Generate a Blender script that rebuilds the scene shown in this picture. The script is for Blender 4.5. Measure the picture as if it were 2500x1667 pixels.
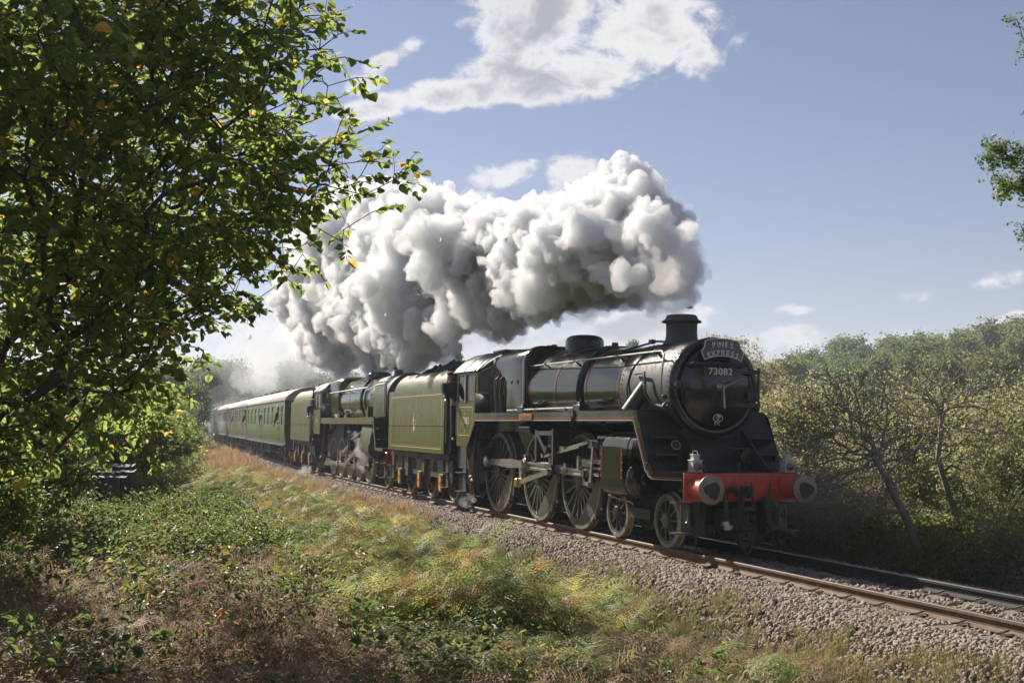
# Double-headed steam train under a tree-framed autumn sky
import bpy, bmesh, math, random
import numpy as np
from mathutils import Vector, Matrix, noise as mnoise
for _o in list(bpy.data.objects): bpy.data.objects.remove(_o)
SC = bpy.context.scene
COL = SC.collection
R = math.radians

# ------------------------------------------------------------------ camera
cam = bpy.data.cameras.new('camera'); cam_o = bpy.data.objects.new('camera', cam); COL.objects.link(cam_o)
CAM = Vector((17.5998, -10.2872, 2.1332))
_yaw, _pit, _rol = -1.20844953, 0.06916283, 0.00103
_F = Vector((math.sin(_yaw)*math.cos(_pit), math.cos(_yaw)*math.cos(_pit), math.sin(_pit)))
_RT = Vector((math.cos(_yaw), -math.sin(_yaw), 0)); _U = _RT.cross(_F)
_R2 = _RT*math.cos(_rol) + _U*math.sin(_rol); _U2 = -_RT*math.sin(_rol) + _U*math.cos(_rol)
cam_o.matrix_world = Matrix.Translation(CAM) @ Matrix(((_R2.x, _U2.x, -_F.x), (_R2.y, _U2.y, -_F.y), (_R2.z, _U2.z, -_F.z))).to_4x4()
cam.sensor_width = 36.0; cam.lens = 36*2831.114/2500
cam.clip_start = 0.05; cam.clip_end = 6000
SC.camera = cam_o
FPX = 2831.114

def ray(px, py):
    return _F + _R2*((px-1250)/FPX) - _U2*((py-833.5)/FPX)
def at_depth(px, py, d):                     # a point seen at that pixel, d metres along the view axis
    return CAM + ray(px, py)*d
def on_z(px, py, z):
    r = ray(px, py); return CAM + r*((z-CAM.z)/r.z)

# ------------------------------------------------------------------ light
SUN_AZ = R(18)            # sun stands behind the train on the camera side
SUN_EL = R(36)
S = Vector((-math.cos(SUN_AZ)*math.cos(SUN_EL), -math.sin(SUN_AZ)*math.cos(SUN_EL), math.sin(SUN_EL)))
sun = bpy.data.lights.new('sun', 'SUN'); sun.energy = 3.7; sun.angle = R(0.55); sun.color = (1.0, 0.93, 0.82)
sun_o = bpy.data.objects.new('sun', sun); COL.objects.link(sun_o)
sun_o.rotation_euler = (-S).to_track_quat('-Z', 'Y').to_euler()
sun_o.location = (0, 0, 60)

W = bpy.data.worlds.new('World'); SC.world = W; W.use_nodes = True
def build_world():
    nt = W.node_tree; N = nt.nodes; L = nt.links; N.clear()
    out = N.new('ShaderNodeOutputWorld'); bg = N.new('ShaderNodeBackground'); bg.inputs[1].default_value = 0.11
    L.new(bg.outputs[0], out.inputs[0])
    sky = N.new('ShaderNodeTexSky'); sky.sky_type = 'NISHITA'; sky.sun_disc = False
    sky.sun_elevation = SUN_EL
    sky.sun_rotation = math.atan2(S.x, S.y)
    sky.air_density = 1.0; sky.dust_density = 0.25; sky.ozone_density = 2.2; sky.altitude = 100
    def M(op, a, b=None, c=None):
        n = N.new('ShaderNodeMath'); n.operation = op
        for i, v in enumerate((a, b, c)):
            if v is None: continue
            if isinstance(v, (int, float)): n.inputs[i].default_value = v
            else: L.new(v, n.inputs[i])
        return n.outputs[0]
    tc = N.new('ShaderNodeTexCoord'); sep = N.new('ShaderNodeSeparateXYZ'); L.new(tc.outputs['Generated'], sep.inputs[0])
    x, y, z = sep.outputs
    az = M('MULTIPLY', M('ARCTAN2', x, y), 57.2958)          # degrees from +Y
    el = M('MULTIPLY', M('ARCSINE', z), 57.2958)
    def nz(scale, detail, rough, dist=0.0, off=0.0):
        mp = N.new('ShaderNodeMapping'); mp.inputs['Location'].default_value = (off, off*.7, off*1.3)
        mp.inputs['Scale'].default_value = (1, 1, 1.5)
        L.new(tc.outputs['Generated'], mp.inputs[0])
        n = N.new('ShaderNodeTexNoise'); n.inputs['Scale'].default_value = scale; n.inputs['Detail'].default_value = detail
        n.inputs['Roughness'].default_value = rough; n.inputs['Distortion'].default_value = dist
        L.new(mp.outputs[0], n.inputs['Vector']); return n.outputs['Fac']
    n1 = nz(9, 9, 0.62, 0.35); n2 = nz(30, 8, 0.66, 0.5, 3.1); n3 = nz(5.5, 5, .55, .3, 7.7)
    def dirs(px, py):
        r = ray(px, py).normalized(); return math.degrees(math.atan2(r.x, r.y)), math.degrees(math.asin(r.z))
    clouds = []
    def cl(px, py, rx, ry, tilt=0.0, w=1.0):                   # cloud of the photograph: centre and radii as seen
        a, e = dirs(px, py); clouds.append((a, e, rx/49.4/math.cos(R(e)), ry/49.4, tilt, w))
    cl(1330, 45, 190, 130, 0.0); cl(1580, 70, 215, 150, 0.0); cl(1390, 175, 290, 80, 0.05); cl(1120, 228, 210, 44, .12, .9)
    cl(930, 262, 105, 38, .2, .8); cl(890, 205, 50, 30, .2, .6); cl(945, 145, 85, 30, .45, .6); cl(1670, 120, 110, 90, 0, .7)
    cl(1230, 428, 95, 38, .1, .55); cl(1400, 420, 80, 44, 0, .55); cl(1180, 495, 90, 34, .1, .45)
    cl(1935, 830, 120, 44, .05, .65); cl(2170, 822, 130, 30, .12, .6); cl(2420, 688, 80, 26, .15, .5); cl(2235, 726, 60, 24, .1, .45)
    cl(1938, 759, 60, 14, 0, .45); cl(1560, 800, 170, 52, .15, 1.0); cl(1180, 815, 150, 50, .1, 1.0); cl(1420, 850, 120, 50, 0, 1.0); cl(2470, 785, 60, 24, .1, .8)
    cl(600, 800, 130, 30, .1, .5)
    rr = random.Random(5)
    for k in range(9):                                        # more of the same clouds all round the sky
        a = ((-24 + 34*(k+1) + rr.uniform(-8, 8) + 180) % 360) - 180
        if abs(a+69) < 40: continue                           # those in view are placed above
        clouds.append((a, rr.uniform(10, 34), rr.uniform(7, 14), rr.uniform(3, 5.5), rr.uniform(-.2, .3), 1.0))
    m = None
    for a, e, ra, re, t, w in clouds:
        da = M('SUBTRACT', az, a); de = M('SUBTRACT', el, e)
        if t: de = M('SUBTRACT', de, M('MULTIPLY', da, t))
        q = M('ADD', M('POWER', M('MULTIPLY', da, 1/ra), 2.0), M('POWER', M('MULTIPLY', de, 1/re), 2.0))
        v = M('MULTIPLY', M('SUBTRACT', 1.0, q), w)
        m = v if m is None else M('MAXIMUM', m, v)
    m = M('MAXIMUM', m, -1.2)
    body = M('ADD', M('MULTIPLY', m, 1.7), M('MULTIPLY', M('SUBTRACT', n1, 0.480), 5.4))
    body = M('ADD', body, M('MULTIPLY', M('SUBTRACT', n2, 0.5), 3.0))
    def ramp(v, a, b):
        n = N.new('ShaderNodeMapRange'); n.interpolation_type = 'SMOOTHERSTEP'
        n.inputs['From Min'].default_value = a; n.inputs['From Max'].default_value = b; L.new(v, n.inputs['Value']); return n.outputs[0]
    mask = ramp(body, -0.1, 1.15)
    thick = ramp(M('ADD', body, M('MULTIPLY', M('SUBTRACT', n3, .5), 4.0)), 0.6, 2.6)
    cc = N.new('ShaderNodeMix'); cc.data_type = 'RGBA'; L.new(thick, cc.inputs[0])
    cc.inputs[6].default_value = (3.25, 3.22, 3.22, 1); cc.inputs[7].default_value = (1.55, 1.58, 1.74, 1)
    hz = N.new('ShaderNodeMix'); hz.data_type = 'RGBA'; L.new(M('MULTIPLY', mask, 0.94), hz.inputs[0])
    # the photograph's violet-grey blue: desaturate the sky a little
    hs = N.new('ShaderNodeHueSaturation'); hs.inputs['Saturation'].default_value = 0.84; hs.inputs['Value'].default_value = 0.275
    tn = N.new('ShaderNodeMix'); tn.data_type = 'RGBA'; tn.blend_type = 'MULTIPLY'; tn.inputs[0].default_value = 1.0; tn.inputs[7].default_value = (1.06, .965, 1.12, 1)
    L.new(sky.outputs[0], tn.inputs[6]); L.new(tn.outputs[2], hs.inputs['Color'])
    L.new(hs.outputs[0], hz.inputs[6]); L.new(cc.outputs[2], hz.inputs[7])
    L.new(hz.outputs[2], bg.inputs[0])
build_world()

SC.view_settings.view_transform = 'Standard'; SC.view_settings.look = 'None'
SC.view_settings.exposure = 1.30; SC.view_settings.gamma = 1.0; SC.view_settings.use_curve_mapping = False
SC.render.engine = 'CYCLES'
cy = SC.cycles
cy.max_bounces = 12; cy.diffuse_bounces = 8; cy.glossy_bounces = 3; cy.transmission_bounces = 4
cy.transparent_max_bounces = 12; cy.volume_bounces = 6; cy.use_denoising = True; cy.denoiser = 'OPENIMAGEDENOISE'; cy.denoising_prefilter = 'ACCURATE'; cy.denoising_input_passes = 'RGB_ALBEDO_NORMAL'
cy.sample_clamp_indirect = 6.0; cy.use_fast_gi = False
cy.caustics_reflective = False; cy.caustics_refractive = False

# ------------------------------------------------------------------ track path
CANT = -0.015455
_K = .064/50
def off(x):                                   # sideways shift of the track: a gentle bend behind the first engine
    s = -x
    if s < 5: return 0.0
    if s < 55: return .5*_K*(s-5)**2
    return .5*_K*2500 + .064*(s-55)
def tw(x, y, z):                              # track coordinates -> world
    c, s = math.cos(CANT), math.sin(CANT)
    h = (off(x+.5)-off(x-.5))
    yy = y*c - z*s
    return (x - yy*h*-1*-1, off(x) + yy, y*s + z*c)

# ------------------------------------------------------------------ objects
def tag(o, label=None, cat=None, group=None, kind=None):
    if label: o['label'] = label
    if cat: o['category'] = cat
    if group: o['group'] = group
    if kind: o['kind'] = kind
    return o
def empty(name, loc=(0, 0, 0), rot=(0, 0, 0), parent=None):
    o = bpy.data.objects.new(name, None); COL.objects.link(o); o.location = loc; o.rotation_euler = rot
    o.empty_display_size = .3
    if parent: o.parent = parent
    return o
def copy_tree(o, parent=None):
    c = o.copy(); COL.objects.link(c); c.parent = parent
    for ch in list(o.children): copy_tree(ch, c)
    return c

class MB:                                     # collects shapes; build() links them as ONE mesh object
    def __init__(s): s.v = []; s.f = []; s.fm = []; s.cur = 0
    def add(s, vs, fs, M=None):
        b = len(s.v)
        s.v += [tuple(M @ Vector(p)) for p in vs] if M is not None else [tuple(p) for p in vs]
        for q in fs: s.f.append(tuple(i+b for i in q)); s.fm.append(s.cur)
        return s
    def box(s, x0, x1, y0, y1, z0, z1, M=None):
        vs = [(x0, y0, z0), (x1, y0, z0), (x1, y1, z0), (x0, y1, z0), (x0, y0, z1), (x1, y0, z1), (x1, y1, z1), (x0, y1, z1)]
        return s.add(vs, [(3, 2, 1, 0), (4, 5, 6, 7), (0, 1, 5, 4), (1, 2, 6, 5), (2, 3, 7, 6), (3, 0, 4, 7)], M)
    def cbox(s, c, d, M=None):
        return s.box(c[0]-d[0]/2, c[0]+d[0]/2, c[1]-d[1]/2, c[1]+d[1]/2, c[2]-d[2]/2, c[2]+d[2]/2, M)
    def ring_stack(s, rings, cap=True, closed=True):
        n = len(rings[0]); b = []
        fs = []
        vs = [p for r in rings for p in r]
        for i in range(len(rings)-1):
            for j in range(n if closed else n-1):
                k = (j+1) % n
                fs.append((i*n+j, i*n+k, (i+1)*n+k, (i+1)*n+j))
        if cap:
            fs.append(tuple(reversed(range(n)))); fs.append(tuple((len(rings)-1)*n+j for j in range(n)))
        return s.add(vs, fs)
    def cyl(s, a, b, r0, r1=None, n=16, cap=True):
        a, b = Vector(a), Vector(b); r1 = r0 if r1 is None else r1
        d = (b-a).normalized(); u = d.orthogonal().normalized(); w = d.cross(u)
        if abs(d.z) < .9:
            u = d.cross(Vector((0, 0, 1))).normalized(); w = d.cross(u)*-1
        rr = []
        for c, r in ((a, r0), (b, r1)):
            rr.append([c + (u*math.cos(t) + w*math.sin(t))*r for t in [2*math.pi*i/n for i in range(n)]])
        return s.ring_stack(rr, cap)
    def lathe(s, o, axis, prof, n=24, cap=True):          # prof: (distance along axis, radius)
        o = Vector(o); d = Vector(axis).normalized(); u = d.orthogonal().normalized(); w = d.cross(u)
        rr = [[o + d*h + (u*math.cos(t)+w*math.sin(t))*max(r, 1e-4) for t in [2*math.pi*i/n for i in range(n)]] for h, r in prof]
        return s.ring_stack(rr, cap)
    def tube(s, pts, r, n=8, cap=True):
        pts = [Vector(p) for p in pts]; rs = r if isinstance(r, (list, tuple)) else [r]*len(pts)
        rr = []; u = None
        for i, p in enumerate(pts):
            d = ((pts[i+1]-p) if i == 0 else (p-pts[i-1]) if i == len(pts)-1 else ((pts[i+1]-p).normalized()+(p-pts[i-1]).normalized()))
            d = d.normalized() if d.length > 1e-9 else Vector((0, 0, 1))
            u = (d.orthogonal() if u is None else (u - d*u.dot(d))); u = u.normalized() if u.length > 1e-6 else d.orthogonal().normalized()
            w = d.cross(u)
            rr.append([p + (u*math.cos(t)+w*math.sin(t))*rs[i] for t in [2*math.pi*k/n for k in range(n)]])
        return s.ring_stack(rr, cap)
    def prism(s, poly, axis, a, b):           # polygon of the two other axes, extruded along axis from a to b
        def P(q, h):
            return (h, q[0], q[1]) if axis == 'x' else (q[0], h, q[1]) if axis == 'y' else (q[0], q[1], h)
        n = len(poly)
        vs = [P(q, a) for q in poly] + [P(q, b) for q in poly]
        fs = [tuple(range(n)), tuple(reversed(range(n, 2*n)))] + [(i, n+i, n+(i+1) % n, (i+1) % n) for i in range(n)]
        return s.add(vs, fs)
    def sphere(s, c, r, n=12, m=8, sc=(1, 1, 1)):
        rr = []
        for i in range(m+1):
            t = math.pi*i/m
            rr.append([(c[0]+r*sc[0]*max(math.sin(t), 1e-3)*math.cos(2*math.pi*j/n), c[1]+r*sc[1]*max(math.sin(t), 1e-3)*math.sin(2*math.pi*j/n), c[2]-r*sc[2]*math.cos(t)) for j in range(n)])
        return s.ring_stack(rr, True)
    def mesh(s, name, mats, smooth=35):
        me = bpy.data.meshes.new(name); me.from_pydata(s.v, [], s.f)
        bm = bmesh.new(); bm.from_mesh(me); bmesh.ops.recalc_face_normals(bm, faces=bm.faces); bm.to_mesh(me); bm.free()
        for m in (mats if isinstance(mats, (list, tuple)) else [mats]): me.materials.append(m)
        if isinstance(mats, (list, tuple)): me.polygons.foreach_set('material_index', s.fm)
        if smooth:
            me.polygons.foreach_set('use_smooth', [True]*len(me.polygons)); me.set_sharp_from_angle(angle=R(smooth))
        return me
    def build(s, name, mats, parent=None, smooth=35, bevel=0):
        o = bpy.data.objects.new(name, s.mesh(name, mats, smooth)); COL.objects.link(o)
        if parent: o.parent = parent
        if bevel:
            b = o.modifiers.new('bevel', 'BEVEL'); b.width = bevel; b.segments = 2; b.limit_method = 'ANGLE'; b.harden_normals = False
        return o
def inst(o, parent, loc=(0, 0, 0), rot=(0, 0, 0), sc=None, name=None):     # another part sharing the mesh
    c = o.copy(); COL.objects.link(c); c.parent = parent; c.location = loc; c.rotation_euler = rot
    if sc: c.scale = sc
    return c
def np_mesh(name, V, Fq, mat, attr=None, smooth=True):     # fast mesh from arrays (all faces with the same number of corners)
    me = bpy.data.meshes.new(name)
    V = np.ascontiguousarray(V, np.float32); Fq = np.ascontiguousarray(Fq, np.int32); k = Fq.shape[1]
    me.vertices.add(len(V)); me.vertices.foreach_set('co', V.ravel())
    me.loops.add(Fq.size); me.loops.foreach_set('vertex_index', Fq.ravel())
    me.polygons.add(len(Fq)); me.polygons.foreach_set('loop_start', np.arange(0, Fq.size, k, dtype=np.int32))
    me.polygons.foreach_set('loop_total', np.full(len(Fq), k, np.int32))
    if smooth: me.polygons.foreach_set('use_smooth', np.ones(len(Fq), bool))
    for nm, a in (attr or {}).items():
        at = me.attributes.new(nm, 'FLOAT', 'POINT'); at.data.foreach_set('value', np.ascontiguousarray(a, np.float32))
    me.update(calc_edges=True); me.validate()
    for m in (mat if isinstance(mat, (list, tuple)) else [mat]): me.materials.append(m)
    return me
def link(name, me, parent=None):
    o = bpy.data.objects.new(name, me); COL.objects.link(o)
    if parent: o.parent = parent
    return o

# ------------------------------------------------------------------ materials
class NT:
    def __init__(s, name):
        s.m = bpy.data.materials.new(name); s.m.use_nodes = True; s.t = s.m.node_tree; s.N = s.t.nodes; s.L = s.t.links; s.N.clear()
        s.out = s.N.new('ShaderNodeOutputMaterial')
    def n(s, typ, **kw):
        n = s.N.new(typ)
        for k, v in kw.items():
            if k in n.inputs: s.set(n.inputs[k], v)
            else: setattr(n, k, v)
        return n
    def set(s, sock, v):
        if isinstance(v, bpy.types.NodeSocket): s.L.new(v, sock)
        elif hasattr(v, '__len__') and len(v) == 3 and sock.type == 'RGBA': sock.default_value = (*v, 1)
        else: sock.default_value = v
    def coord(s, kind='Object', scale=(1, 1, 1)):
        tc = s.n('ShaderNodeTexCoord'); mp = s.n('ShaderNodeMapping'); mp.inputs['Scale'].default_value = scale
        s.L.new(tc.outputs[kind], mp.inputs[0]); return mp.outputs[0]
    def noise(s, vec, scale, detail=4, rough=.55, dist=0.0):
        n = s.n('ShaderNodeTexNoise'); s.L.new(vec, n.inputs['Vector'])
        n.inputs['Scale'].default_value = scale; n.inputs['Detail'].default_value = detail
        n.inputs['Roughness'].default_value = rough; n.inputs['Distortion'].default_value = dist
        return n.outputs['Fac']
    def ramp(s, v, a, b, lo=0.0, hi=1.0):
        n = s.n('ShaderNodeMapRange'); s.L.new(v, n.inputs['Value'])
        for k, q in (('From Min', a), ('From Max', b), ('To Min', lo), ('To Max', hi)): n.inputs[k].default_value = q
        return n.outputs[0]
    def mix(s, f, a, b):
        n = s.n('ShaderNodeMix', data_type='RGBA'); s.set(n.inputs[0], f); s.set(n.inputs[6], a); s.set(n.inputs[7], b); return n.outputs[2]
    def math(s, op, a, b=0.0):
        n = s.n('ShaderNodeMath', operation=op); s.set(n.inputs[0], a); s.set(n.inputs[1], b); return n.outputs[0]
    def pbsdf(s, **kw):
        p = s.n('ShaderNodeBsdfPrincipled')
        for k, v in kw.items(): s.set(p.inputs[k.replace('_', ' ')], v)
        s.L.new(p.outputs[0], s.out.inputs[0]); return p
    def bump(s, p, h, strength=.3, dist=.02):
        b = s.n('ShaderNodeBump'); s.L.new(h, b.inputs['Height']); b.inputs['Strength'].default_value = strength; b.inputs['Distance'].default_value = dist
        s.L.new(b.outputs[0], p.inputs['Normal'])

def paint(name, col, rough=.3, metal=0.0, dirt=(.06, .05, .04), dirt_amt=.3, scale=6.0, streak=1.0, bump=.0, spec=.5, coat=0.0, ripple=0.0):
    t = NT(name); v = t.coord('Object', (1, 1, 1/streak)); a = t.noise(v, scale, 6, .62); b = t.noise(v, scale*5.3, 4, .6)
    f = t.ramp(t.math('ADD', t.math('MULTIPLY', a, .65), t.math('MULTIPLY', b, .35)), .42, .68, 0, dirt_amt)
    c = t.mix(f, col, dirt)
    rg = t.ramp(b, .3, .75, rough*.75, min(1, rough*1.5+.03))
    p = t.pbsdf(Base_Color=c, Roughness=rg, Metallic=metal, Specular_IOR_Level=spec, Coat_Weight=coat, Coat_Roughness=.06)
    if bump: t.bump(p, b, bump, .01)
    if ripple: t.bump(p, t.noise(t.coord('Object'), 2.6, 2, .5), ripple, .03)
    return t.m
MAT = {}
def leaf_mat(name, stops, rough=.45, trans=.45, spec=.35, attr='lv', two=None):
    # per-leaf random value -> colour; light through the blade
    t = NT(name); at = t.n('ShaderNodeAttribute', attribute_name=attr)
    cr = t.n('ShaderNodeValToRGB'); t.L.new(at.outputs['Fac'], cr.inputs[0])
    e = cr.color_ramp.elements
    e[0].position, e[0].color = stops[0][0], (*stops[0][1], 1); e[1].position, e[1].color = stops[-1][0], (*stops[-1][1], 1)
    for q, c in stops[1:-1]:
        k = e.new(q); k.color = (*c, 1)
    v = t.coord('Object'); nz = t.noise(v, 14, 3)
    hs = t.n('ShaderNodeHueSaturation'); t.L.new(cr.outputs[0], hs.inputs['Color']); t.L.new(t.ramp(nz, .3, .7, .75, 1.25), hs.inputs['Value'])
    p = t.n('ShaderNodeBsdfPrincipled', Roughness=rough); t.L.new(hs.outputs[0], p.inputs['Base Color']); p.inputs['Specular IOR Level'].default_value = spec
    tr = t.n('ShaderNodeBsdfTranslucent')
    br = t.n('ShaderNodeHueSaturation'); t.L.new(hs.outputs[0], br.inputs['Color']); br.inputs['Value'].default_value = 2.8; br.inputs['Saturation'].default_value = 0.98; br.inputs['Hue'].default_value = .49
    t.L.new(br.outputs[0], tr.inputs[0])
    mx = t.n('ShaderNodeMixShader'); mx.inputs[0].default_value = trans
    t.L.new(p.outputs[0], mx.inputs[1]); t.L.new(tr.outputs[0], mx.inputs[2]); t.L.new(mx.outputs[0], t.out.inputs[0])
    return t.m
# ------------------------------------------------------------------ paint shop
MAT.update(
    green_gloss=paint('green_gloss', (.020, .026, .010), .12, dirt=(.03, .027, .018), dirt_amt=.6, scale=3, streak=3, coat=.12, ripple=.16),
    green_side=paint('green_side', (.104, .110, .013), .33, dirt=(.090, .084, .014), dirt_amt=.75, scale=2.2, streak=4.5, spec=.25, ripple=.2),
    green_dull=paint('green_dull', (.104, .108, .024), .40, dirt=(.10, .082, .036), dirt_amt=.75, scale=2.0, streak=5, spec=.2),
    green_coach=paint('green_coach', (.110, .165, .048), .36, dirt=(.12, .125, .065), dirt_amt=.6, scale=1.6, streak=6, spec=.3),
    black_gloss=paint('black_gloss', (.014, .015, .014), .12, dirt=(.03, .027, .022), dirt_amt=.55, scale=4, coat=.3, ripple=.10),
    black_satin=paint('black_satin', (.024, .026, .021), .32, dirt=(.045, .040, .032), dirt_amt=.6, scale=5),
    black_grime=paint('black_grime', (.034, .031, .027), .5, dirt=(.075, .060, .045), dirt_amt=.7, scale=7, bump=.1),
    smokebox=paint('smokebox_black', (.050, .046, .040), .55, dirt=(.085, .075, .062), dirt_amt=.8, scale=4, streak=2.5),
    frame_red=paint('beam_red', (.64, .082, .040), .38, dirt=(.30, .05, .03), dirt_amt=.7, scale=3.2, streak=2),
    dark_red=paint('dark_red', (.30, .012, .018), .35, dirt_amt=.2),
    steel=paint('motion_steel', (.50, .47, .43), .32, metal=.85, dirt=(.16, .13, .10), dirt_amt=.6, scale=5),
    wheel_grey=paint('wheel_paint', (.088, .088, .075), .30, dirt=(.12, .10, .075), dirt_amt=.75, scale=7),
    tyre=paint('tyre_steel', (.32, .28, .22), .42, metal=.45, dirt=(.10, .075, .05), dirt_amt=.7, scale=9),
    buffer_steel=paint('buffer_steel', (.26, .24, .20), .40, metal=.55, dirt=(.15, .11, .07), dirt_amt=.6, scale=9),
    grease=paint('buffer_grease', (.018, .020, .016), .28, dirt_amt=.2),
    copper=paint('copper_pipe', (.36, .15, .065), .38, metal=.6, dirt=(.09, .05, .03), dirt_amt=.6, scale=9),
    brass=paint('brass', (.55, .36, .10), .3, metal=.8, dirt_amt=.3),
    white=paint('lamp_white', (.62, .60, .54), .45, dirt=(.30, .22, .14), dirt_amt=.55, scale=14),
    cream=paint('lining_cream', (.66, .58, .34), .4, dirt_amt=.15),
    letter=paint('letter_white', (.78, .76, .68), .45, dirt_amt=.1),
    yellow=paint('axlebox_yellow', (.62, .34, .03), .45, dirt=(.22, .12, .03), dirt_amt=.55, scale=14),
    orange=paint('lining_orange', (.48, .10, .03), .4, dirt_amt=.15),
    red_line=paint('lining_red', (.55, .035, .03), .35, dirt_amt=.1),
    grey_line=paint('lining_grey', (.42, .42, .38), .4, dirt_amt=.2),
    crest_red=paint('crest_red', (.42, .07, .08), .4, dirt_amt=.2),
    lens=paint('lamp_lens', (.02, .025, .03), .05, dirt_amt=.1, coat=1),
    wood=paint('cab_wood', (.20, .075, .025), .4, dirt_amt=.3, streak=4),
    coal=paint('coal', (.010, .010, .010), .35, dirt=(.03, .03, .03), dirt_amt=.5, scale=8, bump=.4),
    roof_grey=paint('coach_roof', (.30, .255, .215), .6, dirt=(.17, .145, .12), dirt_amt=.6, scale=1.6, streak=1),
    coach_dark=paint('coach_underframe', (.040, .035, .030), .6, dirt=(.09, .07, .05), dirt_amt=.7, scale=5),
    coach_maroon=paint('coach_faded', (.135, .145, .082), .42, dirt=(.12, .115, .07), dirt_amt=.6, scale=1.6, streak=6, spec=.3),
    window_frame=paint('window_frame', (.46, .47, .40), .4, dirt_amt=.3),
    dark_in=paint('dark_interior', (.012, .011, .010), .8, dirt_amt=.2),
    blind=paint('painted_reflection', (.30, .31, .27), .5, dirt_amt=.3),  # pale tone standing in for sky reflected in the panes
    skin=paint('skin', (.42, .22, .15), .5, dirt=(.36, .17, .11), dirt_amt=.4, scale=20),
    hair=paint('hair', (.05, .035, .022), .6, dirt_amt=.2),
    hair_grey=paint('hair_grey', (.36, .33, .29), .6, dirt_amt=.2),
    navy=paint('navy_cloth', (.018, .022, .040), .85, dirt=(.035, .037, .05), dirt_amt=.5, scale=18),
    tweed=paint('cap_cloth', (.085, .075, .050), .9, dirt=(.05, .045, .03), dirt_amt=.6, scale=60),
    orange_cloth=paint('orange_cloth', (.55, .16, .03), .8, dirt_amt=.2),
    shirt=paint('shirt_cloth', (.30, .32, .38), .8, dirt_amt=.2),
    maroon_cloth=paint('maroon_cloth', (.12, .045, .05), .85, dirt_amt=.3),
    tan_cloth=paint('tan_cloth', (.28, .22, .12), .85, dirt_amt=.3),
)
def glass_mat():
    t = NT('window_glass'); p = t.pbsdf(Base_Color=(.75, .82, .80), Roughness=.03, Transmission_Weight=1.0, IOR=1.3); return t.m
def glass_thin():
    t = NT('thin_glass'); gl = t.n('ShaderNodeBsdfGlossy', Roughness=.03); tr = t.n('ShaderNodeBsdfTransparent'); tr.inputs[0].default_value = (.80, .84, .82, 1)
    fr = t.n('ShaderNodeFresnel'); fr.inputs[0].default_value = 1.52
    mx = t.n('ShaderNodeMixShader'); t.L.new(fr.outputs[0], mx.inputs[0]); t.L.new(tr.outputs[0], mx.inputs[1]); t.L.new(gl.outputs[0], mx.inputs[2])
    t.L.new(mx.outputs[0], t.out.inputs[0]); return t.m
MAT['glass'] = glass_thin()

# ------------------------------------------------------------------ small makers
def ribbon(pts, w, axis, h, t=.003, closed=False):
    """flat strip of width w along a polyline in the plane axis = h; returns MB"""
    b = MB(); n = len(pts); P = [Vector((p[0], p[1])) for p in pts]
    L_, R_ = [], []
    for i, p in enumerate(P):
        a = P[(i-1) % n] if (closed or i > 0) else None; c = P[(i+1) % n] if (closed or i < n-1) else None
        d1 = (p-a).normalized() if a is not None else (c-p).normalized(); d2 = (c-p).normalized() if c is not None else d1
        m = (d1+d2); m = m.normalized() if m.length > 1e-6 else d1
        nn = Vector((-m.y, m.x)); k = w/2/max(.35, nn.dot(Vector((-d1.y, d1.x))))
        L_.append(p+nn*k); R_.append(p-nn*k)
    def P3(q, hh): return (hh, q.x, q.y) if axis == 'x' else (q.x, hh, q.y) if axis == 'y' else (q.x, q.y, hh)
    m = n if closed else n-1
    for i in range(m):
        j = (i+1) % n
        q = [L_[i], L_[j], R_[j], R_[i]]
        vs = [P3(v, h) for v in q] + [P3(v, h+t) for v in q]
        b.add(vs, [(0, 1, 2, 3), (7, 6, 5, 4), (0, 4, 5, 1), (2, 6, 7, 3)])
    return b
def rrect(x0, x1, z0, z1, r, n=4):
    o = []
    for cx, cz, a0 in ((x1-r, z1-r, 0), (x0+r, z1-r, 90), (x0+r, z0+r, 180), (x1-r, z0+r, 270)):
        for i in range(n+1):
            a = R(a0+90*i/n); o.append((cx+r*math.cos(a), cz+r*math.sin(a)))
    return o
def arc(cx, cz, r, a0, a1, n=8):
    return [(cx+r*math.cos(R(a0+(a1-a0)*i/n)), cz+r*math.sin(R(a0+(a1-a0)*i/n))) for i in range(n+1)]
FRONT = Matrix(((0, 0, 1), (1, 0, 0), (0, 1, 0)))             # text facing +x
SIDE = Matrix(((1, 0, 0), (0, 0, -1), (0, 1, 0)))             # text facing -y
def lettering(txt, size, pos, basis, mat, parent, name='lettering', depth=.004, spacing=1.0, sx=1.0, rot=0.0, bold=0.0):
    cu = bpy.data.curves.new('txt', 'FONT'); cu.body = txt; cu.size = size; cu.align_x = 'CENTER'; cu.align_y = 'CENTER'
    cu.extrude = depth/2; cu.space_character = spacing; cu.resolution_u = 3; cu.offset = bold
    o = bpy.data.objects.new('txt', cu); COL.objects.link(o)
    me = bpy.data.meshes.new_from_object(o.evaluated_get(bpy.context.evaluated_depsgraph_get()))
    bpy.data.objects.remove(o); bpy.data.curves.remove(cu)
    me.transform(Matrix.Diagonal((sx, 1, 1, 1))); me.transform(Matrix.Rotation(rot, 4, 'Z'))
    me.transform(Matrix.Translation(Vector(pos)) @ basis.to_4x4())
    me.materials.clear(); me.materials.append(mat); me.name = name
    return link(name, me, parent)
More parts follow.
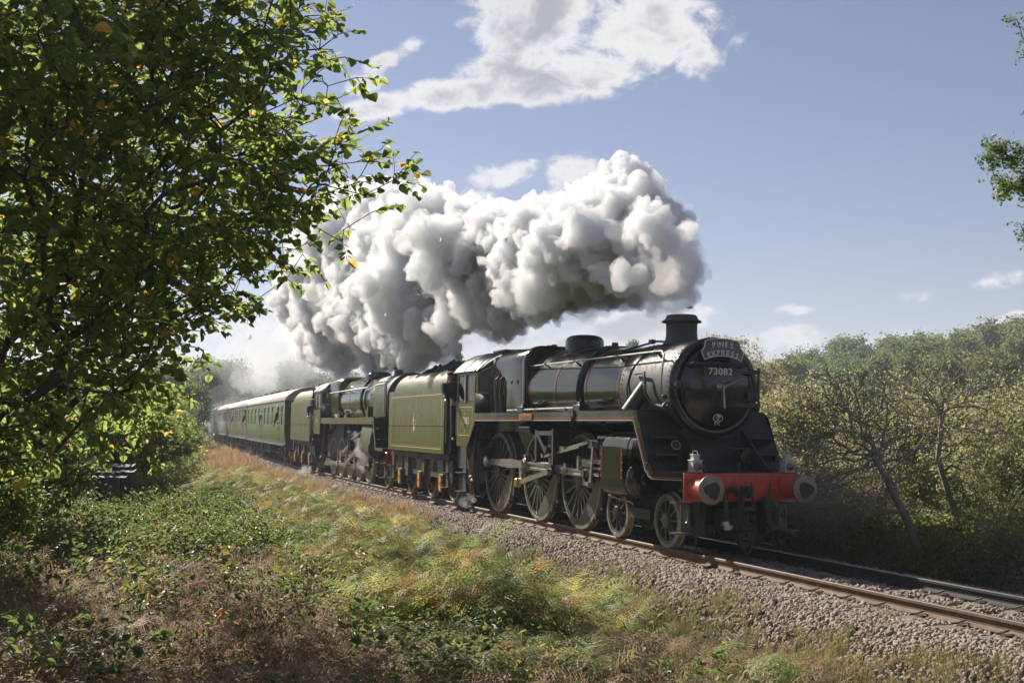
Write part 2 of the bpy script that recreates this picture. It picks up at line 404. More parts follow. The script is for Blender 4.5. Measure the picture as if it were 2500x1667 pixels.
def wheel(parent, D, nsp, mats, name, crank=False, balance=0.0, bal_ang=0.0, tyre_w=.135, hub=.15, rim=.055, tyre_t=.07, boss=None):
    """wheel in its own frame: axis y, outer face towards -y; returns the wheel object (> tyre)"""
    Rw = D/2; b = MB(); ro = Rw-tyre_t
    b.lathe((0, .045, 0), (0, -1, 0), [(0, ro-rim), (0, ro+.004), (.10, ro+.004), (.10, ro-rim), (0, ro-rim)], 48, cap=False)
    b.lathe((0, .08, 0), (0, -1, 0), [(0, .02), (0, hub), (.17, hub*.92), (.19, hub*.7), (.19, .02)], 20)
    for i in range(nsp):
        a = 2*math.pi*(i+.5)/nsp; ca, sa = math.cos(a), math.sin(a)
        r0, r1 = hub*.8, ro-rim+.01; w0, w1 = .034*D/1.0*.75+.012, .022*D*.75+.010
        vs = []
        for r, w, d in ((r0, w0, .055), (r1, w1, .036)):
            for t, y in ((-w, -d), (w, -d), (w, d*.8), (-w, d*.8)):
                vs.append((ca*r - sa*t*.5, y, sa*r + ca*t*.5))
        b.add(vs, [(0, 1, 5, 4), (1, 2, 6, 5), (2, 3, 7, 6), (3, 0, 4, 7)])
    if balance:
        # crescent weight between the spokes
        c = math.acos(max(-1, min(1, 1-balance))); rr = ro-rim+.01; inn = rr*math.cos(c)
        pts = [(rr*math.cos(t), rr*math.sin(t)) for t in [bal_ang-c + 2*c*i/14 for i in range(15)]]
        k0 = Vector(pts[0]); k1 = Vector(pts[-1]); mid = Vector((math.cos(bal_ang), math.sin(bal_ang)))*inn*1.08
        back = [tuple(k1.lerp(k0, i/6) + (mid-(k0+k1)/2)*(1-(2*i/6-1)**2)*.35) for i in range(1, 6)]
        b.prism(pts+back, 'y', -.058, .05)
    if crank:
        cx, cz = crank; L = math.hypot(cx, cz); u = Vector((cx/L, cz/L)); n = Vector((-u.y, u.x))
        pl = [u*-.10+n*hub*.95, u*(L*.6)+n*.15, u*(L+.10)+n*.07, u*(L+.10)-n*.07, u*(L*.6)-n*.15, u*-.10-n*hub*.95]
        b.prism([tuple(q) for q in pl], 'y', -.10, .06)
    o = b.build(name, mats[0], parent)
    t = MB()
    yo = -.065
    t.lathe((0, yo+tyre_w, 0), (0, -1, 0), [(0, ro), (0, Rw+.028), (.028, Rw+.03), (.045, Rw+.004), (tyre_w-.012, Rw-.003), (tyre_w, Rw-.012), (tyre_w, ro), (0, ro)], 64, cap=False)
    t.build('tyre', mats[1], o)
    return o
def springs_coil(b, p, r, h, turns, rw, n=8):
    pts = []
    for i in range(int(turns*n)+1):
        a = 2*math.pi*i/n; pts.append((p[0]+r*math.cos(a), p[1]+r*math.sin(a), p[2]+h*i/(turns*n)))
    b.tube(pts, rw, 5)
def place(x0, name):                                      # an Empty carrying a vehicle whose middle stands at track x0
    return None
def vehicle(name, xa, xb):                                # local x axis runs along the track through pivots xa (front) and xb
    A = Vector(tw(xa, 0, 0)); B = Vector(tw(xb, 0, 0)); d = A-B
    o = empty(name, A - Vector((d.normalized()*0)), (CANT, 0, math.atan2(d.y, d.x)))
    o.rotation_mode = 'XYZ'
    # Euler XYZ applies x first, then z: cant about the length axis, then heading
    return o
# ------------------------------------------------------------------ railway track
def rail_sec():
    return [(-.07, -.159), (.07, -.159), (.07, -.149), (.016, -.128), (.010, -.118), (.010, -.05), (.036, -.038), (.036, -.006), (.028, 0), (-.028, 0), (-.036, -.006), (-.036, -.038), (-.010, -.05), (-.010, -.118), (-.016, -.128), (-.07, -.149)]
def rail_mat(name, head, web, top):
    t = NT(name); v = t.coord('Object'); a = t.noise(v, 5, 5, .6); g = t.n('ShaderNodeNewGeometry'); sp = t.n('ShaderNodeSeparateXYZ'); t.L.new(g.outputs['Normal'], sp.inputs[0])
    tc = t.n('ShaderNodeTexCoord'); so = t.n('ShaderNodeSeparateXYZ'); t.L.new(tc.outputs['Object'], so.inputs[0])
    hi = t.math('GREATER_THAN', so.outputs[2], -.0045-.014); up = t.math('GREATER_THAN', sp.outputs[2], .8)
    f = t.math('MULTIPLY', hi, up)
    c = t.mix(t.ramp(a, .35, .7), web, head); c2 = t.mix(f, c, top)
    t.pbsdf(Base_Color=c2, Roughness=t.ramp(f, 0, 1, .75, .25), Metallic=t.ramp(f, 0, 1, 0, .8)); return t.m
RAILM = rail_mat('rail_rust', (.20, .125, .075), (.10, .062, .04), (.42, .36, .30))
RAILM2 = rail_mat('rail_oily', (.045, .036, .03), (.025, .021, .019), (.34, .34, .36))  # darker colouring for the far rail
track = empty('railway_track', (0, 0, 0)); tag(track, 'single railway line on concrete sleepers with rusty rails curving away', 'track', kind='structure')
def rail(yc, mat):
    b = MB(); sec = rail_sec(); rr = []
    xs = [12-1.0*i for i in range(0, 60)] + [-48-4.0*i for i in range(0, 60)]
    for x in xs:
        h = off(x+.5)-off(x-.5)
        rr.append([tw(x, yc+p[0], p[1]) for p in sec])
    b.ring_stack(rr); return b.build('rail', mat, track, smooth=30)
rail(-.7525, RAILM); rail(.7525, RAILM2)
def concrete():
    t = NT('sleeper_concrete'); v = t.coord('Object'); a = t.noise(v, 9, 6, .65); c = t.mix(t.ramp(a, .35, .7), (.20, .17, .14), (.11, .09, .07))
    p = t.pbsdf(Base_Color=c, Roughness=.85); t.bump(p, t.noise(v, 40, 4), .4, .01); return t.m
SLEEP = concrete()
def sleeper_mesh():
    b = MB()
    rr = []
    for y, dz, w in ((-1.25, -.03, .11), (-1.22, 0, .13), (-.95, 0, .135), (-.55, 0, .135), (-.40, -.035, .115), (.40, -.035, .115), (.55, 0, .135), (.95, 0, .135), (1.22, 0, .13), (1.25, -.03, .11)):
        rr.append([(-w, y, -.36), (w, y, -.36), (w*.86, y, -.168+dz), (-w*.86, y, -.168+dz)])
    b.ring_stack(rr); return b.mesh('sleeper', SLEEP, 30)
def clip_mesh():                                          # spring clip: a small bent bar with an eye
    b = MB()
    b.tube([(-.055, .0, .004), (-.05, .035, .03), (-.015, .05, .045), (.02, .035, .05), (.035, 0, .045), (.02, -.035, .035), (-.02, -.05, .02), (-.05, -.075, .012)], .011, 6)
    b.box(-.06, .06, -.02, .075, -.03, .004)
    return b.mesh('rail_clip', paint('clip_rust', (.075, .05, .035), .6, dirt=(.14, .09, .055), dirt_amt=.7, scale=20), 40)
_sm, _cm = sleeper_mesh(), clip_mesh()
_rs = random.Random(3)
for i in range(150):
    x = 10.4 - .68*i
    if x < -88: break
    s = link('sleeper', _sm, track); s.location = tw(x, _rs.uniform(-.015, .015), 0); h = off(x+.5)-off(x-.5)
    s.rotation_euler = (CANT, 0, math.atan(h*-1)*1 + _rs.uniform(-.012, .012))
    if x > -40:
        for yc, sg in ((-.7525, -1), (-.7525, 1), (.7525, -1), (.7525, 1)):
            c = link('rail_clip', _cm, s); c.location = (0, yc+sg*.105, -.150); c.rotation_euler = (0, 0, 0 if sg < 0 else math.pi)
# ------------------------------------------------------------------ front engine
# local frame = track frame: x forward from the leading bogie wheel, -y the camera side, z above rail
L1 = empty('steam_locomotive', (0, 0, 0), (CANT, 0, 0))
tag(L1, 'glossy dark green steam locomotive 73082 with red buffer beam heading the train', 'locomotive')
def loco1():
    T = L1; G, BG, BS, BK, SM, ST = MAT['green_gloss'], MAT['black_gloss'], MAT['black_satin'], MAT['black_grime'], MAT['smokebox'], MAT['steel']
    # --- boiler barrel, tapering up to the firebox
    b = MB(); rr = []
    for x, zc, r in ((-1.80, 2.73, .825), (-3.3, 2.755, .86), (-4.7, 2.785, .90), (-6.22, 2.815, .94)):
        rr.append([(x, r*math.cos(t), zc + r*math.sin(t)) for t in [2*math.pi*i/72 for i in range(72)]])
    b.ring_stack(rr); boiler = b.build('boiler', G, T, smooth=50)
    for x, zc, r in ((-1.90, 2.732, .830), (-3.31, 2.755, .862), (-4.74, 2.786, .903), (-6.17, 2.814, .942)):
        k = MB(); k.lathe((x-.035, 0, zc), (1, 0, 0), [(0, r-.01), (0, r+.007), (.07, r+.006), (.07, r-.01)], 64, cap=False); bd = k.build('boiler_band', BG, boiler)
        for dx in (-.045, .038):
            k = MB(); k.lathe((x+dx, 0, zc), (1, 0, 0), [(0, r-.01), (0, r+.005), (.007, r+.005), (.007, r-.01)], 64, cap=False); k.build('lining', MAT['orange'], bd)
    # --- firebox: square-shouldered
    def fbsec(w, top, bot, sh):
        return [(-w*.97, bot), (-w, 2.4)] + arc(-w+sh, top-sh-.04, sh, 180, 95, 8) + arc(w-sh, top-sh-.04, sh, 85, 0, 8) + [(w, 2.4), (w*.97, bot)]
    b = MB(); rr = []
    for x, w, top in ((-8.35, .985, 3.80), (-7.3, .985, 3.83), (-6.30, .975, 3.84), (-6.22, .955, 3.80)):
        rr.append([(x, p[0], p[1]) for p in fbsec(w, top, 1.9, .42)])
    b.ring_stack(rr); fb = b.build('firebox', G, T, smooth=50)
    b = MB()
    b.ring_stack([[(x, p[0], p[1]) for p in fbsec(.985+d, 3.845+d, 1.9, .43)] for x, d in ((-6.42, .004), (-6.40, .014), (-6.28, .014), (-6.25, .0))]); b.build('firebox_band', BG, fb)
    for i, x in enumerate((-7.45, -7.08, -6.72)):            # wash-out plugs
        b = MB(); b.lathe((x, -.975, 3.02), (0, -1, 0), [(0, .052), (.018, .052), (.020, .030), (.004, .028), (.004, .001)], 14); b.build('washout_plug', BK, fb)
    b = MB()
    for z in np.arange(2.3, 3.4, .09): b.sphere((-6.46, -.992, z), .011, 6, 4)
    tag(b.build('riveting', BG, fb), kind='stuff')
    # --- smokebox
    b = MB(); b.lathe((-1.80, 0, 2.73), (1, 0, 0), [(0, .80), (0, .846), (1.94, .846), (1.94, .80)], 72, cap=True); sb = b.build('smokebox', SM, T, smooth=45)
    b = MB(); b.lathe((.10, 0, 2.73), (1, 0, 0), [(0, .85), (.02, .862), (.07, .862), (.105, .84), (.115, .75), (.10, .72), (.0, .70)], 72, cap=True); b.build('front_ring', BG, sb, smooth=60)
    b = MB()
    for x in (-1.72, .05):
        for i in range(60):
            t = 2*math.pi*i/60; b.sphere((x, .848*math.cos(t), 2.73+.848*math.sin(t)), .014, 6, 4)
    for i in range(4):
        for j in range(2): b.sphere((-1.35+.07*i, -.62-.0*j, 3.305+.05*j-.0*i), .016, 6, 4)
    tag(b.build('riveting', SM, sb), kind='stuff')
    # door: dished
    b = MB(); prof = [(0, .705), (.035, .700), (.055, .66)] + [(.055+.135*(1-(r/.66)**2), r) for r in (.56, .45, .34, .23, .12, .02)]
    b.lathe((.205, 0, 2.73), (1, 0, 0), prof, 64); door = b.build('smokebox_door', BG, sb, smooth=50)
    b = MB(); b.lathe((.385, 0, 2.73), (1, 0, 0), [(0, .085), (.02, .08), (.07, .03), (.10, .028), (.13, .02)], 20); b.build('door_dart', ST, door)
    for p in ((.36, 2.87), (-.01, 2.37)):
        b = MB(); b.tube([(.47, 0, 2.73), (.49, p[0]*.25, 2.73+(p[1]-2.73)*.25), (.53, p[0], p[1])], [.016, .013, .018], 8); b.build('door_handle', ST, door)
    for z in (3.0, 2.43):                                     # hinge straps on the far side
        b = MB(); b.prism([(.25, z-.025), (.66, z-.035), (.78, z-.035), (.78, z+.035), (.66, z+.035), (.25, z+.025)], 'x', .30, .335); b.build('hinge_strap', BS, door)
    b = MB(); b.cyl((.30, .80, 2.36), (.30, .80, 3.08), .022, n=10)
    for z in (2.42, 3.0): b.cbox((.26, .79, z), (.14, .06, .06))
    b.build('hinge_pin', BS, door)
    b = MB(); b.tube([(.30, -.60, 3.11), (.43, -.56, 3.12), (.43, .52, 3.12), (.30, .56, 3.12)], .017, 8)
    for y in (-.50, .46): b.lathe((.36, y, 3.12), (1, 0, 0), [(0, .03), (.07, .03), (.10, .015)], 10)
    b.build('door_handrail', BS, door)
    b = MB(); b.tube([(.44, .12, 2.50), (.45, .13, 2.54), (.44, .42, 2.53), (.44, .42, 2.49)], .010, 6); b.build('door_grab', BS, door)
    for y in (-.60, .62):                                     # lamp brackets with stamped plates on the door
        b = MB(); b.box(.255, .32, y-.05, y+.06, 2.52, 2.66); b.box(.32, .345, y-.055, y-.03, 2.50, 2.70); b.box(.32, .345, y+.03, y+.055, 2.50, 2.62); b.build('lamp_iron', BS, door)
    b = MB(); b.box(.26, .34, -.83, -.60, 2.72, 2.80); b.box(.30, .36, -.80, -.74, 2.70, 2.82); b.box(.30, .36, -.72, -.68, 2.70, 2.82); b.build('lamp_bracket', BS, sb)
    # number plate
    b = MB(); b.box(.355, .375, -.33, .33, 2.915, 3.065); npl = b.build('number_plate', BS, door, bevel=.004)
    lettering('73082', .158, (.380, 0, 2.988), FRONT, MAT['letter'], npl, 'number', .006, 1.12, 1.08, bold=.003)
    # shed plate and allocation letters
    b = MB(); b.lathe((.335, -.03, 2.20), (1, 0, 0), [(0, .001), (0, .1), (.014, .1), (.014, .001)], 24)
    for i, v in enumerate(b.v): b.v[i] = (v[0], v[1], 2.20+(v[2]-2.20)*.72)
    sp = b.build('shed_plate', BS, door)
    b = ribbon([(-.03+.092*math.cos(t), 2.20+.064*math.sin(t)) for t in [2*math.pi*i/24 for i in range(24)]], .009, 'x', .349, .003, True); b.build('rim', MAT['letter'], sp)
    lettering('70', .075, (.352, -.025, 2.222), FRONT, MAT['letter'], sp, 'lettering', .004, bold=.001); lettering('A', .052, (.352, -.03, 2.170), FRONT, MAT['letter'], sp, 'lettering', .004, bold=.001)
    lettering('S C', .075, (.345, -.05, 2.105), FRONT, MAT['letter'], door, 'lettering', .004, bold=.001)
    # --- chimney
    b = MB(); pr = [(-.06, .36), (.0, .315), (.05, .292), (.16, .280), (.32, .283), (.345, .30), (.352, .355), (.372, .362), (.385, .345), (.41, .30), (.47, .275), (.485, .262), (.47, .235), (.30, .22)]
    b.lathe((-.98, 0, 3.585), (0, 0, 1), pr, 40); b.build('chimney', paint('chimney_grey', (.060, .062, .062), .55, dirt=(.035, .034, .032), dirt_amt=.5, scale=9), T, smooth=40)
    b = MB(); b.cyl((-1.34, -.08, 3.62), (-1.34, -.08, 3.92), .045, n=10); b.build('chimney_pipe', BS, T)
    # --- dome
    b = MB(); b.lathe((-5.25, 0, 3.62), (0, 0, 1), [(-.1, .56), (.0, .49), (.06, .435), (.14, .42), (.24, .415), (.31, .39), (.355, .33), (.378, .22), (.385, .08), (.386, .01)], 40); b.build('dome', BG, T, smooth=60)
    # --- top feed and its pipes
    b = MB(); b.box(-3.95, -3.55, -.22, .22, 3.56, 3.67); b.cyl((-3.75, 0, 3.66), (-3.75, 0, 3.75), .07, n=12); tf = b.build('top_feed', SM, T, bevel=.02)
    for s in (-1, 1):
        b = MB(); pts = [(-3.75, s*.2, 3.62)]
        for a in np.linspace(70, -20, 12): pts.append((-3.55+.06*math.sin(R(a)), s*.915*math.cos(R(a)), 2.76+.915*math.sin(R(a))))
        pts += [(-3.55, s*.80, 2.40), (-3.8, s*.76, 2.37), (-6.9, s*.8, 2.37), (-7.4, s*.85, 2.37)]
        b.tube(pts, .042, 10); b.build('feed_pipe', BG, tf)
    # --- safety valves, whistle, roof clutter
    b = MB()
    for x in (-7.25, -6.95): b.lathe((x, 0, 3.80), (0, 0, 1), [(0, .09), (.05, .09), (.06, .07), (.10, .065), (.11, .03)], 14)
    b.cbox((-7.1, 0, 3.82), (.6, .16, .05)); b.build('safety_valve', SM, T)
    # --- handrail both sides
    for s in (-1, 1):
        b = MB(); pts = [(-8.55, s*.92, 3.345), (-7.0, s*.88, 3.345), (-5.5, s*.84, 3.348), (-.38, s*.80, 3.352)]
        pts += [(-.22, s*.80, 3.345), (-.10, s*.83, 3.28), (-.03, s*.90, 3.05), (.0, s*.94, 2.80), (.01, s*.93, 2.60), (.06, s*.90, 2.55)]
        b.tube(pts, .018, 8); hr = b.build('handrail', ST, T)
        for x in (-6.9, -5.4, -3.9, -1.95, -.5):
            k = MB(); y0 = .80+max(0, (-x-1))*.013; k.lathe((x, s*(y0-.14), 3.27), (0, s*.12, .08), [(0, .035), (.03, .03), (.06, .02), (.14, .02), (.15, .03), (.18, .03)], 8); k.build('handrail_knob', BG, hr)
        k = MB(); k.sphere((.06, s*.90, 2.55), .05, 10, 6); k.build('handrail_knob', BG, hr)
    # --- steam-pipe cover, lubricator pipes on the smokebox
    for s in (-1, 1):
        b = MB(); b.cyl((-.93, s*.66, 2.86), (-1.02, s*1.06, 2.28), .135, n=20); b.build('steam_pipe_cover', paint('pipe_cover', (.085, .08, .075), .5, dirt_amt=.4), T)
        b = MB(); b.tube([(-1.12, s*.86, 2.98), (-.98, s*.88, 2.99), (-.70, s*.90, 2.99), (-.66, s*.92, 2.95), (-.60, s*.92, 2.62), (-.50, s*.88, 2.47), (-.38, s*.84, 2.42), (-.05, s*.86, 2.38), (.06, s*.86, 2.38)], .024, 8); b.build('ejector_pipe', SM, T)
        b = MB(); b.lathe((.0, s*.88, 2.38), (1, 0, 0), [(0, .05), (.05, .06), (.06, .08), (.10, .08), (.11, .05), (.16, .04)], 12); b.build('pipe_flange', SM, T)
        b = MB(); b.tube([(-1.05, s*.50, 3.44), (-1.25, s*.60, 3.36), (-1.42, s*.80, 3.06), (-1.44, s*.87, 2.75), (-1.42, s*.86, 2.45)], .016, 6); b.build('lubricator_pipe', SM, T)
    b = MB(); b.tube([(-1.25, -.12, 3.60), (-1.6, -.18, 3.63), (-2.1, -.30, 3.56), (-2.5, -.45, 3.49)], .02, 6); b.cbox((-1.75, -.2, 3.63), (.12, .08, .08)); b.build('blower_pipe', SM, T)
    # --- running plate with its valance and front drop
    def plate(s):
        b = MB(); yo = s*1.30
        b.box(-8.72, -.30, min(yo, s*.86), max(yo, s*.86), 2.305, 2.325)
        # valance, mitred round the bend
        path = [(-8.72, 2.225), (-.36, 2.225)] + arc(-.36, 2.075, .15, 90, 18, 5) + [(.18, 1.36)] + [(a, c) for a, c in arc(.40, 1.385, .155, 205, 262, 5)] + [(.75, 1.232), (.995, 1.235)]
        def wid(x): return 1.30 if x < .35 else 1.30-(x-.35)/.65*.23 if x < 1.0 else 1.07
        P = [Vector(p) for p in path]; n = len(P); up, lo = [], []
        for i, p in enumerate(P):
            d1 = (p-P[i-1]).normalized() if i else (P[1]-p).normalized(); d2 = (P[i+1]-p).normalized() if i < n-1 else d1
            m = (d1+d2).normalized(); nn = Vector((-m.y, m.x)); k = .097 if p.x < .1 else .09 if p.x < .3 else .068
            up.append(p+nn*k); lo.append(p-nn*k)
        vs, fs = [], []
        for i in range(n):
            for q in (up[i], lo[i]):
                vs.append((q.x, s*wid(q.x), q.y)); vs.append((q.x, s*(wid(q.x)-.016), q.y))
        for i in range(n-1):
            a = i*4; c = a+4
            fs += [(a, c, c+2, a+2), (a+1, a+3, c+3, c+1), (a, a+1, c+1, c), (a+2, c+2, c+3, a+3)]
        fs += [(0, 2, 3, 1), (n*4-4, n*4-3, n*4-1, n*4-2)]
        b.add(vs, fs); o = b.build('running_plate', G, T, smooth=30)
        for w, f, mt, nm in ((.011, -.35, MAT['red_line'], 'lining'), (.016, -.80, MAT['grey_line'], 'lining')):
            vs, fs = [], []
            for i in range(n):
                c = P[i] + (lo[i]-P[i])*(-f)
                d = (lo[i]-P[i]).normalized()
                for q in (c+d*w/2, c-d*w/2):
                    vs.append((q.x, s*(wid(q.x)+.003), q.y)); vs.append((q.x, s*(wid(q.x)-.001), q.y))
            for i in range(n-1):
                a = i*4; e = a+4; fs += [(a, e, e+2, a+2), (a, a+1, e+1, e), (a+2, e+2, e+3, a+3)]
            k = MB(); k.add(vs, fs); k.build(nm, mt, o)
        k = MB()
        for x in (-7.2, -5.45, -2.95, -2.75, -.33):
            for z in (2.16, 2.29): k.sphere((x, s*1.303, z), .014, 6, 4)
        for x, z in ((-.05, 2.02), (.17, 1.42), (.15, 1.36), (-.16, 2.2)): k.sphere((x, s*1.304, z), .018, 6, 4)
        tag(k.build('bolting', BS, o), kind='stuff')
        return o
    near = plate(-1); plate(1)
    # nameplate
    b = MB(); b.prism(rrect(-5.70, -4.98, 2.155, 2.285, .025), 'y', -1.325, -1.302); npn = b.build('nameplate', MAT['brass'], T)
    b = MB(); b.prism(rrect(-5.66, -5.02, 2.170, 2.270, .02), 'y', -1.328, -1.320); b.build('nameplate_field', MAT['frame_red'], npn)
    lettering('CAMELOT', .108, (-5.34, -1.331, 2.218), SIDE, MAT['brass'], npn, 'lettering', .006, 1.05, .95, bold=.002)
    # mechanical lubricators and boxes on the plate
    for x in (-6.05, -3.02):
        b = MB(); b.box(x-.17, x+.17, -1.18, -.98, 2.327, 2.45); b.box(x-.06, x+.06, -1.14, -1.02, 2.45, 2.50); b.cyl((x, -1.08, 2.5), (x, -1.08, 2.56), .02, n=8); b.build('lubricator', BS, T, bevel=.01)
    b = MB(); b.tube([(-6.9, -1.15, 2.37), (-4.4, -1.14, 2.385), (-3.2, -1.12, 2.39)], .022, 8)
    for x in (-6.5, -5.2, -3.6): b.cbox((x, -1.15, 2.36), (.03, .06, .07))
    b.build('ejector_tube', ST, T)
    b = MB(); b.box(-2.90, -2.82, -1.335, -1.303, 2.02, 2.36); b.cyl((-2.86, -1.345, 2.2), (-2.86, -1.345, 1.66), .012, n=8); b.box(-2.93, -2.79, -1.34, -1.305, 2.22, 2.27); b.build('lubricator_drive', BK, T)
    # --- front plate with steps, gussets, platform
    b = MB()
    sl = [(-.20, 2.326), (.33, 1.305)]
    for s in (0,):
        vs = [(sl[0][0]-.05, -1.283, sl[0][1]-.02), (sl[0][0]-.05, 1.283, sl[0][1]-.02), (sl[1][0], 1.283, sl[1][1]-.01), (sl[1][0], -1.283, sl[1][1]-.01)]
        vs += [(v[0]-.02, v[1], v[2]) for v in vs]
        b.add(vs, [(0, 1, 2, 3), (7, 6, 5, 4), (0, 4, 5, 1), (1, 5, 6, 2), (2, 6, 7, 3), (3, 7, 4, 0)])
    fp = b.build('front_plate', BS, T)
    b = MB(); b.prism([(.30, -1.275), (1.0, -1.04), (1.0, 1.04), (.30, 1.275)], 'z', 1.290, 1.306); b.build('front_platform', BS, T)
    for s in (-1, 1):
        for z, x in ((1.86, .05), (1.575, .20)):
            b = MB(); b.box(x-.06, x+.16, s*.96-.21, s*.96+.21, z-.014, z+.014); b.box(x-.02, x+.10, s*.96-.20, s*.96-.18, z-.10, z-.014); b.box(x-.02, x+.10, s*.96+.18, s*.96+.20, z-.10, z-.014); b.build('front_step', BS, fp, bevel=.006)
        b = MB(); b.prism([(.02, 1.98), (.08, 1.99), (.86, 1.40), (.90, 1.308), (.25, 1.308)], 'y', s*.60-.012, s*.60+.012); gs = b.build('gusset', BS, fp)
        k = MB(); k.tube([(.05, s*.60, 1.992), (.10, s*.60, 1.985), (.86, s*.60, 1.405), (.90, s*.60, 1.31)], .014, 6); k.build('gusset_edge', MAT['grey_line'] if False else BG, gs)
    b = MB(); b.lathe((.31, -.82, 1.73), (.9, -.15, .45), [(0, .001), (0, .085), (.012, .085), (.014, .001)], 20); wp = b.build('works_plate', BS, fp)
    k = MB(); k.lathe((.318, -.8215, 1.734), (.9, -.15, .45), [(0, .072), (0, .082), (.012, .082), (.012, .072)], 20, cap=False); k.build('rim', MAT['grey_line'], wp)
    b = MB(); b.lathe((.36, .52, 1.55), (1, 0, 0), [(0, .14), (.05, .14), (.06, .11), (.06, .001)], 20); b.build('access_cover', BS, fp)
    b = MB(); b.box(.26, .56, .12, .48, 1.68, 1.70); b.build('front_step', BS, fp)
    # saddle below the smokebox
    b = MB(); b.prism([(-.62, 1.2), (.62, 1.2), (.62, 1.75), (.5, 2.05), (-.5, 2.05), (-.62, 1.75)], 'x', -1.4, .0); b.build('saddle', BS, T)
    b = MB(); b.cyl((.93, 0.02, 1.306), (.93, .02, 1.40), .02, n=8); b.box(.91, .95, -.01, .05, 1.40, 1.47); b.build('lamp_iron', BS, T)
    # --- buffer beam
    b = MB(); b.box(.995, 1.043, -1.066, 1.066, .8435, 1.295); beam = b.build('buffer_beam', MAT['frame_red'], T, bevel=.006)
    b = MB()
    for y in np.linspace(-1.0, 1.0, 15): b.sphere((1.043, y, 1.25), .019, 8, 5, (.6, 1, 1))
    for y in (-.33, -.14, .16, .34, .52): b.sphere((1.043, y, 1.17), .022, 8, 5, (.6, 1, 1))
    for z in (1.21, 1.13, 1.05, .98, .90): b.sphere((1.043, .58, z), .019, 8, 5, (.6, 1, 1))
    for y in (-.94, -.86, -.28, -.2, .02, .22, .30, .34, .9): b.sphere((1.043, y, .885), .019, 8, 5, (.6, 1, 1))
    for y in (.38, .54): b.sphere((1.043, y, .99), .019, 8, 5, (.6, 1, 1))
    tag(b.build('riveting', MAT['frame_red'], beam), kind='stuff')
    b = MB(); b.box(1.043, 1.056, -.17, .17, .90, 1.20); b.build('hook_plate', MAT['frame_red'], beam, bevel=.004)
    for s in (-1, 1):
        bf = empty('buffer', (1.043, s*.87, 1.055), (0, 0, 0), T)
        b = MB(); b.box(0, .018, -.18, .18, -.17, .17); b.lathe((.01, 0, 0), (1, 0, 0), [(0, .175), (.03, .165), (.09, .145), (.30, .133), (.31, .14), (.33, .14), (.33, .05)], 28)
        for y in (-.145, .145):
            for z in (-.135, .135): b.sphere((.02, y, z), .026, 8, 5)
        b.build('buffer_housing', MAT['frame_red'], bf)
        b = MB(); b.cyl((.3, 0, 0), (.50, 0, 0), .10, n=20); b.build('buffer_ram', MAT['grease'], bf)
        b = MB(); b.lathe((.485, 0, 0), (1, 0, 0), [(0, .10), (.012, .215), (.022, .232), (.04, .232), (.05, .222), (.062, .15), (.068, .02)], 40); hd = b.build('buffer_head', MAT['buffer_steel'], bf)
        k = MB(); rg = random.Random(7+s); pts = []
        for i in range(26):
            a = 2*math.pi*i/26; r = .118+.022*rg.random()+.018*math.sin(3*a+s); pts.append((r*math.cos(a)*1.05, r*math.sin(a)-.005))
        k.prism(pts, 'x', .545, .5565); k.build('grease_patch', MAT['grease'], hd)
    # --- drawgear and pipes
    DG = empty('coupling', (1.05, 0, 1.0), (0, 0, 0), T)
    b = MB(); b.tube([(.0, 0, 0), (.12, 0, 0), (.20, 0, -.05), (.27, 0, -.03), (.30, 0, .06), (.285, 0, .16)], [.05, .048, .05, .046, .036, .012], 8); b.cbox((.12, 0, .03), (.05, .07, .13)); b.build('draw_hook', BK, DG)
    b = MB()
    for y in (-.07, .07): b.tube([(.15, y, .08), (.19, y*1.25, .0), (.20, y*1.3, -.25), (.18, y*1.2, -.30)], .020, 8)
    b.cyl((.15, -.1, .08), (.15, .1, .08), .024, n=10); b.cyl((.18, -.13, -.28), (.18, .13, -.28), .045, n=12); b.build('shackle', BK, DG)
    b = MB(); b.cyl((.18, 0, -.25), (.17, 0, -.62), .024, n=8); b.tube([(.19, 0, -.36), (.22, -.06, -.50), (.23, -.09, -.56)], .010, 6); b.sphere((.23, -.09, -.58), .038, 10, 7); b.build('coupling_screw', BK, DG)
    b = MB(); b.cyl((.16, -.12, -.60), (.16, .12, -.60), .045, n=12); pts = [(.16, -.08, -.60), (.17, -.08, -.82)] + [(.17, .08*math.cos(a), -.90+.09*math.sin(a)*-1) for a in np.linspace(math.pi, 0, 7)] + [(.17, .08, -.82), (.16, .08, -.60)]
    b.tube(pts, .020, 8); b.cyl((.17, -.17, -.76), (.17, .17, -.76), .014, n=8); b.build('coupling_link', BK, DG)
    b = MB(); b.tube([(.0, -.34, -.05), (.05, -.34, -.02), (.07, -.34, -.12), (.07, -.34, -.42)], .042, 10); b.build('vacuum_standpipe', BK, T).location = (1.05, 0, 1.0)
    b = MB(); pts = [(.07, -.32, .02), (.11, -.25, .05), (.14, -.19, .02), (.16, -.14, -.08), (.16, -.13, -.22), (.15, -.14, -.34), (.12, -.20, -.44), (.09, -.28, -.50), (.07, -.34, -.54)]
    P = [Vector(p) for p in pts]; fine, rad = [], []
    for i in range(len(P)-1):
        for k in range(8): fine.append(P[i].lerp(P[i+1], k/8)); rad.append(.043 if k % 2 else .052)
    b.tube(fine, rad, 10); o = b.build('vacuum_hose', BK, T); o.location = (1.05, 0, 1.0)
    b = MB(); b.cyl((.06, -.40, -.50), (.09, -.26, -.58), .058, n=12); b.cyl((.07, -.36, -.47), (.08, -.31, -.60), .07, n=10); o = b.build('hose_coupling', MAT['steel'], T); o.location = (1.05, 0, 1.0)
    b = MB(); b.tube([(.06, .38, -.12), (.10, .40, -.16), (.12, .42, -.30), (.12, .43, -.52), (.13, .50, -.60), (.15, .68, -.62), (.17, .80, -.66), (.18, .90, -.74)], [.06, .07, .055, .05, .05, .046, .05, .03], 10)
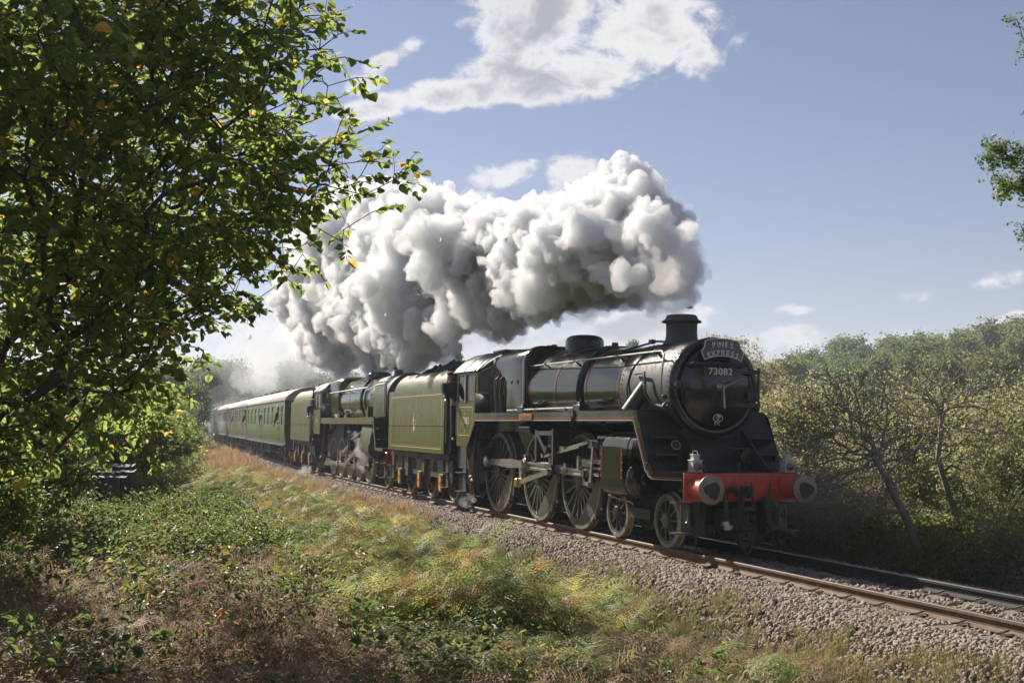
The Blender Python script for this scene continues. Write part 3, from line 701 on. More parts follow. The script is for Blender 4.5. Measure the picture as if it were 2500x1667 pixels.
    b.lathe((.08, .40, -.06), (.2, .1, -1), [(0, .04), (.02, .075), (.10, .085), (.16, .06)], 12); b.tube([(.10, .42, -.08), (.12, .46, .06), (.12, .45, .16)], [.022, .016, .010], 6); o = b.build('steam_heat_hose', BK, T); o.location = (1.05, 0, 1.0)
    # --- frame ends, guard irons, front steps
    b = MB()
    for s in (-1, 1): b.prism([(-11.0, .62), (-11.0, 1.25), (-9.3, 1.75), (.2, 1.75), (.2, 1.28), (.99, 1.28), (.99, .86), (.62, .84), (.45, .98), (-1.6, 1.02), (-2.4, .75), (-9.2, .62)], 'y', s*.56-.018, s*.56+.018)
    b.box(-2.3, -1.0, -.55, .55, 1.0, 1.5); b.box(-5.2, -4.2, -.55, .55, 1.2, 1.6); b.box(.3, .5, -.55, .55, .5, .8)
    b.build('main_frame', BK, T)
    for s in (-1, 1):
        b = MB(); b.tube([(.80, s*.62, .84), (.82, s*.66, .60), (.84, s*.72, .30), (.86, s*.75, .10), (.93, s*.75, .075)], .026, 6); b.box(.60, .86, s*.60-.02, s*.60+.02, .28, .84); b.box(.60, .95, s*.73-.10, s*.73+.02, .06, .11); b.build('guard_iron', BK, T)
        st = empty('cab_step' if False else 'front_ladder', (0, 0, 0), (0, 0, 0), T)
        b = MB()
        # plate with an oval hole, facing forward
        yc = s*.93; ol, hole = [], []
        for i in range(16):
            t = 2*math.pi*i/16; dx, dz = math.cos(t), math.sin(t); k = min(.088/abs(dx) if abs(dx) > 1e-6 else 9, .28/abs(dz) if abs(dz) > 1e-6 else 9)
            ol.append((yc+dx*k, .56+dz*k)); hole.append((yc+.048*dx, .60+.12*dz))
        vs = [(.83+e, p[0], p[1]) for e in (.012, -.012) for q in (ol, hole) for p in q]
        fs = []
        for i in range(16):
            j = (i+1) % 16; fs += [(i, j, 16+j, 16+i), (32+j, 32+i, 48+i, 48+j), (16+i, 16+j, 48+j, 48+i), (j, i, 32+i, 32+j)]
        b.add(vs, fs); b.build('bracket', MAT['wheel_grey'], st)
        for z in (.82, .33):
            b = MB(); b.prism([(.78, s*.86), (.78, s*1.16), (.81, s*1.20), (.96, s*1.20), (.99, s*1.16), (.99, s*.86)], 'z', z-.012, z+.010); b.build('tread', MAT['wheel_grey'], st)
    b = MB(); b.cyl((.55, 0, .40), (.55, 0, .62), .20, n=16); b.lathe((.7, 0, .72), (0, 0, -1), [(0, .28), (.34, .27), (.42, .18), (.52, .16), (.54, .02)], 18); b.build('brake_cylinder', BK, T)
    b = MB(); b.tube([(.75, -.50, .70), (.82, -.52, .45), (.84, -.46, .28), (.80, -.35, .24)], .018, 6); b.build('drain_hose', BK, T); b = MB(); b.tube([(.6, .74, .2), (.9, .78, .2), (1.0, .78, .14), (1.0, .78, .05)], .03, 6); b.build('rail_guard', BK, T)
    # --- cylinders
    for s in (-1, 1):
        cz, vz = 1.13, 1.665; cyc, vyc = -.985, -.985
        def sec(gr=0.0):
            lo = arc(cyc, cz, .335+gr, 180+18, 360, 16); up = arc(vyc+.02, vz, .265+gr, 0, 168, 12)
            return [(s*-1*-p[0]*-1 if False else p[0], p[1]) for p in lo+up]
        S2 = [(p[0]*(-s), p[1]) for p in sec()]; S3 = [(p[0]*(-s), p[1]) for p in sec(.012)]
        b = MB(); b.ring_stack([[(x, p[0], p[1]) for p in S2] for x in (-1.66, -.50)]); cyo = b.build('cylinder', BG, T, smooth=45)
        b = MB(); b.ring_stack([[(x, p[0], p[1]) for p in S3] for x in (-1.56, -.66)]); b.build('cylinder_cladding', G, cyo, smooth=45)
        b = MB(); b.lathe((-.50, s*.985, cz), (1, 0, 0), [(0, .35), (.02, .355), (.05, .35), (.06, .30), (.075, .28), (.08, .12), (.13, .08), (.135, .001)], 32); b.build('cylinder_cover', BG, cyo, smooth=40); b = MB(); b.lathe((-1.66, s*.985, cz), (-1, 0, 0), [(0, .33), (.03, .32), (.05, .2), (.10, .08), (.22, .075), (.22, .001)], 24); b.build('cylinder_cover', BG, cyo, smooth=40)
        b = MB(); b.lathe((-.64, s*.965, vz), (1, 0, 0), [(0, .26), (.18, .262), (.20, .25), (.34, .25), (.36, .235), (.40, .22), (.41, .001)], 28); b.build('valve_chest', BG, cyo, smooth=40); b = MB(); b.lathe((-1.60, s*.965, vz), (-1, 0, 0), [(0, .26), (.12, .25), (.18, .15), (.32, .10), (.34, .05), (.6, .045)], 24); b.build('valve_chest', BG, cyo, smooth=40)
        y0 = s*1.336
        for x0 in (-1.52, -.70):
            for dx in (0, .035):
                k = ribbon([(x0+dx, 1.78), (x0+dx, 1.05)], .010, 'y', y0 if s > 0 else y0-.003, .003)
                if False: k.build('x', BG)
        # flat cladding sheet between the two bores carries the lining
        b = MB(); b.prism([(-1.56, 1.12), (-.66, 1.12), (-.66, 1.68), (-1.56, 1.68)], 'y', s*1.325, s*1.333); b.build('cladding_sheet', G, cyo)
        for x0 in (-1.53, -.72):
            for dx in (0, .032): k = MB(); k.box(x0+dx, x0+dx+.009, min(s*1.333, s*1.337), max(s*1.333, s*1.337), 1.125, 1.675); k.build('lining', MAT['red_line'], cyo)
        k = MB()
        for z in np.arange(1.15, 1.68, .13):
            for x in (-1.55, -.67): k.sphere((x, s*1.334, z), .012, 6, 4)
        tag(k.build('bolting', ST, cyo), kind='stuff')
        b = MB(); b.tube([(-1.75, s*1.05, .86), (-1.72, s*1.08, .79), (-1.5, s*1.12, .77), (-.75, s*1.14, .73), (-.55, s*1.16, .70)], .014, 6); b.tube([(-1.4, s*1.0, .80), (-1.3, s*1.08, .72), (-1.0, s*1.1, .71)], .014, 6); b.build('drain_pipe', MAT['copper'], cyo)
        for x in (-1.55, -1.1, -.62): b = MB(); b.cyl((x, s*1.0, .83), (x, s*1.02, .72), .03, n=8); b.build('drain_cock', BK, cyo)
    # --- wheels
    drv = []; pin = (-.24, .24)
    for i, x in enumerate((-3.59, -5.75, -8.31)):
        for s in (-1, 1):
            if not drv: w = wheel(T, 1.88, 19, (MAT['wheel_grey'], MAT['tyre']), 'driving_wheel', pin, .42, R(-45), hub=.17); drv.append(w); w.location = (x, s*.755, .94)
            else:
                w = copy_tree(drv[0], T); w.location = (x, s*.755, .94); w.rotation_euler = (0, 0, 0 if s < 0 else math.pi)
    bw = None
    for x in (0, -1.905):
        for s in (-1, 1):
            if bw is None: bw = w = wheel(T, .914, 10, (MAT['wheel_grey'], MAT['tyre']), 'bogie_wheel', hub=.135, rim=.05, tyre_t=.065)
            else: w = copy_tree(bw, T)
            w.location = (x, s*.755, .457); w.rotation_euler = (0, R(17), 0 if s < 0 else math.pi)
    for x, r in ((0, .08), (-1.905, .08), (-3.59, .1), (-5.75, .1), (-8.31, .1)): b = MB(); b.cyl((x, -.7, .457 if x > -2 else .94), (x, .7, .457 if x > -2 else .94), r, n=10); b.build('axle', BK, T)
    b = MB()
    for s in (-1, 1): b.prism([(-2.3, .36), (-2.35, .62), (-1.3, .80), (-.6, .80), (.35, .62), (.35, .36)], 'y', s*.52-.02, s*.52+.02)
    for s in (-1, 1): b.box(-1.35, -.55, s*.80-.04, s*.80+.04, .42, .60)
    b.box(-1.25, -.65, -.6, .6, .55, .85); b.build('bogie_frame', BK, T)
    # --- rods and valve gear (camera side in full, far side rods too)
    for s in (-1, 1):
        y1, y2, y3 = s*.93, s*1.03, s*1.13
        pins = [(x+pin[0], .94+pin[1]) for x in (-3.59, -5.75, -8.31)]
        for (xa, za), (xb, zb) in ((pins[0], pins[1]), (pins[1], pins[2])):
            b = MB(); b.prism([(xb-.05, za-.075), (xb+.25, za-.065), ((xa+xb)/2, za-.10), (xa-.25, za-.065), (xa+.05, za-.075), (xa+.05, za+.075), (xa-.25, za+.065), ((xa+xb)/2, za+.10), (xb+.25, za+.065), (xb-.05, za+.075)], 'y', y1-.035, y1+.035)
            for x in (xa, xb): b.lathe((x, y1-s*-.05, za), (0, s, 0), [(-.02, .12), (.0, .125), (.09, .125), (.10, .11), (.12, .06), (.12, .001)], 16)
            b.build('coupling_rod', ST, T)
        (mx, mz) = pins[1]; cx, cz = -2.80, 1.13
        b = MB(); d = Vector((cx-mx, 0, cz-mz)); u = d.normalized(); n = Vector((-u.z, 0, u.x))
        A = Vector((mx, y2, mz)); B = Vector((cx, y2, cz))
        for o0, o1, yy in ((.085, .055, .012), (.085, .035, .032)):
            q = []
            for P, k in ((A, 1.0), (B, .72)): q.append((P+n*o0*k, P+n*o1*k, P-n*o1*k, P-n*o0*k))
            for i0, i1 in ((0, 1), (2, 3)):
                vs = []
                for pq in q:
                    for j in (i0, i1):
                        for e in (-yy, yy): vs.append(pq[j]+Vector((0, e, 0)))
                b.add(vs, [(0, 1, 3, 2), (4, 6, 7, 5), (0, 4, 5, 1), (2, 3, 7, 6), (0, 2, 6, 4), (1, 5, 7, 3)])
        vs = []
        for P, k in ((A, 1.0), (B, .72)):
            for o0 in (-.06, .06):
                for e in (-.012, .012): vs.append(P+n*o0*k+Vector((0, e, 0)))
        b.add(vs, [(0, 1, 3, 2), (4, 6, 7, 5), (0, 4, 5, 1), (2, 3, 7, 6), (0, 2, 6, 4), (1, 5, 7, 3)])
        b.lathe((mx, y2-s*.06, mz), (0, s, 0), [(0, .15), (.12, .15), (.13, .10), (.13, .001)], 18); b.cbox((mx, y2, mz+.18), (.12, .08, .10)); b.cyl((cx, y2-.06, cz), (cx, y2+.06, cz), .09, n=14); b.build('connecting_rod', ST, T)
        # return crank
        ex, ez = -6.03, .80
        b = MB(); d = Vector((ex-mx, ez-mz)); u = d.normalized(); nn = Vector((-u.y, u.x))
        b.prism([tuple(Vector((mx, mz))+nn*.10-u*.08), tuple(Vector((ex, ez))+nn*.055), tuple(Vector((ex, ez))-nn*.055), tuple(Vector((mx, mz))-nn*.10-u*.08)], 'y', y3-.03, y3+.03); b.lathe((mx, y3-s*.03, mz), (0, s, 0), [(0, .11), (.08, .10), (.085, .001)], 14); b.build('return_crank', ST, T)
        b = MB(); b.lathe((ex, y3+s*.02, ez), (0, s, 0), [(0, .10), (.10, .10), (.115, .085), (.12, .001)], 18); b.build('return_crank_boss', MAT['brass'], T)
        b = MB(); lx, lz = -4.34, 1.10
        def bar(b, P, Q, h0, h1, y, t):
            P, Q = Vector(P), Vector(Q); u = (Q-P).normalized(); n = Vector((-u.y, u.x))
            b.prism([tuple(P+n*h0), tuple(Q+n*h1), tuple(Q-n*h1), tuple(P-n*h0)], 'y', y-t, y+t)
        bar(b, (ex, ez), (lx, lz), .055, .045, s*1.19, .022); b.cyl((lx, s*1.14, lz), (lx, s*1.24, lz), .065, n=12); b.build('eccentric_rod', ST, T)
        # expansion link and its bracket
        b = MB(); ctr = (-2.4, 1.45); outer = [(-4.33-.02+.10*math.sin(t), z) for t, z in ((0, 1.05), (-.6, 1.2), (-1.2, 1.4), (-1.4, 1.6), (-1.1, 1.8), (-.5, 1.95))]; inner = [(x+.13, z) for x, z in reversed(outer)]
        b.prism(outer+inner, 'y', s*1.08, s*1.16); b.cyl((-4.42, s*1.02, 1.55), (-4.42, s*1.24, 1.55), .07, n=14); b.build('expansion_link', BK, T)
        b = MB(); b.box(-4.95, -4.0, min(s*1.20, s*1.24), max(s*1.20, s*1.24), 1.84, 1.93); b.box(-4.98, -4.90, min(s*.6, s*1.24), max(s*.6, s*1.24), 1.3, 1.95); b.box(-4.08, -4.0, min(s*.6, s*1.24), max(s*.6, s*1.24), 1.25, 1.98); bar(b, (-4.9, 1.9), (-4.4, 1.5), .05, .05, s*1.23, .015); b.build('motion_bracket', BK, T)
        b = MB(); bar(b, (-4.70, 1.43), (-2.62, 1.735), .030, .030, s*1.10, .014); bar(b, (-4.70, 1.40), (-2.9, 1.64), .024, .024, s*1.16, .012); b.cyl((-4.70, s*1.06, 1.42), (-4.70, s*1.20, 1.42), .05, n=10); b.cbox((-3.75, s*1.12, 1.575), (.22, .09, .11)); b.build('radius_rod', ST, T)
        b = MB(); bar(b, (-2.36, 1.74), (-2.50, .93), .035, .045, s*1.10, .018); b.cyl((-2.36, s*1.05, 1.70), (-2.36, s*1.16, 1.70), .05, n=10); b.cyl((-2.50, s*1.05, .94), (-2.50, s*1.16, .94), .05, n=10); bar(b, (-2.50, .93), (-2.80, .95), .035, .035, s*1.08, .02); b.build('combination_lever', ST, T)
        b = MB(); b.cyl((-2.7, s*.965, 1.70), (-1.7, s*.965, 1.70), .035, n=10); b.cbox((-2.45, s*1.0, 1.70), (.40, .14, .16)); b.cbox((-2.05, s*1.0, 1.83), (.5, .10, .05)); b.build('valve_spindle', ST, T)
        # slide bars, crosshead, piston rod
        b = MB(); b.box(-3.12, -1.72, min(s*.92, s*1.06), max(s*.92, s*1.06), 1.33, 1.40); b.box(-3.12, -1.72, min(s*.92, s*1.06), max(s*.92, s*1.06), 1.22, 1.27); b.box(-3.14, -3.05, min(s*.6, s*1.10), max(s*.6, s*1.10), 1.20, 1.46); b.build('slide_bar', ST, T)
        b = MB(); b.box(-3.0, -2.55, min(s*.93, s*1.07), max(s*.93, s*1.07), 1.262, 1.338); b.prism([(-2.98, 1.26), (-2.56, 1.26), (-2.62, .98), (-2.88, .95)], 'y', s*.94, s*1.06); b.cyl((-2.80, s*.9, 1.13), (-2.80, s*1.13, 1.13), .075, n=14); b.box(-2.86, -2.74, min(s*1.06, s*1.10), max(s*1.06, s*1.10), .90, 1.2); b.build('crosshead', BK, T)
        b = MB(); b.cyl((-2.65, s*.985, 1.13), (-1.7, s*.985, 1.13), .042, n=12); b.build('piston_rod', ST, T)
        # sand pipes, brake hangers
        for i, x in enumerate((-3.59, -5.75, -8.31)):
            b = MB(); b.tube([(x+.98, s*.72, 1.30), (x+1.0, s*.74, .9), (x+.97, s*.75, .55), (x+.80, s*.76, .25)], .028, 6); b.box(x+.90, x+1.0, s*.75-.05, s*.75+.05, .45, .85); b.cyl((x+.80, s*.66, .30), (x+.80, s*.86, .30), .05, n=8); b.tube([(x+.72, s*.8, .55), (x+.62, s*.8, .22), (x+.56, s*.8, .10)], .014, 6); b.build('brake_hanger', BK, T)
        b = MB(); b.cyl((-6.2, s*1.0, 1.98), (-5.6, s*1.0, 1.98), .13, n=18); b.build('reservoir', BG, T)
        b = MB(); b.prism([(-7.6, 2.1), (-5.9, 2.1), (-5.95, 1.5), (-6.6, 1.5), (-7.1, 1.9), (-7.6, 1.95)], 'y', s*.80-.01, s*.80+.01); b.build('splasher_sheet', G, T)
    # --- ashpan, injectors and pipework under the cab
    b = MB(); b.prism([(-9.2, 1.9), (-6.4, 1.9), (-6.6, .95), (-7.0, .6), (-8.9, .6), (-9.2, .9)], 'y', -.5, .5); b.build('ashpan', BK, T)
    for s in (-1, 1):
        for k, (x, rad, mt) in enumerate(((-9.35, .030, 'copper'), (-9.50, .032, 'copper'), (-9.62, .026, 'copper'))):
            b = MB(); b.tube([(x+.30, s*.95, 1.75), (x+.25, s*1.06, 1.45), (x+.02, s*1.10, 1.15), (x-.04, s*1.10, .9), (x-.05, s*1.08, .6), (x-.02, s*1.06, .38), (x-.10, s*1.02, .25)], rad, 8); b.build('injector_pipe', MAT[mt], T)
        b = MB(); b.tube([(-8.98, s*1.0, 2.05), (-9.05, s*1.12, 1.9), (-9.08, s*1.16, 1.3), (-9.06, s*1.16, .85), (-9.16, s*1.12, .70), (-9.5, s*1.08, .66)], .055, 10); b.tube([(-8.8, s*1.0, 2.0), (-8.85, s*1.1, 1.85), (-8.93, s*1.12, 1.3), (-8.96, s*1.12, .8), (-9.1, s*1.05, .6)], .04, 8); b.build('delivery_pipe', BK, T)
        b = MB(); b.lathe((-9.3, s*1.06, .66), (-1, 0, 0), [(0, .06), (.04, .10), (.1, .10), (.12, .07), (.25, .08), (.30, .11), (.36, .10), (.38, .05)], 12); b.lathe((-9.5, s*1.06, .58), (0, 0, 1), [(0, .06), (.06, .09), (.2, .09), (.24, .05)], 10); b.cbox((-9.6, s*1.06, .72), (.14, .14, .2)); b.build('injector', BK, T)
        st = empty('cab_ladder', (0, 0, 0), (0, 0, 0), T)
        b = MB(); b.box(-10.05, -9.80, s*1.12-.01, s*1.12+.01, .35, 1.5); b.build('bracket', BK, st)
        for z in (.40, .86): b = MB(); b.box(-10.12, -9.74, s*1.20-.10, s*1.20+.10, z-.012, z+.012); b.build('tread', MAT['wheel_grey'], st)
    b = MB(); b.box(-10.7, -8.9, -1.05, 1.05, .95, 1.5); b.build('drag_box', BK, T)
    # vertical pipework in front of the cab
    b = MB(); rg = random.Random(2)
    for i in range(9):
        x = -8.5+.11*i; r = rg.uniform(.016, .036); b.tube([(x, -.92, 3.5-rg.uniform(0, .3)), (x-.03, -1.03, 3.1), (x+.04*rg.uniform(-1, 1), -1.06, 2.8), (x+.02, -1.02, 2.33)], r, 6)
    for i in range(5): b.lathe((-8.45+.18*i, -1.0, 2.62+.1*rg.random()), (0, 0, 1), [(0, .03), (.03, .06), (.09, .06), (.12, .03)], 8)
    b.cbox((-8.2, -1.02, 2.9), (.5, .05, .03)); b.build('pipework', BK, T)
loco1()

def cab(T, x0, x1, zb, gm, num, small=False, wood=True):
    """driver's cab: x0 rear, x1 front of the side sheet"""
    B = MAT['black_satin']; H = 1.30
    cb = empty('cab', (0, 0, 0), (0, 0, 0), T)
    zw0, zw1, zg = 2.60, 3.262, 3.33
    w0, w1 = x0+.05, x1-.10
    for s in (-1, 1):
        b = MB(); y0, y1 = s*H, s*(H-.02)
        # lower sheet with its cut front corner, then window surround bars
        b.prism([(x0, zb), (x1-.55, zb), (x1-.10, zb+.45), (x1, 2.10), (x1, zw0), (x0, zw0)] if not small else [(x0, zb), (x1-.02, zb), (x1, 2.1), (x1, zw0), (x0, zw0)], 'y', y0, y1)
        b.box(x0, w0, min(y0, y1), max(y0, y1), zw0, zg); b.box(w1, x1, min(y0, y1), max(y0, y1), zw0, zg); b.box(w0, w1, min(y0, y1), max(y0, y1), zw1, zg)
        sd = b.build('cab_side', gm, cb)
        for (a, c) in ((w0, (w0+w1)/2-.02), ((w0+w1)/2+.02, w1)):
            k = ribbon(rrect(a+.02, c-.02, zw0+.02, zw1-.02, .03), .035, 'y', s*(H-.03), .02, True); fr = k.build('window_frame', MAT['wood'] if (a == w0 and wood) else B, sd)
            k = MB(); k.box(a+.03, c-.03, s*(H-.022)-.003, s*(H-.022)+.003, zw0+.03, zw1-.03); k.build('pane', MAT['glass'], fr)
        k = MB(); k.box((w0+w1)/2-.02, (w0+w1)/2+.02, s*(H+.01)-.012, s*(H+.01)+.012, zw0-.02, zw1+.01); k.build('window_post', MAT['grey_line'], sd)
        if not small:
            k = MB()
            for x in np.arange(x0+.04, x1, .085):
                for z in (zw0-.02, zg-.03): k.sphere((x, s*(H+.002), z), .010, 6, 3)
            for z in np.arange(zb+.05, 3.3, .09):
                k.sphere((x0+.02, s*(H+.002), z), .010, 6, 3)
                if z > 2.1: k.sphere((x1-.02, s*(H+.002), z), .010, 6, 3)
            for x in np.arange(x0+.1, x1-.5, .13):
                for z in (zb+.10, zb+.17, zb+.24): k.sphere((x, s*(H+.002), z), .012, 6, 3)
            tag(k.build('riveting', gm, sd), kind='stuff')
            pl = rrect(x0+.10, x1-.16, 1.86, 2.47, .05)
            k = ribbon([(x0+.10, 1.90), (x0+.10, 2.42)] + [(p[0], p[1]) for p in arc(x0+.15, 2.42, .05, 180, 90, 3)] + [(x1-.21, 2.47)] + arc(x1-.21, 2.42, .05, 90, 0, 3) + [(x1-.16, 2.05), (x1-.36, 1.80), (x1-.42, 1.785), (x0+.16, 1.785), (x0+.11, 1.82)], .016, 'y', s*(H+.0035) if s > 0 else -(H+.0035), .003*s, True); k.build('lining', MAT['cream'], sd)
            for z in (2.40, 1.83): k = MB(); k.box(x0+.14, x1-(.22 if z > 2 else .45), min(s*H, s*(H+.0035)), max(s*H, s*(H+.0035)), z-.006, z+.006); k.build('lining', MAT['orange'], sd)
            if s < 0:
                lettering(num, .235, ((x0+x1)/2-.02, -H-.004, 2.135), SIDE, MAT['cream'], sd, 'number', .003, 1.0, .98, bold=.003)
                lettering('5', .07, ((x0+x1)/2-.06, -H-.004, 2.315), SIDE, MAT['letter'], sd, 'power_class', .003)
                k = MB(); xm = (x0+x1)/2-.05; k.prism([(xm-.04, 1.87), (xm+.04, 1.87), (xm, 1.95)], 'y', -H-.004, -H); k.build('triangle_mark', MAT['yellow'], sd)
        else:
            if s < 0: lettering(num, .21, ((x0+x1)/2, -H-.004, 2.15), SIDE, MAT['cream'], sd, 'number', .003, 1.0, .9, bold=.003)
        k = MB(); k.cyl((x0-.04, s*(H-.0), 1.75), (x0-.04, s*H, 2.65), .017, n=8); k.build('grab_rail', MAT['steel'], sd)
        # angled front sheet with its spectacle window
        yi = .90; xf = x1+.40
        def Q(t, z): return (x1+(xf-x1)*t, s*(H-.01+(yi-H)*t), z)
        b = MB()
        def quad(P): b.add(list(P), [(0, 1, 2, 3)])
        zt0, zt1 = 3.33, 3.66
        wl, wr = .08, .80
        quad((Q(0, 2.31), Q(1, 2.31), Q(1, 2.80), Q(0, 2.80))); quad((Q(0, 2.80), Q(wl, 2.80), Q(wl, 3.33+.03), Q(0, 3.33))); quad((Q(wr, 2.80), Q(1, 2.80), Q(1, zt1), Q(wr, 3.59))); quad((Q(wl, 3.26), Q(wr, 3.46), Q(wr, 3.59), Q(wl, 3.36)))
        b.add([Q(1, 2.31), (xf, s*.1, 2.31), (xf, s*.1, 3.8), Q(1, zt1)], [(0, 1, 2, 3)])
        o = b.build('cab_front', B, cb); md = o.modifiers.new('t', 'SOLIDIFY'); md.thickness = .012
        k = MB(); P = [Q(wl, 2.80), Q(wr, 2.80), Q(wr, 3.46), Q(wl, 3.26)]
        k.tube([Vector(p)+Vector((.012, -.0*s, 0)) for p in P+[P[0]]], .022, 6); fr = k.build('window_frame', MAT['brass'] if wood else MAT['grey_line'], o)
        k = MB(); k.add(P, [(0, 1, 2, 3)]); k.build('pane', MAT['glass'], fr)
    # roof: sloped lower panels, then the arch
    sec = [(-1.31, zg), (-1.22, 3.44), (-1.02, 3.62), (-.72, 3.77), (-.36, 3.855), (0, 3.88)]; sec = sec + [(-p[0], p[1]) for p in reversed(sec[:-1])]
    b = MB(); rr = []
    for x, k, rise in ((x0-.35, 0.0, 0), (x0, 0, 0), (x1, 0, 0), (x1+.42, 1, 0)):
        rr.append([(x - (0 if k == 0 else .36*abs(p[0])**1.5/1.5), p[0]*(1 if k == 0 else .98), p[1]+.008) for p in sec] + [(x - (0 if k == 0 else .36*abs(p[0])**1.5/1.5), p[0]*.985, p[1]-.02) for p in reversed(sec)])
    b.ring_stack(rr); rf = b.build('cab_roof', B, cb, smooth=40)
    for x in (x0-.34, x0+.55, x1):
        k = MB(); k.tube([(x, p[0]*1.003, p[1]+.012) for p in sec], .012, 5); k.build('roof_rib', B, rf)
    k = MB(); k.box(x0+.2, x1-.3, -.45, .45, 3.86, 3.905); k.build('roof_ventilator', B, rf, bevel=.01)
    for s in (-1, 1):
        k = MB(); k.tube([(x0-.35, s*1.315, zg+.005), (x1+.02, s*1.315, zg+.005)], .014, 5); k.build('gutter', B, rf)
    # floor, backhead, seat
    k = MB(); k.box(x0-.1, x1, -1.2, 1.2, 1.66, 1.70); k.box(x1-.35, x1+.3, -.75, .75, 1.7, 3.3); k.box(x0+.15, x0+.45, -1.15, -.8, 1.7, 2.35); k.build('backhead', MAT['dark_in'], cb)
    return cb
cab(L1, -10.07, -8.72, 1.52, MAT['green_side'], '73082')
# ------------------------------------------------------------------ tenders
def tender(xa, xb, label, gm, lined, coal_seed=1):
    T = vehicle('locomotive_tender', xa, xb); tag(T, label, 'tender')
    B, BK = MAT['black_satin'], MAT['black_grime']
    sec = [(-1.28, 1.28), (-1.28, 2.92), (-1.268, 3.04), (-1.235, 3.14), (-1.18, 3.24), (-1.10, 3.34), (-1.00, 3.43), (-.90, 3.50)]
    x0, x1 = -5.36, .60
    for s in (-1, 1):
        b = MB(); rr = []
        for x in (x0, x0+.65, x0+.651, x1):
            top = 3.02 if x <= x0+.65 else 9
            pts = [(s*p[0]*-1*-1, min(p[1], top)) for p in sec]
            pts = [(s*-p[0], min(p[1], top)) for p in sec]
            inn = [(q[0]-s*.02, q[1]-.004) for q in reversed(pts)]
            rr.append([(x, q[0], q[1]) for q in pts+inn])
        b.ring_stack(rr); sd = b.build('tender_side', gm, T, smooth=40)
        if lined:
            yy = s*1.2835
            k = ribbon(rrect(x0+.30, x1-.30, 1.40, 2.84, .07), .020, 'y', yy-(.0 if s > 0 else .003), .003, True); k.build('lining', MAT['cream'], sd)
            for z, a, c in ((2.795, x0+.36, x1-.36), (1.445, x0+.36, x1-.36)):
                k = MB(); k.box(a, c, min(s*1.281, s*1.285), max(s*1.281, s*1.285), z-.007, z+.007); k.build('lining', MAT['orange'], sd)
        k = MB()
        for x in ((-4.6, -3.6, -2.68, -1.68, -.65) if lined else np.arange(x0+.2, x1, .42)):
            for z in np.arange(1.42 if lined else 1.35, 2.75 if lined else 2.9, .125 if lined else .09): k.sphere((x, s*1.281, z), .015, 6, 3)
        for x in np.arange(x0+.04, x1, .06 if lined else .09): k.sphere((x, s*1.281, 2.0), .013, 5, 3)
        tag(k.build('riveting', paint('rivet_'+label[:5]+str(s), (.12, .125, .06), .35, dirt_amt=.2), sd), kind='stuff')
        if not lined: k = MB(); k.box(x0, x1, min(s*1.28, s*1.287), max(s*1.28, s*1.287), 1.98, 2.02); k.build('seam_strip', gm, sd)
        if lined and s < 0:                                  # the railway's crest: oval with wheel and lion band
            k = MB(); k.prism([(-2.40+.105*math.cos(t), 2.10+.27*math.sin(t)) for t in [2*math.pi*i/24 for i in range(24)]], 'y', -1.2845, -1.279); cr = k.build('crest', MAT['cream'], sd)
            k = MB(); k.prism([(-2.40+.085*math.cos(t), 2.10+.245*math.sin(t)) for t in [2*math.pi*i/24 for i in range(24)]], 'y', -1.2865, -1.279); k.build('crest_field', paint('crest_field', (.10, .075, .04), .4, dirt_amt=.2), cr)
            k = MB(); k.prism([(-2.46, 2.06), (-2.42, 2.02), (-2.37, 2.03), (-2.34, 2.10), (-2.345, 2.20), (-2.37, 2.29), (-2.40, 2.32), (-2.44, 2.30), (-2.43, 2.20), (-2.465, 2.14)], 'y', -1.289, -1.28); k.build('lion', MAT['crest_red'], cr)
            k = MB(); k.prism([(-2.48, 2.05), (-2.435, 2.05), (-2.43, 2.23), (-2.47, 2.25), (-2.485, 2.15)], 'y', -1.2885, -1.28); k.build('shield', MAT['letter'], cr)
            k = MB(); k.lathe((-2.40, -1.279, 1.935), (0, -1, 0), [(0, .075), (.009, .075), (.009, .055), (.008, .02), (.008, .001)], 18); k.build('crest_wheel', MAT['cream'], cr)
            for dx in (-1, 1):
                for z in (2.04, 2.15): k = MB(); k.box(-2.40+dx*.115-(.0 if dx > 0 else .10), -2.40+dx*.115+(.10 if dx > 0 else 0), -1.285, -1.28, z-.012, z+.012); k.build('crest_bar', MAT['cream'], cr)
                k = MB(); k.box(-2.40+dx*.215-.008, -2.40+dx*.215+.008, -1.285, -1.28, 2.03, 2.16); k.build('crest_bar', MAT['cream'], cr)
    b = MB(); b.box(x0-.02, x0, -1.27, 1.27, 1.28, 3.02); b.prism([(x1-.12, 1.4), (x1, 1.4), (x1, 3.3), (x1-.12, 3.5)], 'y', -1.2, 1.2); b.prism([(p[0], p[1]) for p in sec]+[(-p[0], p[1]) for p in reversed(sec)], 'x', x0+.60, x0+.66); b.build('tender_end', B, T)
    b = MB(); b.tube([(x1-.02, p[0]*1.002, p[1]) for p in sec]+[(x1-.02, -p[0]*1.002, p[1]) for p in reversed(sec)], .016, 6); b.build('tender_beading', B, T)
    for s in (-1, 1):
        b = MB(); b.prism([(x1+.0, 1.30), (x1+.30, 1.32), (x1+.30, 2.55), (x1+.02, 2.62)], 'y', s*1.20-.01, s*1.20+.01); b.build('shovel_plate', B, T)
        b = MB(); b.cyl((x1+.08, s*1.27, 1.55), (x1+.08, s*1.27, 2.62), .018, n=8); b.build('grab_rail', MAT['steel'], T)
    # tank top, coal
    b = MB(); b.box(x0, x1-.02, -1.24, 1.24, 2.96, 3.0); b.build('tank_top', B, T)
    rng = random.Random(coal_seed); me_l = []
    b = MB(); nx, ny = 30, 14
    def H(u, v): return 3.20 + .62*(1-(2*v-1)**2)*(.55+.45*math.sin(math.pi*min(1, u*1.25))) + .10*mnoise.noise(Vector((u*9, v*7, coal_seed)))
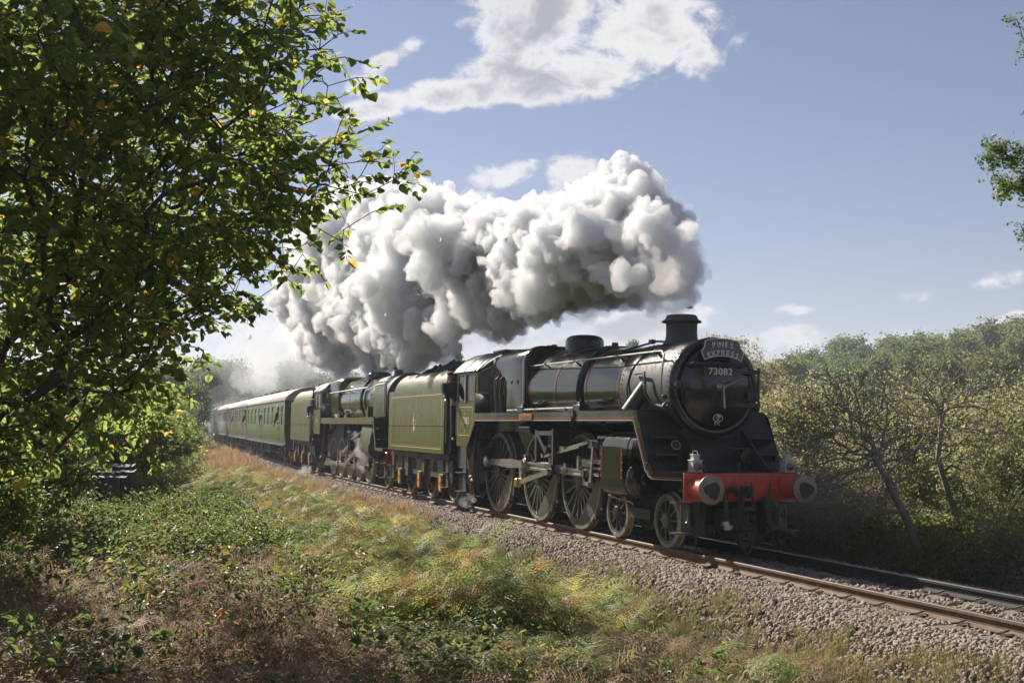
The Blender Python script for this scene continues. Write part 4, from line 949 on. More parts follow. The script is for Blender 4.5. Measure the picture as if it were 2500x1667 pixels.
    vs = [(x0+.75+(x1-.25-x0-.75)*i/nx, -.98+1.96*j/ny, H(i/nx, j/ny)) for i in range(nx+1) for j in range(ny+1)]
    b.add(vs, [(i*(ny+1)+j, (i+1)*(ny+1)+j, (i+1)*(ny+1)+j+1, i*(ny+1)+j+1) for i in range(nx) for j in range(ny)])
    for _ in range(420):
        u, v = rng.random(), rng.random(); p = (x0+.75+(x1-1-x0)*u, -.95+1.9*v, H(u, v)); r = rng.uniform(.04, .11); q = [rng.uniform(.7, 1.3) for _ in range(6)]
        b.add([(p[0]+r*q[0], p[1], p[2]), (p[0]-r*q[1], p[1], p[2]), (p[0], p[1]+r*q[2], p[2]), (p[0], p[1]-r*q[3], p[2]), (p[0], p[1], p[2]+r*q[4]), (p[0], p[1], p[2]-r*q[5])], [(0, 2, 4), (2, 1, 4), (1, 3, 4), (3, 0, 4), (2, 0, 5), (1, 2, 5), (3, 1, 5), (0, 3, 5)])
    tag(b.build('coal', MAT['coal'], T, smooth=0), kind='stuff')
    # frame, springs, axleboxes, wheels
    for s in (-1, 1):
        y = s*1.02
        b = MB(); b.prism([(.55, 1.28), (.55, .55), (.35, .30), (-.35, .30), (-.45, .45), (-.62, .62), (-1.45, .62), (-1.62, .45), (-1.75, .30), (-2.45, .30), (-2.55, .45), (-2.75, .62), (-3.6, .62), (-3.75, .45), (-3.9, .30), (-4.6, .30), (-4.75, .6), (-5.3, .65), (-5.3, 1.28)], 'y', y-.015, y+.015); fr = b.build('tender_frame', MAT['wheel_grey'], T)
        for xm in (-1.05, -3.15):
            k = MB(); k.lathe((xm, y-.0, .88), (0, s, 0), [(0, .001), (0, .20), (.018, .20), (.019, .001)], 20); k.build('frame_opening', MAT['dark_in'], fr)
        for x in (0, -2.1, -4.25):
            a = empty('axlebox', (x, s*1.10, .50), (0, 0, 0), T)
            k = MB(); k.box(-.16, .16, -.07, .07, -.24, .20); k.box(-.20, .20, -.09, .05, .17, .24); k.box(-.03, .03, -.03, .03, .24, .62); k.build('axlebox_case', BK, a, bevel=.01)
            k = MB(); k.prism([(-.10, -.12), (-.06, -.20), (.06, -.20), (.10, -.12), (.10, .14), (.05, .20), (-.05, .20), (-.10, .14)], 'y', s*.07, s*.115); lid = k.build('axlebox_cover', MAT['yellow'], a)
            k = MB(); k.box(-.085, .085, min(s*.115, s*.119), max(s*.115, s*.119), -.03, .025); k.build('cover_band', MAT['frame_red'], lid)
            k = MB()
            for i in range(7): k.box(-.55+.05*i, .55-.05*i, -.05, .05, .60+.022*i, .618+.022*i)
            for q in (-.5, .5): k.cyl((q, 0, .60), (q, 0, .82), .03, n=8); k.cbox((q, 0, .86), (.09, .09, .12))
            k.build('leaf_spring', BK, a)
    tw_ = None
    for x in (0, -2.1, -4.25):
        for s in (-1, 1):
            if tw_ is None: tw_ = w = wheel(T, 1.0, 10, (MAT['wheel_grey'], MAT['tyre']), 'tender_wheel', hub=.13)
            else: w = copy_tree(tw_, T)
            w.location = (x, s*.755, .5); w.rotation_euler = (0, 0, 0 if s < 0 else math.pi)
    b = MB(); b.box(x0, x1-.05, -1.15, 1.15, 1.10, 1.28); b.box(-5.2, .4, -.7, .7, .75, 1.1); b.box(-3.9, -3.55, -1.12, -1.0, .55, 1.25); b.build('underframe', BK, T)
    b = MB(); b.box(-2.0, -1.78, -1.14, -1.0, .60, 1.18); b.build('tank_pipe', MAT['green_dull'], T)
    for s in (-1, 1):
        st = empty('tender_ladder', (0, 0, 0), (0, 0, 0), T)
        for xx in (.45, -5.2):
            k = MB(); k.box(xx-.10, xx+.10, s*1.14-.008, s*1.14+.008, .38, 1.25); k.build('bracket', BK, st)
            for z in (.42, .80): k = MB(); k.box(xx-.15, xx+.15, s*1.20-.09, s*1.20+.09, z-.01, z+.01); k.build('tread', MAT['wheel_grey'], st)
    b = MB(); b.box(x0-.06, x0-.02, -1.1, 1.1, .86, 1.27); b.build('buffer_beam', MAT['frame_red'] if lined else BK, T)
    for s in (-1, 1):
        k = MB(); k.lathe((x0-.06, s*.87, 1.055), (-1, 0, 0), [(0, .14), (.25, .12), (.25, .09), (.33, .09), (.34, .22), (.37, .22), (.38, .001)], 18); k.build('buffer', BK, T)
    return T
tender(-11.80, -16.05, 'olive green lined tender with oval crest behind the front engine', MAT['green_side'], True, 1)
tender(-32.15, -36.40, 'plain weathered green tender between second engine and first coach', MAT['green_dull'], False, 5)

# ------------------------------------------------------------------ second engine
def loco2():
    T = vehicle('steam_locomotive', -19.05, -28.4); tag(T, 'second steam locomotive with smoke deflectors and ten small driving wheels', 'locomotive')
    G, GS, BG, BS, BK, SM, ST = MAT['green_gloss'], MAT['green_dull'], MAT['black_gloss'], MAT['black_satin'], MAT['black_grime'], MAT['smokebox'], MAT['steel']
    G2 = paint('green_second', (.050, .060, .020), .16, dirt=(.04, .036, .02), dirt_amt=.5, scale=2, streak=4, coat=.3)
    b = MB(); rr = []
    for x, zc, r in ((-2.7, 2.88, .84), (-5.0, 2.89, .88), (-7.85, 2.90, .92)): rr.append([(x, r*math.cos(t), zc+r*math.sin(t)) for t in [2*math.pi*i/56 for i in range(56)]])
    b.ring_stack(rr); bo = b.build('boiler', G2, T, smooth=50)
    for x, r in ((-2.8, .845), (-4.4, .872), (-6.1, .895), (-7.7, .921)):
        k = MB(); k.lathe((x-.04, 0, 2.89), (1, 0, 0), [(0, r-.02), (0, r+.008), (.08, r+.008), (.08, r-.02)], 48, cap=False); k.build('boiler_band', BG, bo)
    def fs(w, top, bot): return [(-.75, bot), (-w, 2.5)] + arc(-w+.42, top-.44, .42, 180, 95, 7) + arc(w-.42, top-.44, .42, 85, 0, 7) + [(w, 2.5), (.75, bot)]
    b = MB(); b.ring_stack([[(x, p[0], p[1]) for p in fs(w, t, 2.05)] for x, w, t in ((-10.2, 1.0, 3.84), (-8.0, 1.0, 3.88), (-7.86, .96, 3.82))]); b.build('firebox', G2, T, smooth=45)
    b = MB(); b.lathe((-2.75, 0, 2.88), (1, 0, 0), [(0, .80), (0, .858), (2.6, .858), (2.62, .80), (2.66, .6), (2.74, .3), (2.76, .01)], 56); sb = b.build('smokebox', SM, T, smooth=40)
    b = MB(); b.lathe((-1.30, 0, 3.66), (0, 0, 1), [(-.05, .44), (.05, .36), (.22, .35), (.25, .45), (.28, .45), (.30, .38), (.35, .37), (.34, .30)], 32); b.build('chimney', BS, T)
    b = MB(); b.lathe((-5.1, 0, 3.62), (0, 0, 1), [(0, .58), (.1, .50), (.2, .48), (.29, .42), (.34, .30), (.355, .1), (.356, .01)], 32); b.build('dome', BG, T, smooth=60)
    b = MB(); b.lathe((-6.2, -.1, 3.72), (0, 0, 1), [(0, .14), (.1, .14), (.14, .16), (.2, .16), (.22, .05)], 14); b.lathe((-3.9, -.3, 3.62), (0, 0, 1), [(0, .12), (.12, .16), (.2, .14), (.22, .02)], 12); b.build('safety_valve', BK, T)
    for s in (-1, 1):
        b = MB(); pts = [(-3.9, s*.25, 3.72)] + [(-3.8, s*.935*math.cos(R(a)), 2.89+.935*math.sin(R(a))) for a in np.linspace(65, -25, 10)] + [(-3.85, s*.8, 2.35)]; b.tube(pts, .05, 8); b.build('feed_pipe', BG, T)
        # running plate
        b = MB(); yo = s*1.28; b.box(-10.0, -.40, min(yo, s*.9), max(yo, s*.9), 2.245, 2.265); b.box(-10.0, -.35, min(yo, yo-s*.016), max(yo, yo-s*.016), 2.035, 2.245); b.build('running_plate', GS, T)
        b = MB(); b.prism([(-.36, 2.26), (-.22, 2.26), (.22, 1.22), (.08, 1.22)], 'y', yo, yo-s*.02); b.box(.10, 1.15, min(yo, yo-s*.02), max(yo, yo-s*.02), 1.19, 1.29); b.build('plate_front', GS, T)
        b = MB(); b.prism([(-.72, 2.28), (1.02, 2.28), (1.12, 2.35), (1.16, 3.30), (1.08, 3.41), (-.30, 3.42), (-.45, 3.36), (-.66, 2.95)], 'y', s*1.17, s*1.185); df = b.build('smoke_deflector', G2, T)
        k = MB(); k.tube([(-2.6, s*1.0, 3.20), (-.2, s*1.21, 3.30), (.98, s*1.21, 3.32), (1.02, s*1.21, 3.28), (1.02, s*1.21, 2.35)], .017, 6); k.build('handrail', ST, df)
        k = MB()
        for x, z in ((-.1, 3.32), (.3, 3.34), (.7, 3.36), (.05, 3.2), (.5, 3.24)): k.sphere((x, s*1.187, z), .02, 6, 4)
        tag(k.build('bolting', BS, df), kind='stuff')
        b = MB(); b.tube([(-10.1, s*1.0, 3.25), (-6, s*.98, 3.28), (-2.6, s*.96, 3.30)], .017, 6)
        for x in (-9.2, -7.6, -6, -4.4): b.cyl((x, s*.84, 3.22), (x, s*.98, 3.28), .016, n=6)
        b.build('handrail', ST, T)
        for x in (-6.9, -5.5): b = MB(); b.prism([(x-.35, 2.27), (x, 2.53), (x+.25, 2.36), (x+.1, 2.27)], 'y', s*1.0, s*1.14); b.build('lubricator', BS, T)
        b = MB(); b.prism([(-1.75, 2.27), (-1.62, 2.62), (-1.48, 2.62), (-1.48, 2.27)], 'y', s*.9, s*1.2); b.build('steam_pipe_cover', GS, T)
        # cylinder
        lo = arc(-.98, 1.28, .37, 190, 360, 14) + arc(-.97, 1.80, .27, 0, 165, 10); S2 = [(p[0]*(-s), p[1]) for p in lo]
        b = MB(); b.ring_stack([[(x, p[0], p[1]-.05*(x+1.3)) for p in S2] for x in (-2.15, -.62)]); cyo = b.build('cylinder', GS, T, smooth=40)
        b = MB(); b.lathe((-.62, s*.98, 1.26), (1, 0, 0), [(0, .37), (.05, .37), (.07, .30), (.10, .1), (.12, .01)], 24); b.build('cylinder_cover', BS, cyo)
        b = MB(); b.lathe((-.62, s*.97, 1.76), (1, 0, 0), [(0, .26), (.25, .25), (.28, .1), (.29, .01)], 20); b.build('valve_chest', BS, cyo)
        b = MB(); b.tube([(-.9, s*1.05, .88), (-.6, s*1.1, .80), (.05, s*1.15, .80)], .02, 6); b.build('drain_pipe', MAT['copper'], cyo)
        # motion
        pz, px_ = .762-.25, .05
        xs = (-2.85, -4.5, -6.1, -7.74, -9.37)
        for a, c in zip(xs[:-1], xs[1:]):
            b = MB(); b.box(c+px_-.02, a+px_+.02, min(s*.90, s*.96), max(s*.90, s*.96), pz-.06, pz+.06); b.cyl((a+px_, s*.88, pz), (a+px_, s*1.0, pz), .11, n=12); b.build('coupling_rod', ST, T)
        b = MB(); P = Vector((xs[2]+px_, pz)); Q = Vector((-3.3, 1.30)); u = (Q-P).normalized(); n = Vector((-u.y, u.x)); b.prism([tuple(P+n*.08), tuple(Q+n*.06), tuple(Q-n*.06), tuple(P-n*.08)], 'y', s*1.0, s*1.06); b.build('connecting_rod', ST, T)
        b = MB(); P = Vector((xs[2]+.1, .95)); Q = Vector((-4.9, 1.25)); u = (Q-P).normalized(); n = Vector((-u.y, u.x)); b.prism([tuple(P+n*.05), tuple(Q+n*.04), tuple(Q-n*.04), tuple(P-n*.05)], 'y', s*1.12, s*1.16); b.cyl((P.x, s*1.08, P.y), (P.x, s*1.2, P.y), .1, n=12); b.build('eccentric_rod', ST, T)
        b = MB(); b.box(-5.1, -4.4, min(s*1.1, s*1.16), max(s*1.1, s*1.16), 1.72, 1.80); b.box(-4.95, -4.85, min(s*.7, s*1.15), max(s*.7, s*1.15), 1.1, 2.03); b.prism([(-4.95, 1.15), (-4.75, 1.15), (-4.7, 1.5), (-4.78, 1.85), (-4.95, 1.85), (-4.9, 1.5)], 'y', s*1.05, s*1.12); b.build('expansion_link', BK, T)
        b = MB(); b.prism([(-4.85, 1.42), (-2.9, 1.74), (-2.9, 1.80), (-4.85, 1.48)], 'y', s*1.06, s*1.10); b.box(-3.75, -2.15, min(s*.9, s*1.05), max(s*.9, s*1.05), 1.48, 1.54); b.box(-3.75, -2.15, min(s*.9, s*1.05), max(s*.9, s*1.05), 1.36, 1.40); b.cyl((-3.3, s*.98, 1.27), (-2.1, s*.98, 1.27), .04, n=8); b.box(-3.5, -3.1, min(s*.92, s*1.07), max(s*.92, s*1.07), 1.12, 1.44); b.build('slide_bar', ST, T)
        for k_, (dx, m) in enumerate(((.0, 'copper'), (.16, 'copper'), (.28, 'copper'))):
            b = MB(); x = -10.2+dx; b.tube([(x, s*1.08, 2.03), (x-.02, s*1.12, 1.4), (x-.10, s*1.12, .8), (x-.16, s*1.1, .45), (x-.05, s*1.05, .25)], .035 if k_ == 0 else .022, 6); b.build('injector_pipe', MAT[m], T)
        b = MB(); b.lathe((-10.2, s*1.08, .62), (-1, 0, 0), [(0, .06), (.05, .13), (.2, .12), (.26, .16), (.4, .12), (.42, .05)], 10); b.build('injector', BK, T)
        b = MB()
        for z in (2.24, 1.90, 1.55): b.box(-.2+(2.24-z)*.42, .3+(2.24-z)*.30, s*.93-.3, s*.93+.3, z-.015, z+.015)
        b.build('front_step', BS, T)
    b = MB(); b.prism([(-.30, 2.24), (-.24, 2.26), (.20, 1.25), (.14, 1.22)], 'y', -1.25, 1.25); b.box(.1, 1.2, -1.22, 1.22, 1.27, 1.285); b.build('front_plate', BS, T)
    b = MB(); b.box(1.12, 1.17, -1.10, 1.10, .86, 1.28); b.build('buffer_beam', MAT['frame_red'], T)
    for s in (-1, 1):
        k = MB(); k.lathe((1.17, s*.87, 1.055), (1, 0, 0), [(0, .16), (.25, .13), (.25, .09), (.36, .09), (.37, .23), (.41, .23), (.42, .001)], 20); k.build('buffer', MAT['dark_red'], T)
        k = MB(); k.tube([(1.19, s*1.06, 1.2), (1.24, s*1.12, 1.1), (1.20, s*1.12, .85), (1.24, s*1.08, .62)], [.07, .10, .07, .04], 8); k.build('lamp_bracket', MAT['dark_red'], T)
        st = empty('front_ladder', (0, 0, 0), (0, 0, 0), T)
        k = MB(); k.box(.82, .98, s*1.12-.01, s*1.12+.01, .3, .9); k.build('bracket', BK, st)
        for z in (.36, .80): k = MB(); k.box(.75, 1.05, s*1.18-.09, s*1.18+.09, z-.01, z+.01); k.build('tread', MAT['wheel_grey'], st)
    b = MB()
    for s in (-1, 1): b.prism([(-11, .62), (-11, 1.5), (-.5, 1.7), (.0, 1.2), (1.1, 1.2), (1.1, .8), (.4, .8), (-1, .9), (-2.2, .5), (-10, .45)], 'y', s*.58-.02, s*.58+.02)
    b.box(-10.8, -7.5, -.8, .8, .7, 2.05); b.box(-2, -.6, -.6, .6, 1.0, 2.1); b.build('main_frame', BK, T)
    w0 = None
    for i, x in enumerate((-2.85, -4.5, -6.1, -7.74, -9.37)):
        for s in (-1, 1):
            if w0 is None: w0 = w = wheel(T, 1.524, 16, (MAT['wheel_grey'], MAT['tyre']), 'driving_wheel', (.05, -.25), .62, R(-85), hub=.16)
            else: w = copy_tree(w0, T)
            w.location = (x, s*.755, .762); w.rotation_euler = (0, 0, 0 if s < 0 else math.pi)
    p0 = None
    for s in (-1, 1):
        if p0 is None: p0 = w = wheel(T, .914, 10, (MAT['wheel_grey'], MAT['tyre']), 'pony_wheel', hub=.13)
        else: w = copy_tree(p0, T)
        w.location = (0, s*.755, .457); w.rotation_euler = (0, 0, 0 if s < 0 else math.pi)
    cab(T, -11.38, -9.95, 1.62, MAT['green_dull'], '92214', small=True, wood=False)
loco2()

# ------------------------------------------------------------------ coaches
def coach(front, length, label, body, roof, wins, z0, z1, split, detail=True, doors=(), vents=(), ww=.62):
    """front: track x of the leading end; wins: distances of window centres behind it"""
    T = vehicle('railway_coach', front-3.2, front-length+3.2); tag(T, label, 'coach', 'coaches behind the two engines')
    x1, x0 = 3.2, 3.2-length+.25; H = 1.40
    B, U = MAT['coach_dark'], MAT['coach_dark']
    for s in (-1, 1):
        # side built as panels round the window openings
        def yz(z): return s*(H - (.10*((1.75-z)/.7)**2 if z < 1.75 else .0) - (.03*((z-2.5)/.6)**2 if z > 2.5 else 0))
        b = MB()
        cuts = []
        for d in sorted(wins): cuts.append((x1-d-ww/2, x1-d+ww/2))
        def panel(xa, xb, za, zb, n=4):
            vs, fs = [], []
            for i in range(n+1):
                z = za+(zb-za)*i/n
                vs += [(xa, yz(z), z), (xb, yz(z), z), (xa, yz(z)-s*.03, z), (xb, yz(z)-s*.03, z)]
            for i in range(n):
                a = i*4; fs += [(a, a+1, a+5, a+4), (a+2, a+6, a+7, a+3), (a, a+4, a+6, a+2), (a+1, a+3, a+7, a+5)]
            fs += [(0, 2, 3, 1), (n*4, n*4+1, n*4+3, n*4+2)]
            b.add(vs, fs)
        panel(x0, x1, 1.06, z0, 6); panel(x0, x1, z1, 3.14, 3)
        xs = [x0] + [e for c in sorted(cuts) for e in c] + [x1]
        for i in range(0, len(xs), 2): panel(xs[i], xs[i+1], z0, z1, 3)
        sd = b.build('coach_side', body, T, smooth=25)
        for (a, c) in cuts:
            k = ribbon(rrect(a+.012, c-.012, z0+.012, z1-.012, .05, 3), .032, 'y', yz(2.4)-(.006 if s < 0 else -.003), .012, True); fr = k.build('window_frame', MAT['window_frame'], sd)
            if split:
                zm = z0+(z1-z0)*.64
                k = MB(); k.box(a+.01, c-.01, yz(2.4)+s*-.006-.003, yz(2.4)+s*-.006+.003, z0+.01, zm); k.build('pane', MAT['glass'], fr)
                k = MB(); k.box(a+.01, c-.01, yz(2.4)-s*.025-.002, yz(2.4)-s*.025+.002, z0+.01, zm); k.build('blind', MAT['blind'], fr)  # pale sheet behind the glass paints in the reflected sky
                k = MB(); k.box(a+.01, c-.01, yz(2.4)-.010, yz(2.4)+.012, zm-.012, zm+.016); k.build('transom', MAT['window_frame'], fr)
            else:
                k = MB(); k.box(a+.01, c-.01, yz(2.4)-s*.01-.003, yz(2.4)-s*.01+.003, z0+.01, z1-.01); k.build('pane', MAT['glass'], fr)
            if detail:
                k = MB(); k.box(a-.015, c+.015, min(yz(z1), yz(z1)+s*.025), max(yz(z1), yz(z1)+s*.025), z1+.005, z1+.03); k.build('rain_strip', MAT['window_frame'], fr)
        for d in doors:
            k = ribbon([(x1-d-.33, 1.10), (x1-d-.33, 3.0), (x1-d+.33, 3.0), (x1-d+.33, 1.10)], .012, 'y', yz(2.2)-(.004 if s < 0 else -.002), .004); dr = k.build('door', U, sd)
            k = MB(); k.box(x1-d+.22, x1-d+.28, min(yz(2), yz(2)+s*.04), max(yz(2), yz(2)+s*.04), 1.84, 1.87); k.build('door_handle', MAT['brass'], dr)
            for z in (1.25, 1.75): k = MB(); k.cbox((x1-d-.33, yz(z)+s*.01, z), (.05, .05, .07)); k.build('hinge', U, dr)
        b = MB(); b.box(x0+.3, x1-.3, s*1.30-.13, s*1.30+.13, .94, .98); b.box(x0, x1, s*1.31-.03, s*1.31+.03, .98, 1.07); b.build('footboard', MAT['blind'] if False else U, T)
    sec = [(-H+.01, 3.14), (-1.36, 3.26), (-1.22, 3.44), (-.98, 3.60), (-.65, 3.74), (-.3, 3.815), (0, 3.835)]; sec = sec+[(-p[0], p[1]) for p in reversed(sec[:-1])]
    b = MB(); b.ring_stack([[(x, p[0]*k, 3.14+(p[1]-3.14)*k) for p in sec] for x, k in ((x0-.04, .985), (x0, 1.01), (x1, 1.01), (x1+.04, .985))]); rf = b.build('roof', roof, T, smooth=40)
    for s in (-1, 1): k = MB(); k.tube([(x0, s*(H+.005), 3.15), (x1, s*(H+.005), 3.15)], .016, 5); k.build('gutter', U, rf)
    for d in vents: k = MB(); k.lathe((x1-d, -.30, 3.80), (0, 0, 1), [(0, .07), (.06, .07), (.07, .13), (.12, .13), (.16, .06), (.165, .001)], 10); k.build('roof_ventilator', U, rf)
    for e, xe in ((0, x0), (1, x1)):
        b = MB(); b.prism([(-1.28, 1.06), (-H+.005, 1.6), (-H+.005, 3.14)] + [(p[0]*.998, p[1]-.004) for p in sec] + [(H-.005, 3.14), (H-.005, 1.6), (1.28, 1.06)], 'x', xe-(.025 if e else -.0), xe+(.0 if e else .025)); en = b.build('coach_end', B, T)
        sgn = 1 if e else -1
        k = MB(); k.box(xe+sgn*.0 if sgn > 0 else xe-.40, xe+.40 if sgn > 0 else xe, -.50, .50, 1.2, 3.2); k.build('gangway', MAT['dark_in'], en)
        for s in (-1, 1): k = MB(); k.lathe((xe, s*.87, 1.05), (sgn, 0, 0), [(0, .12), (.3, .11), (.3, .07), (.4, .07), (.41, .20), (.45, .20), (.455, .001)], 14); k.build('buffer', U, en)
    b = MB(); b.box(x0+.1, x1-.1, -1.30, 1.30, .98, 1.06); b.box(x0+.3, x1-.3, -.9, -.75, .78, .98); b.box(x0+.3, x1-.3, .75, .9, .78, .98)
    b.build('underframe', U, T)
    b = MB(); xm = (x0+x1)/2
    for s in (-1, 1): b.tube([(xm-3.0, s*1.0, .98), (xm-1.2, s*1.0, .50), (xm+1.2, s*1.0, .50), (xm+3.0, s*1.0, .98)], .04, 6)
    b.box(xm+1.6, xm+2.6, -1.2, -.6, .45, .95); b.box(xm-2.8, xm-1.8, -1.2, -.6, .5, .95); b.cyl((xm-.6, -.9, .7), (xm+.5, -.9, .7), .2, n=12); b.build('truss', U, T)
    b = MB(); b.box(x0+.3, x1-.1, -1.33, 1.33, 1.10, 1.16); b.box(x0+.3, x1-.1, -.05, .05, 1.16, 3.1); b.build('interior', MAT['dark_in'], T)
    wh = None
    for xc in (0, -(length-6.4)):
        bg = empty('bogie', (xc, 0, 0), (0, 0, 0), T)
        for s in (-1, 1):
            k = MB(); k.prism([(-1.75, .52), (-1.5, .72), (-.7, .78), (-.5, .62), (.5, .62), (.7, .78), (1.5, .72), (1.75, .52), (1.5, .40), (1.1, .36), (.8, .5), (-.8, .5), (-1.1, .36), (-1.5, .40)], 'y', s*1.0-.04, s*1.0+.04)
            for x in (-1.3, 1.3): k.box(x-.14, x+.14, s*1.06-.07, s*1.06+.07, .34, .62); k.box(x-.5, x+.5, s*1.06-.05, s*1.06+.05, .66, .74)
            k.box(-.35, .35, s*1.05-.06, s*1.05+.06, .38, .62); k.build('bogie_frame', U, bg)
        for x in (-1.3, 1.3):
            for s in (-1, 1):
                if wh is None:
                    k = MB(); k.lathe((0, .07, 0), (0, -1, 0), [(0, .46), (0, .485), (.03, .485), (.05, .457), (.135, .45), (.135, .39), (.09, .37), (.08, .15), (.13, .12), (.14, .001)], 32); wh = w = k.build('wheel', MAT['tyre'], bg)
                else: w = inst(wh, bg)
                w.location = (x, s*.755, .457); w.rotation_euler = (0, 0, 0 if s < 0 else math.pi)
    return T
W1 = [1.17, 3.14, 5.77, 7.88, 9.92, 13.29, 15.62, 18.11, 20.75]
coach(-38.62, 22.2, 'bright green panelled coach with narrow frames, coupled behind the weathered tender', MAT['green_coach'], MAT['roof_grey'], W1, 1.93, 2.92, True, True, (2.2, 11.7), (9, 13.5, 16.8, 20.5))
coach(-61.05, 21.0, 'pale green coach with tall windows and grey doors, second in the train', MAT['coach_maroon'], MAT['roof_grey'], [1.2, 2.3, 4.0, 6.5, 9.1, 11.4, 13.8, 16.4, 18.6, 20.0], 2.05, 3.0, False, True, (3.0, 10.2, 17.4), (3, 12))
coach(-82.25, 22.0, 'drab coach with a row of close-set windows, third in the train', MAT['coach_maroon'], MAT['roof_grey'], [2.2+1.45*i for i in range(13)], 2.0, 2.98, False, False, (1.2, 20.8), (4, 11, 17), .95)
coach(-104.5, 22.0, 'coach veiled by drifting steam, fourth in the train', MAT['coach_maroon'], MAT['roof_grey'], [2.2+1.6*i for i in range(12)], 2.0, 2.98, False, False, (), (6, 14), .9)
coach(-126.7, 22.0, 'hazy last coach at the tail of the train', MAT['coach_maroon'], MAT['roof_grey'], [2.2+1.6*i for i in range(12)], 2.0, 2.98, False, False, (), (), .9)

# ------------------------------------------------------------------ headboard and lamps
def headboard():
    M = Matrix.Rotation(CANT, 4, 'X')
    o0 = empty('train_headboard', M @ Vector((.44, 0, 3.36)), (CANT, R(-4), 0)); tag(o0, 'black arched PINES EXPRESS headboard on the smokebox top', 'headboard')
    def out(k=1.0):
        top = [(.335*math.sin(t)/math.sin(.5)*1.0, .152+.045*(math.cos(t)-math.cos(.5))/(1-math.cos(.5))) for t in np.linspace(-.5, .5, 9)]
        bot = [(.365*math.sin(t)/math.sin(.6), -.185+.075*(math.cos(t)-math.cos(.6))/(1-math.cos(.6))) for t in np.linspace(.6, -.6, 9)]
        left = [(-.425, -.045), (-.36, .04)]; right = [(.36, .04), (.425, -.045)]
        return top+right+bot+left
    P = out()
    b = MB(); b.prism(P, 'x', -.012, .006); b.build('board', MAT['black_gloss'], o0)
    b = ribbon([(p[0]*.975, p[1]*.965) for p in P], .014, 'x', .006, .004, True); b.build('border', MAT['letter'], o0)
    def arcword(w, size, rad, zc, adv):
        tot = sum(adv.get(c, 1.0) for c in w); u = -tot/2
        for c in w:
            a = adv.get(c, 1.0); m = (u+a/2)*size*.74/rad; u += a
            lettering(c, size, (.012, rad*math.sin(m), zc-rad*(1-math.cos(m))), FRONT, MAT['letter'], o0, 'letter', .005, 1, 1.0, -m, bold=.002)
    arcword('PINES', .132, 1.1, .085, {'I': .55}); arcword('EXPRESS', .124, .85, -.055, {})
headboard()
def lamp(x, y, label):
    M = Matrix.Rotation(CANT, 4, 'X')
    o0 = empty('oil_lamp', M @ Vector((x, y, 1.307)), (CANT, 0, 0)); tag(o0, label, 'lamp')
    b = MB(); b.box(-.085, .085, -.085, .085, 0, .195); b.box(-.095, .095, -.095, .095, 0, .02); b.box(-.095, .095, -.095, .095, .185, .20); b.build('lamp_body', MAT['white'], o0, bevel=.006)
    b = MB(); b.box(-.055, .055, -.055, .055, .20, .285); b.box(-.065, .065, -.065, .065, .275, .29); b.build('lamp_cap', MAT['white'], o0, bevel=.005)
    b = MB(); b.tube([(0, -.045, .285), (0, -.045, .325), (0, -.03, .345), (0, .03, .345), (0, .045, .325), (0, .045, .285)], .008, 6); b.build('lamp_handle', MAT['white'], o0)
    b = MB(); b.lathe((.08, .0, .095), (1, 0, 0), [(0, .066), (.045, .062), (.055, .064), (.06, .05)], 20); rg = b.build('lens_ring', MAT['buffer_steel'], o0)
    b = MB(); b.lathe((.125, 0, .095), (1, 0, 0), [(0, .050), (.015, .042), (.024, .025), (.028, .002)], 16); b.build('lens', MAT['lens'], rg)
lamp(.88, -.775, 'white oil lamp on the platform over the beam, beside the worn buffer with copper pipes')
lamp(.88, .985, 'white oil lamp on the platform end nearest the bushes beyond the line')
bpy.data.objects['oil_lamp']['label'] = 'white oil lamp on the buffer beam on the side with the nameplate'

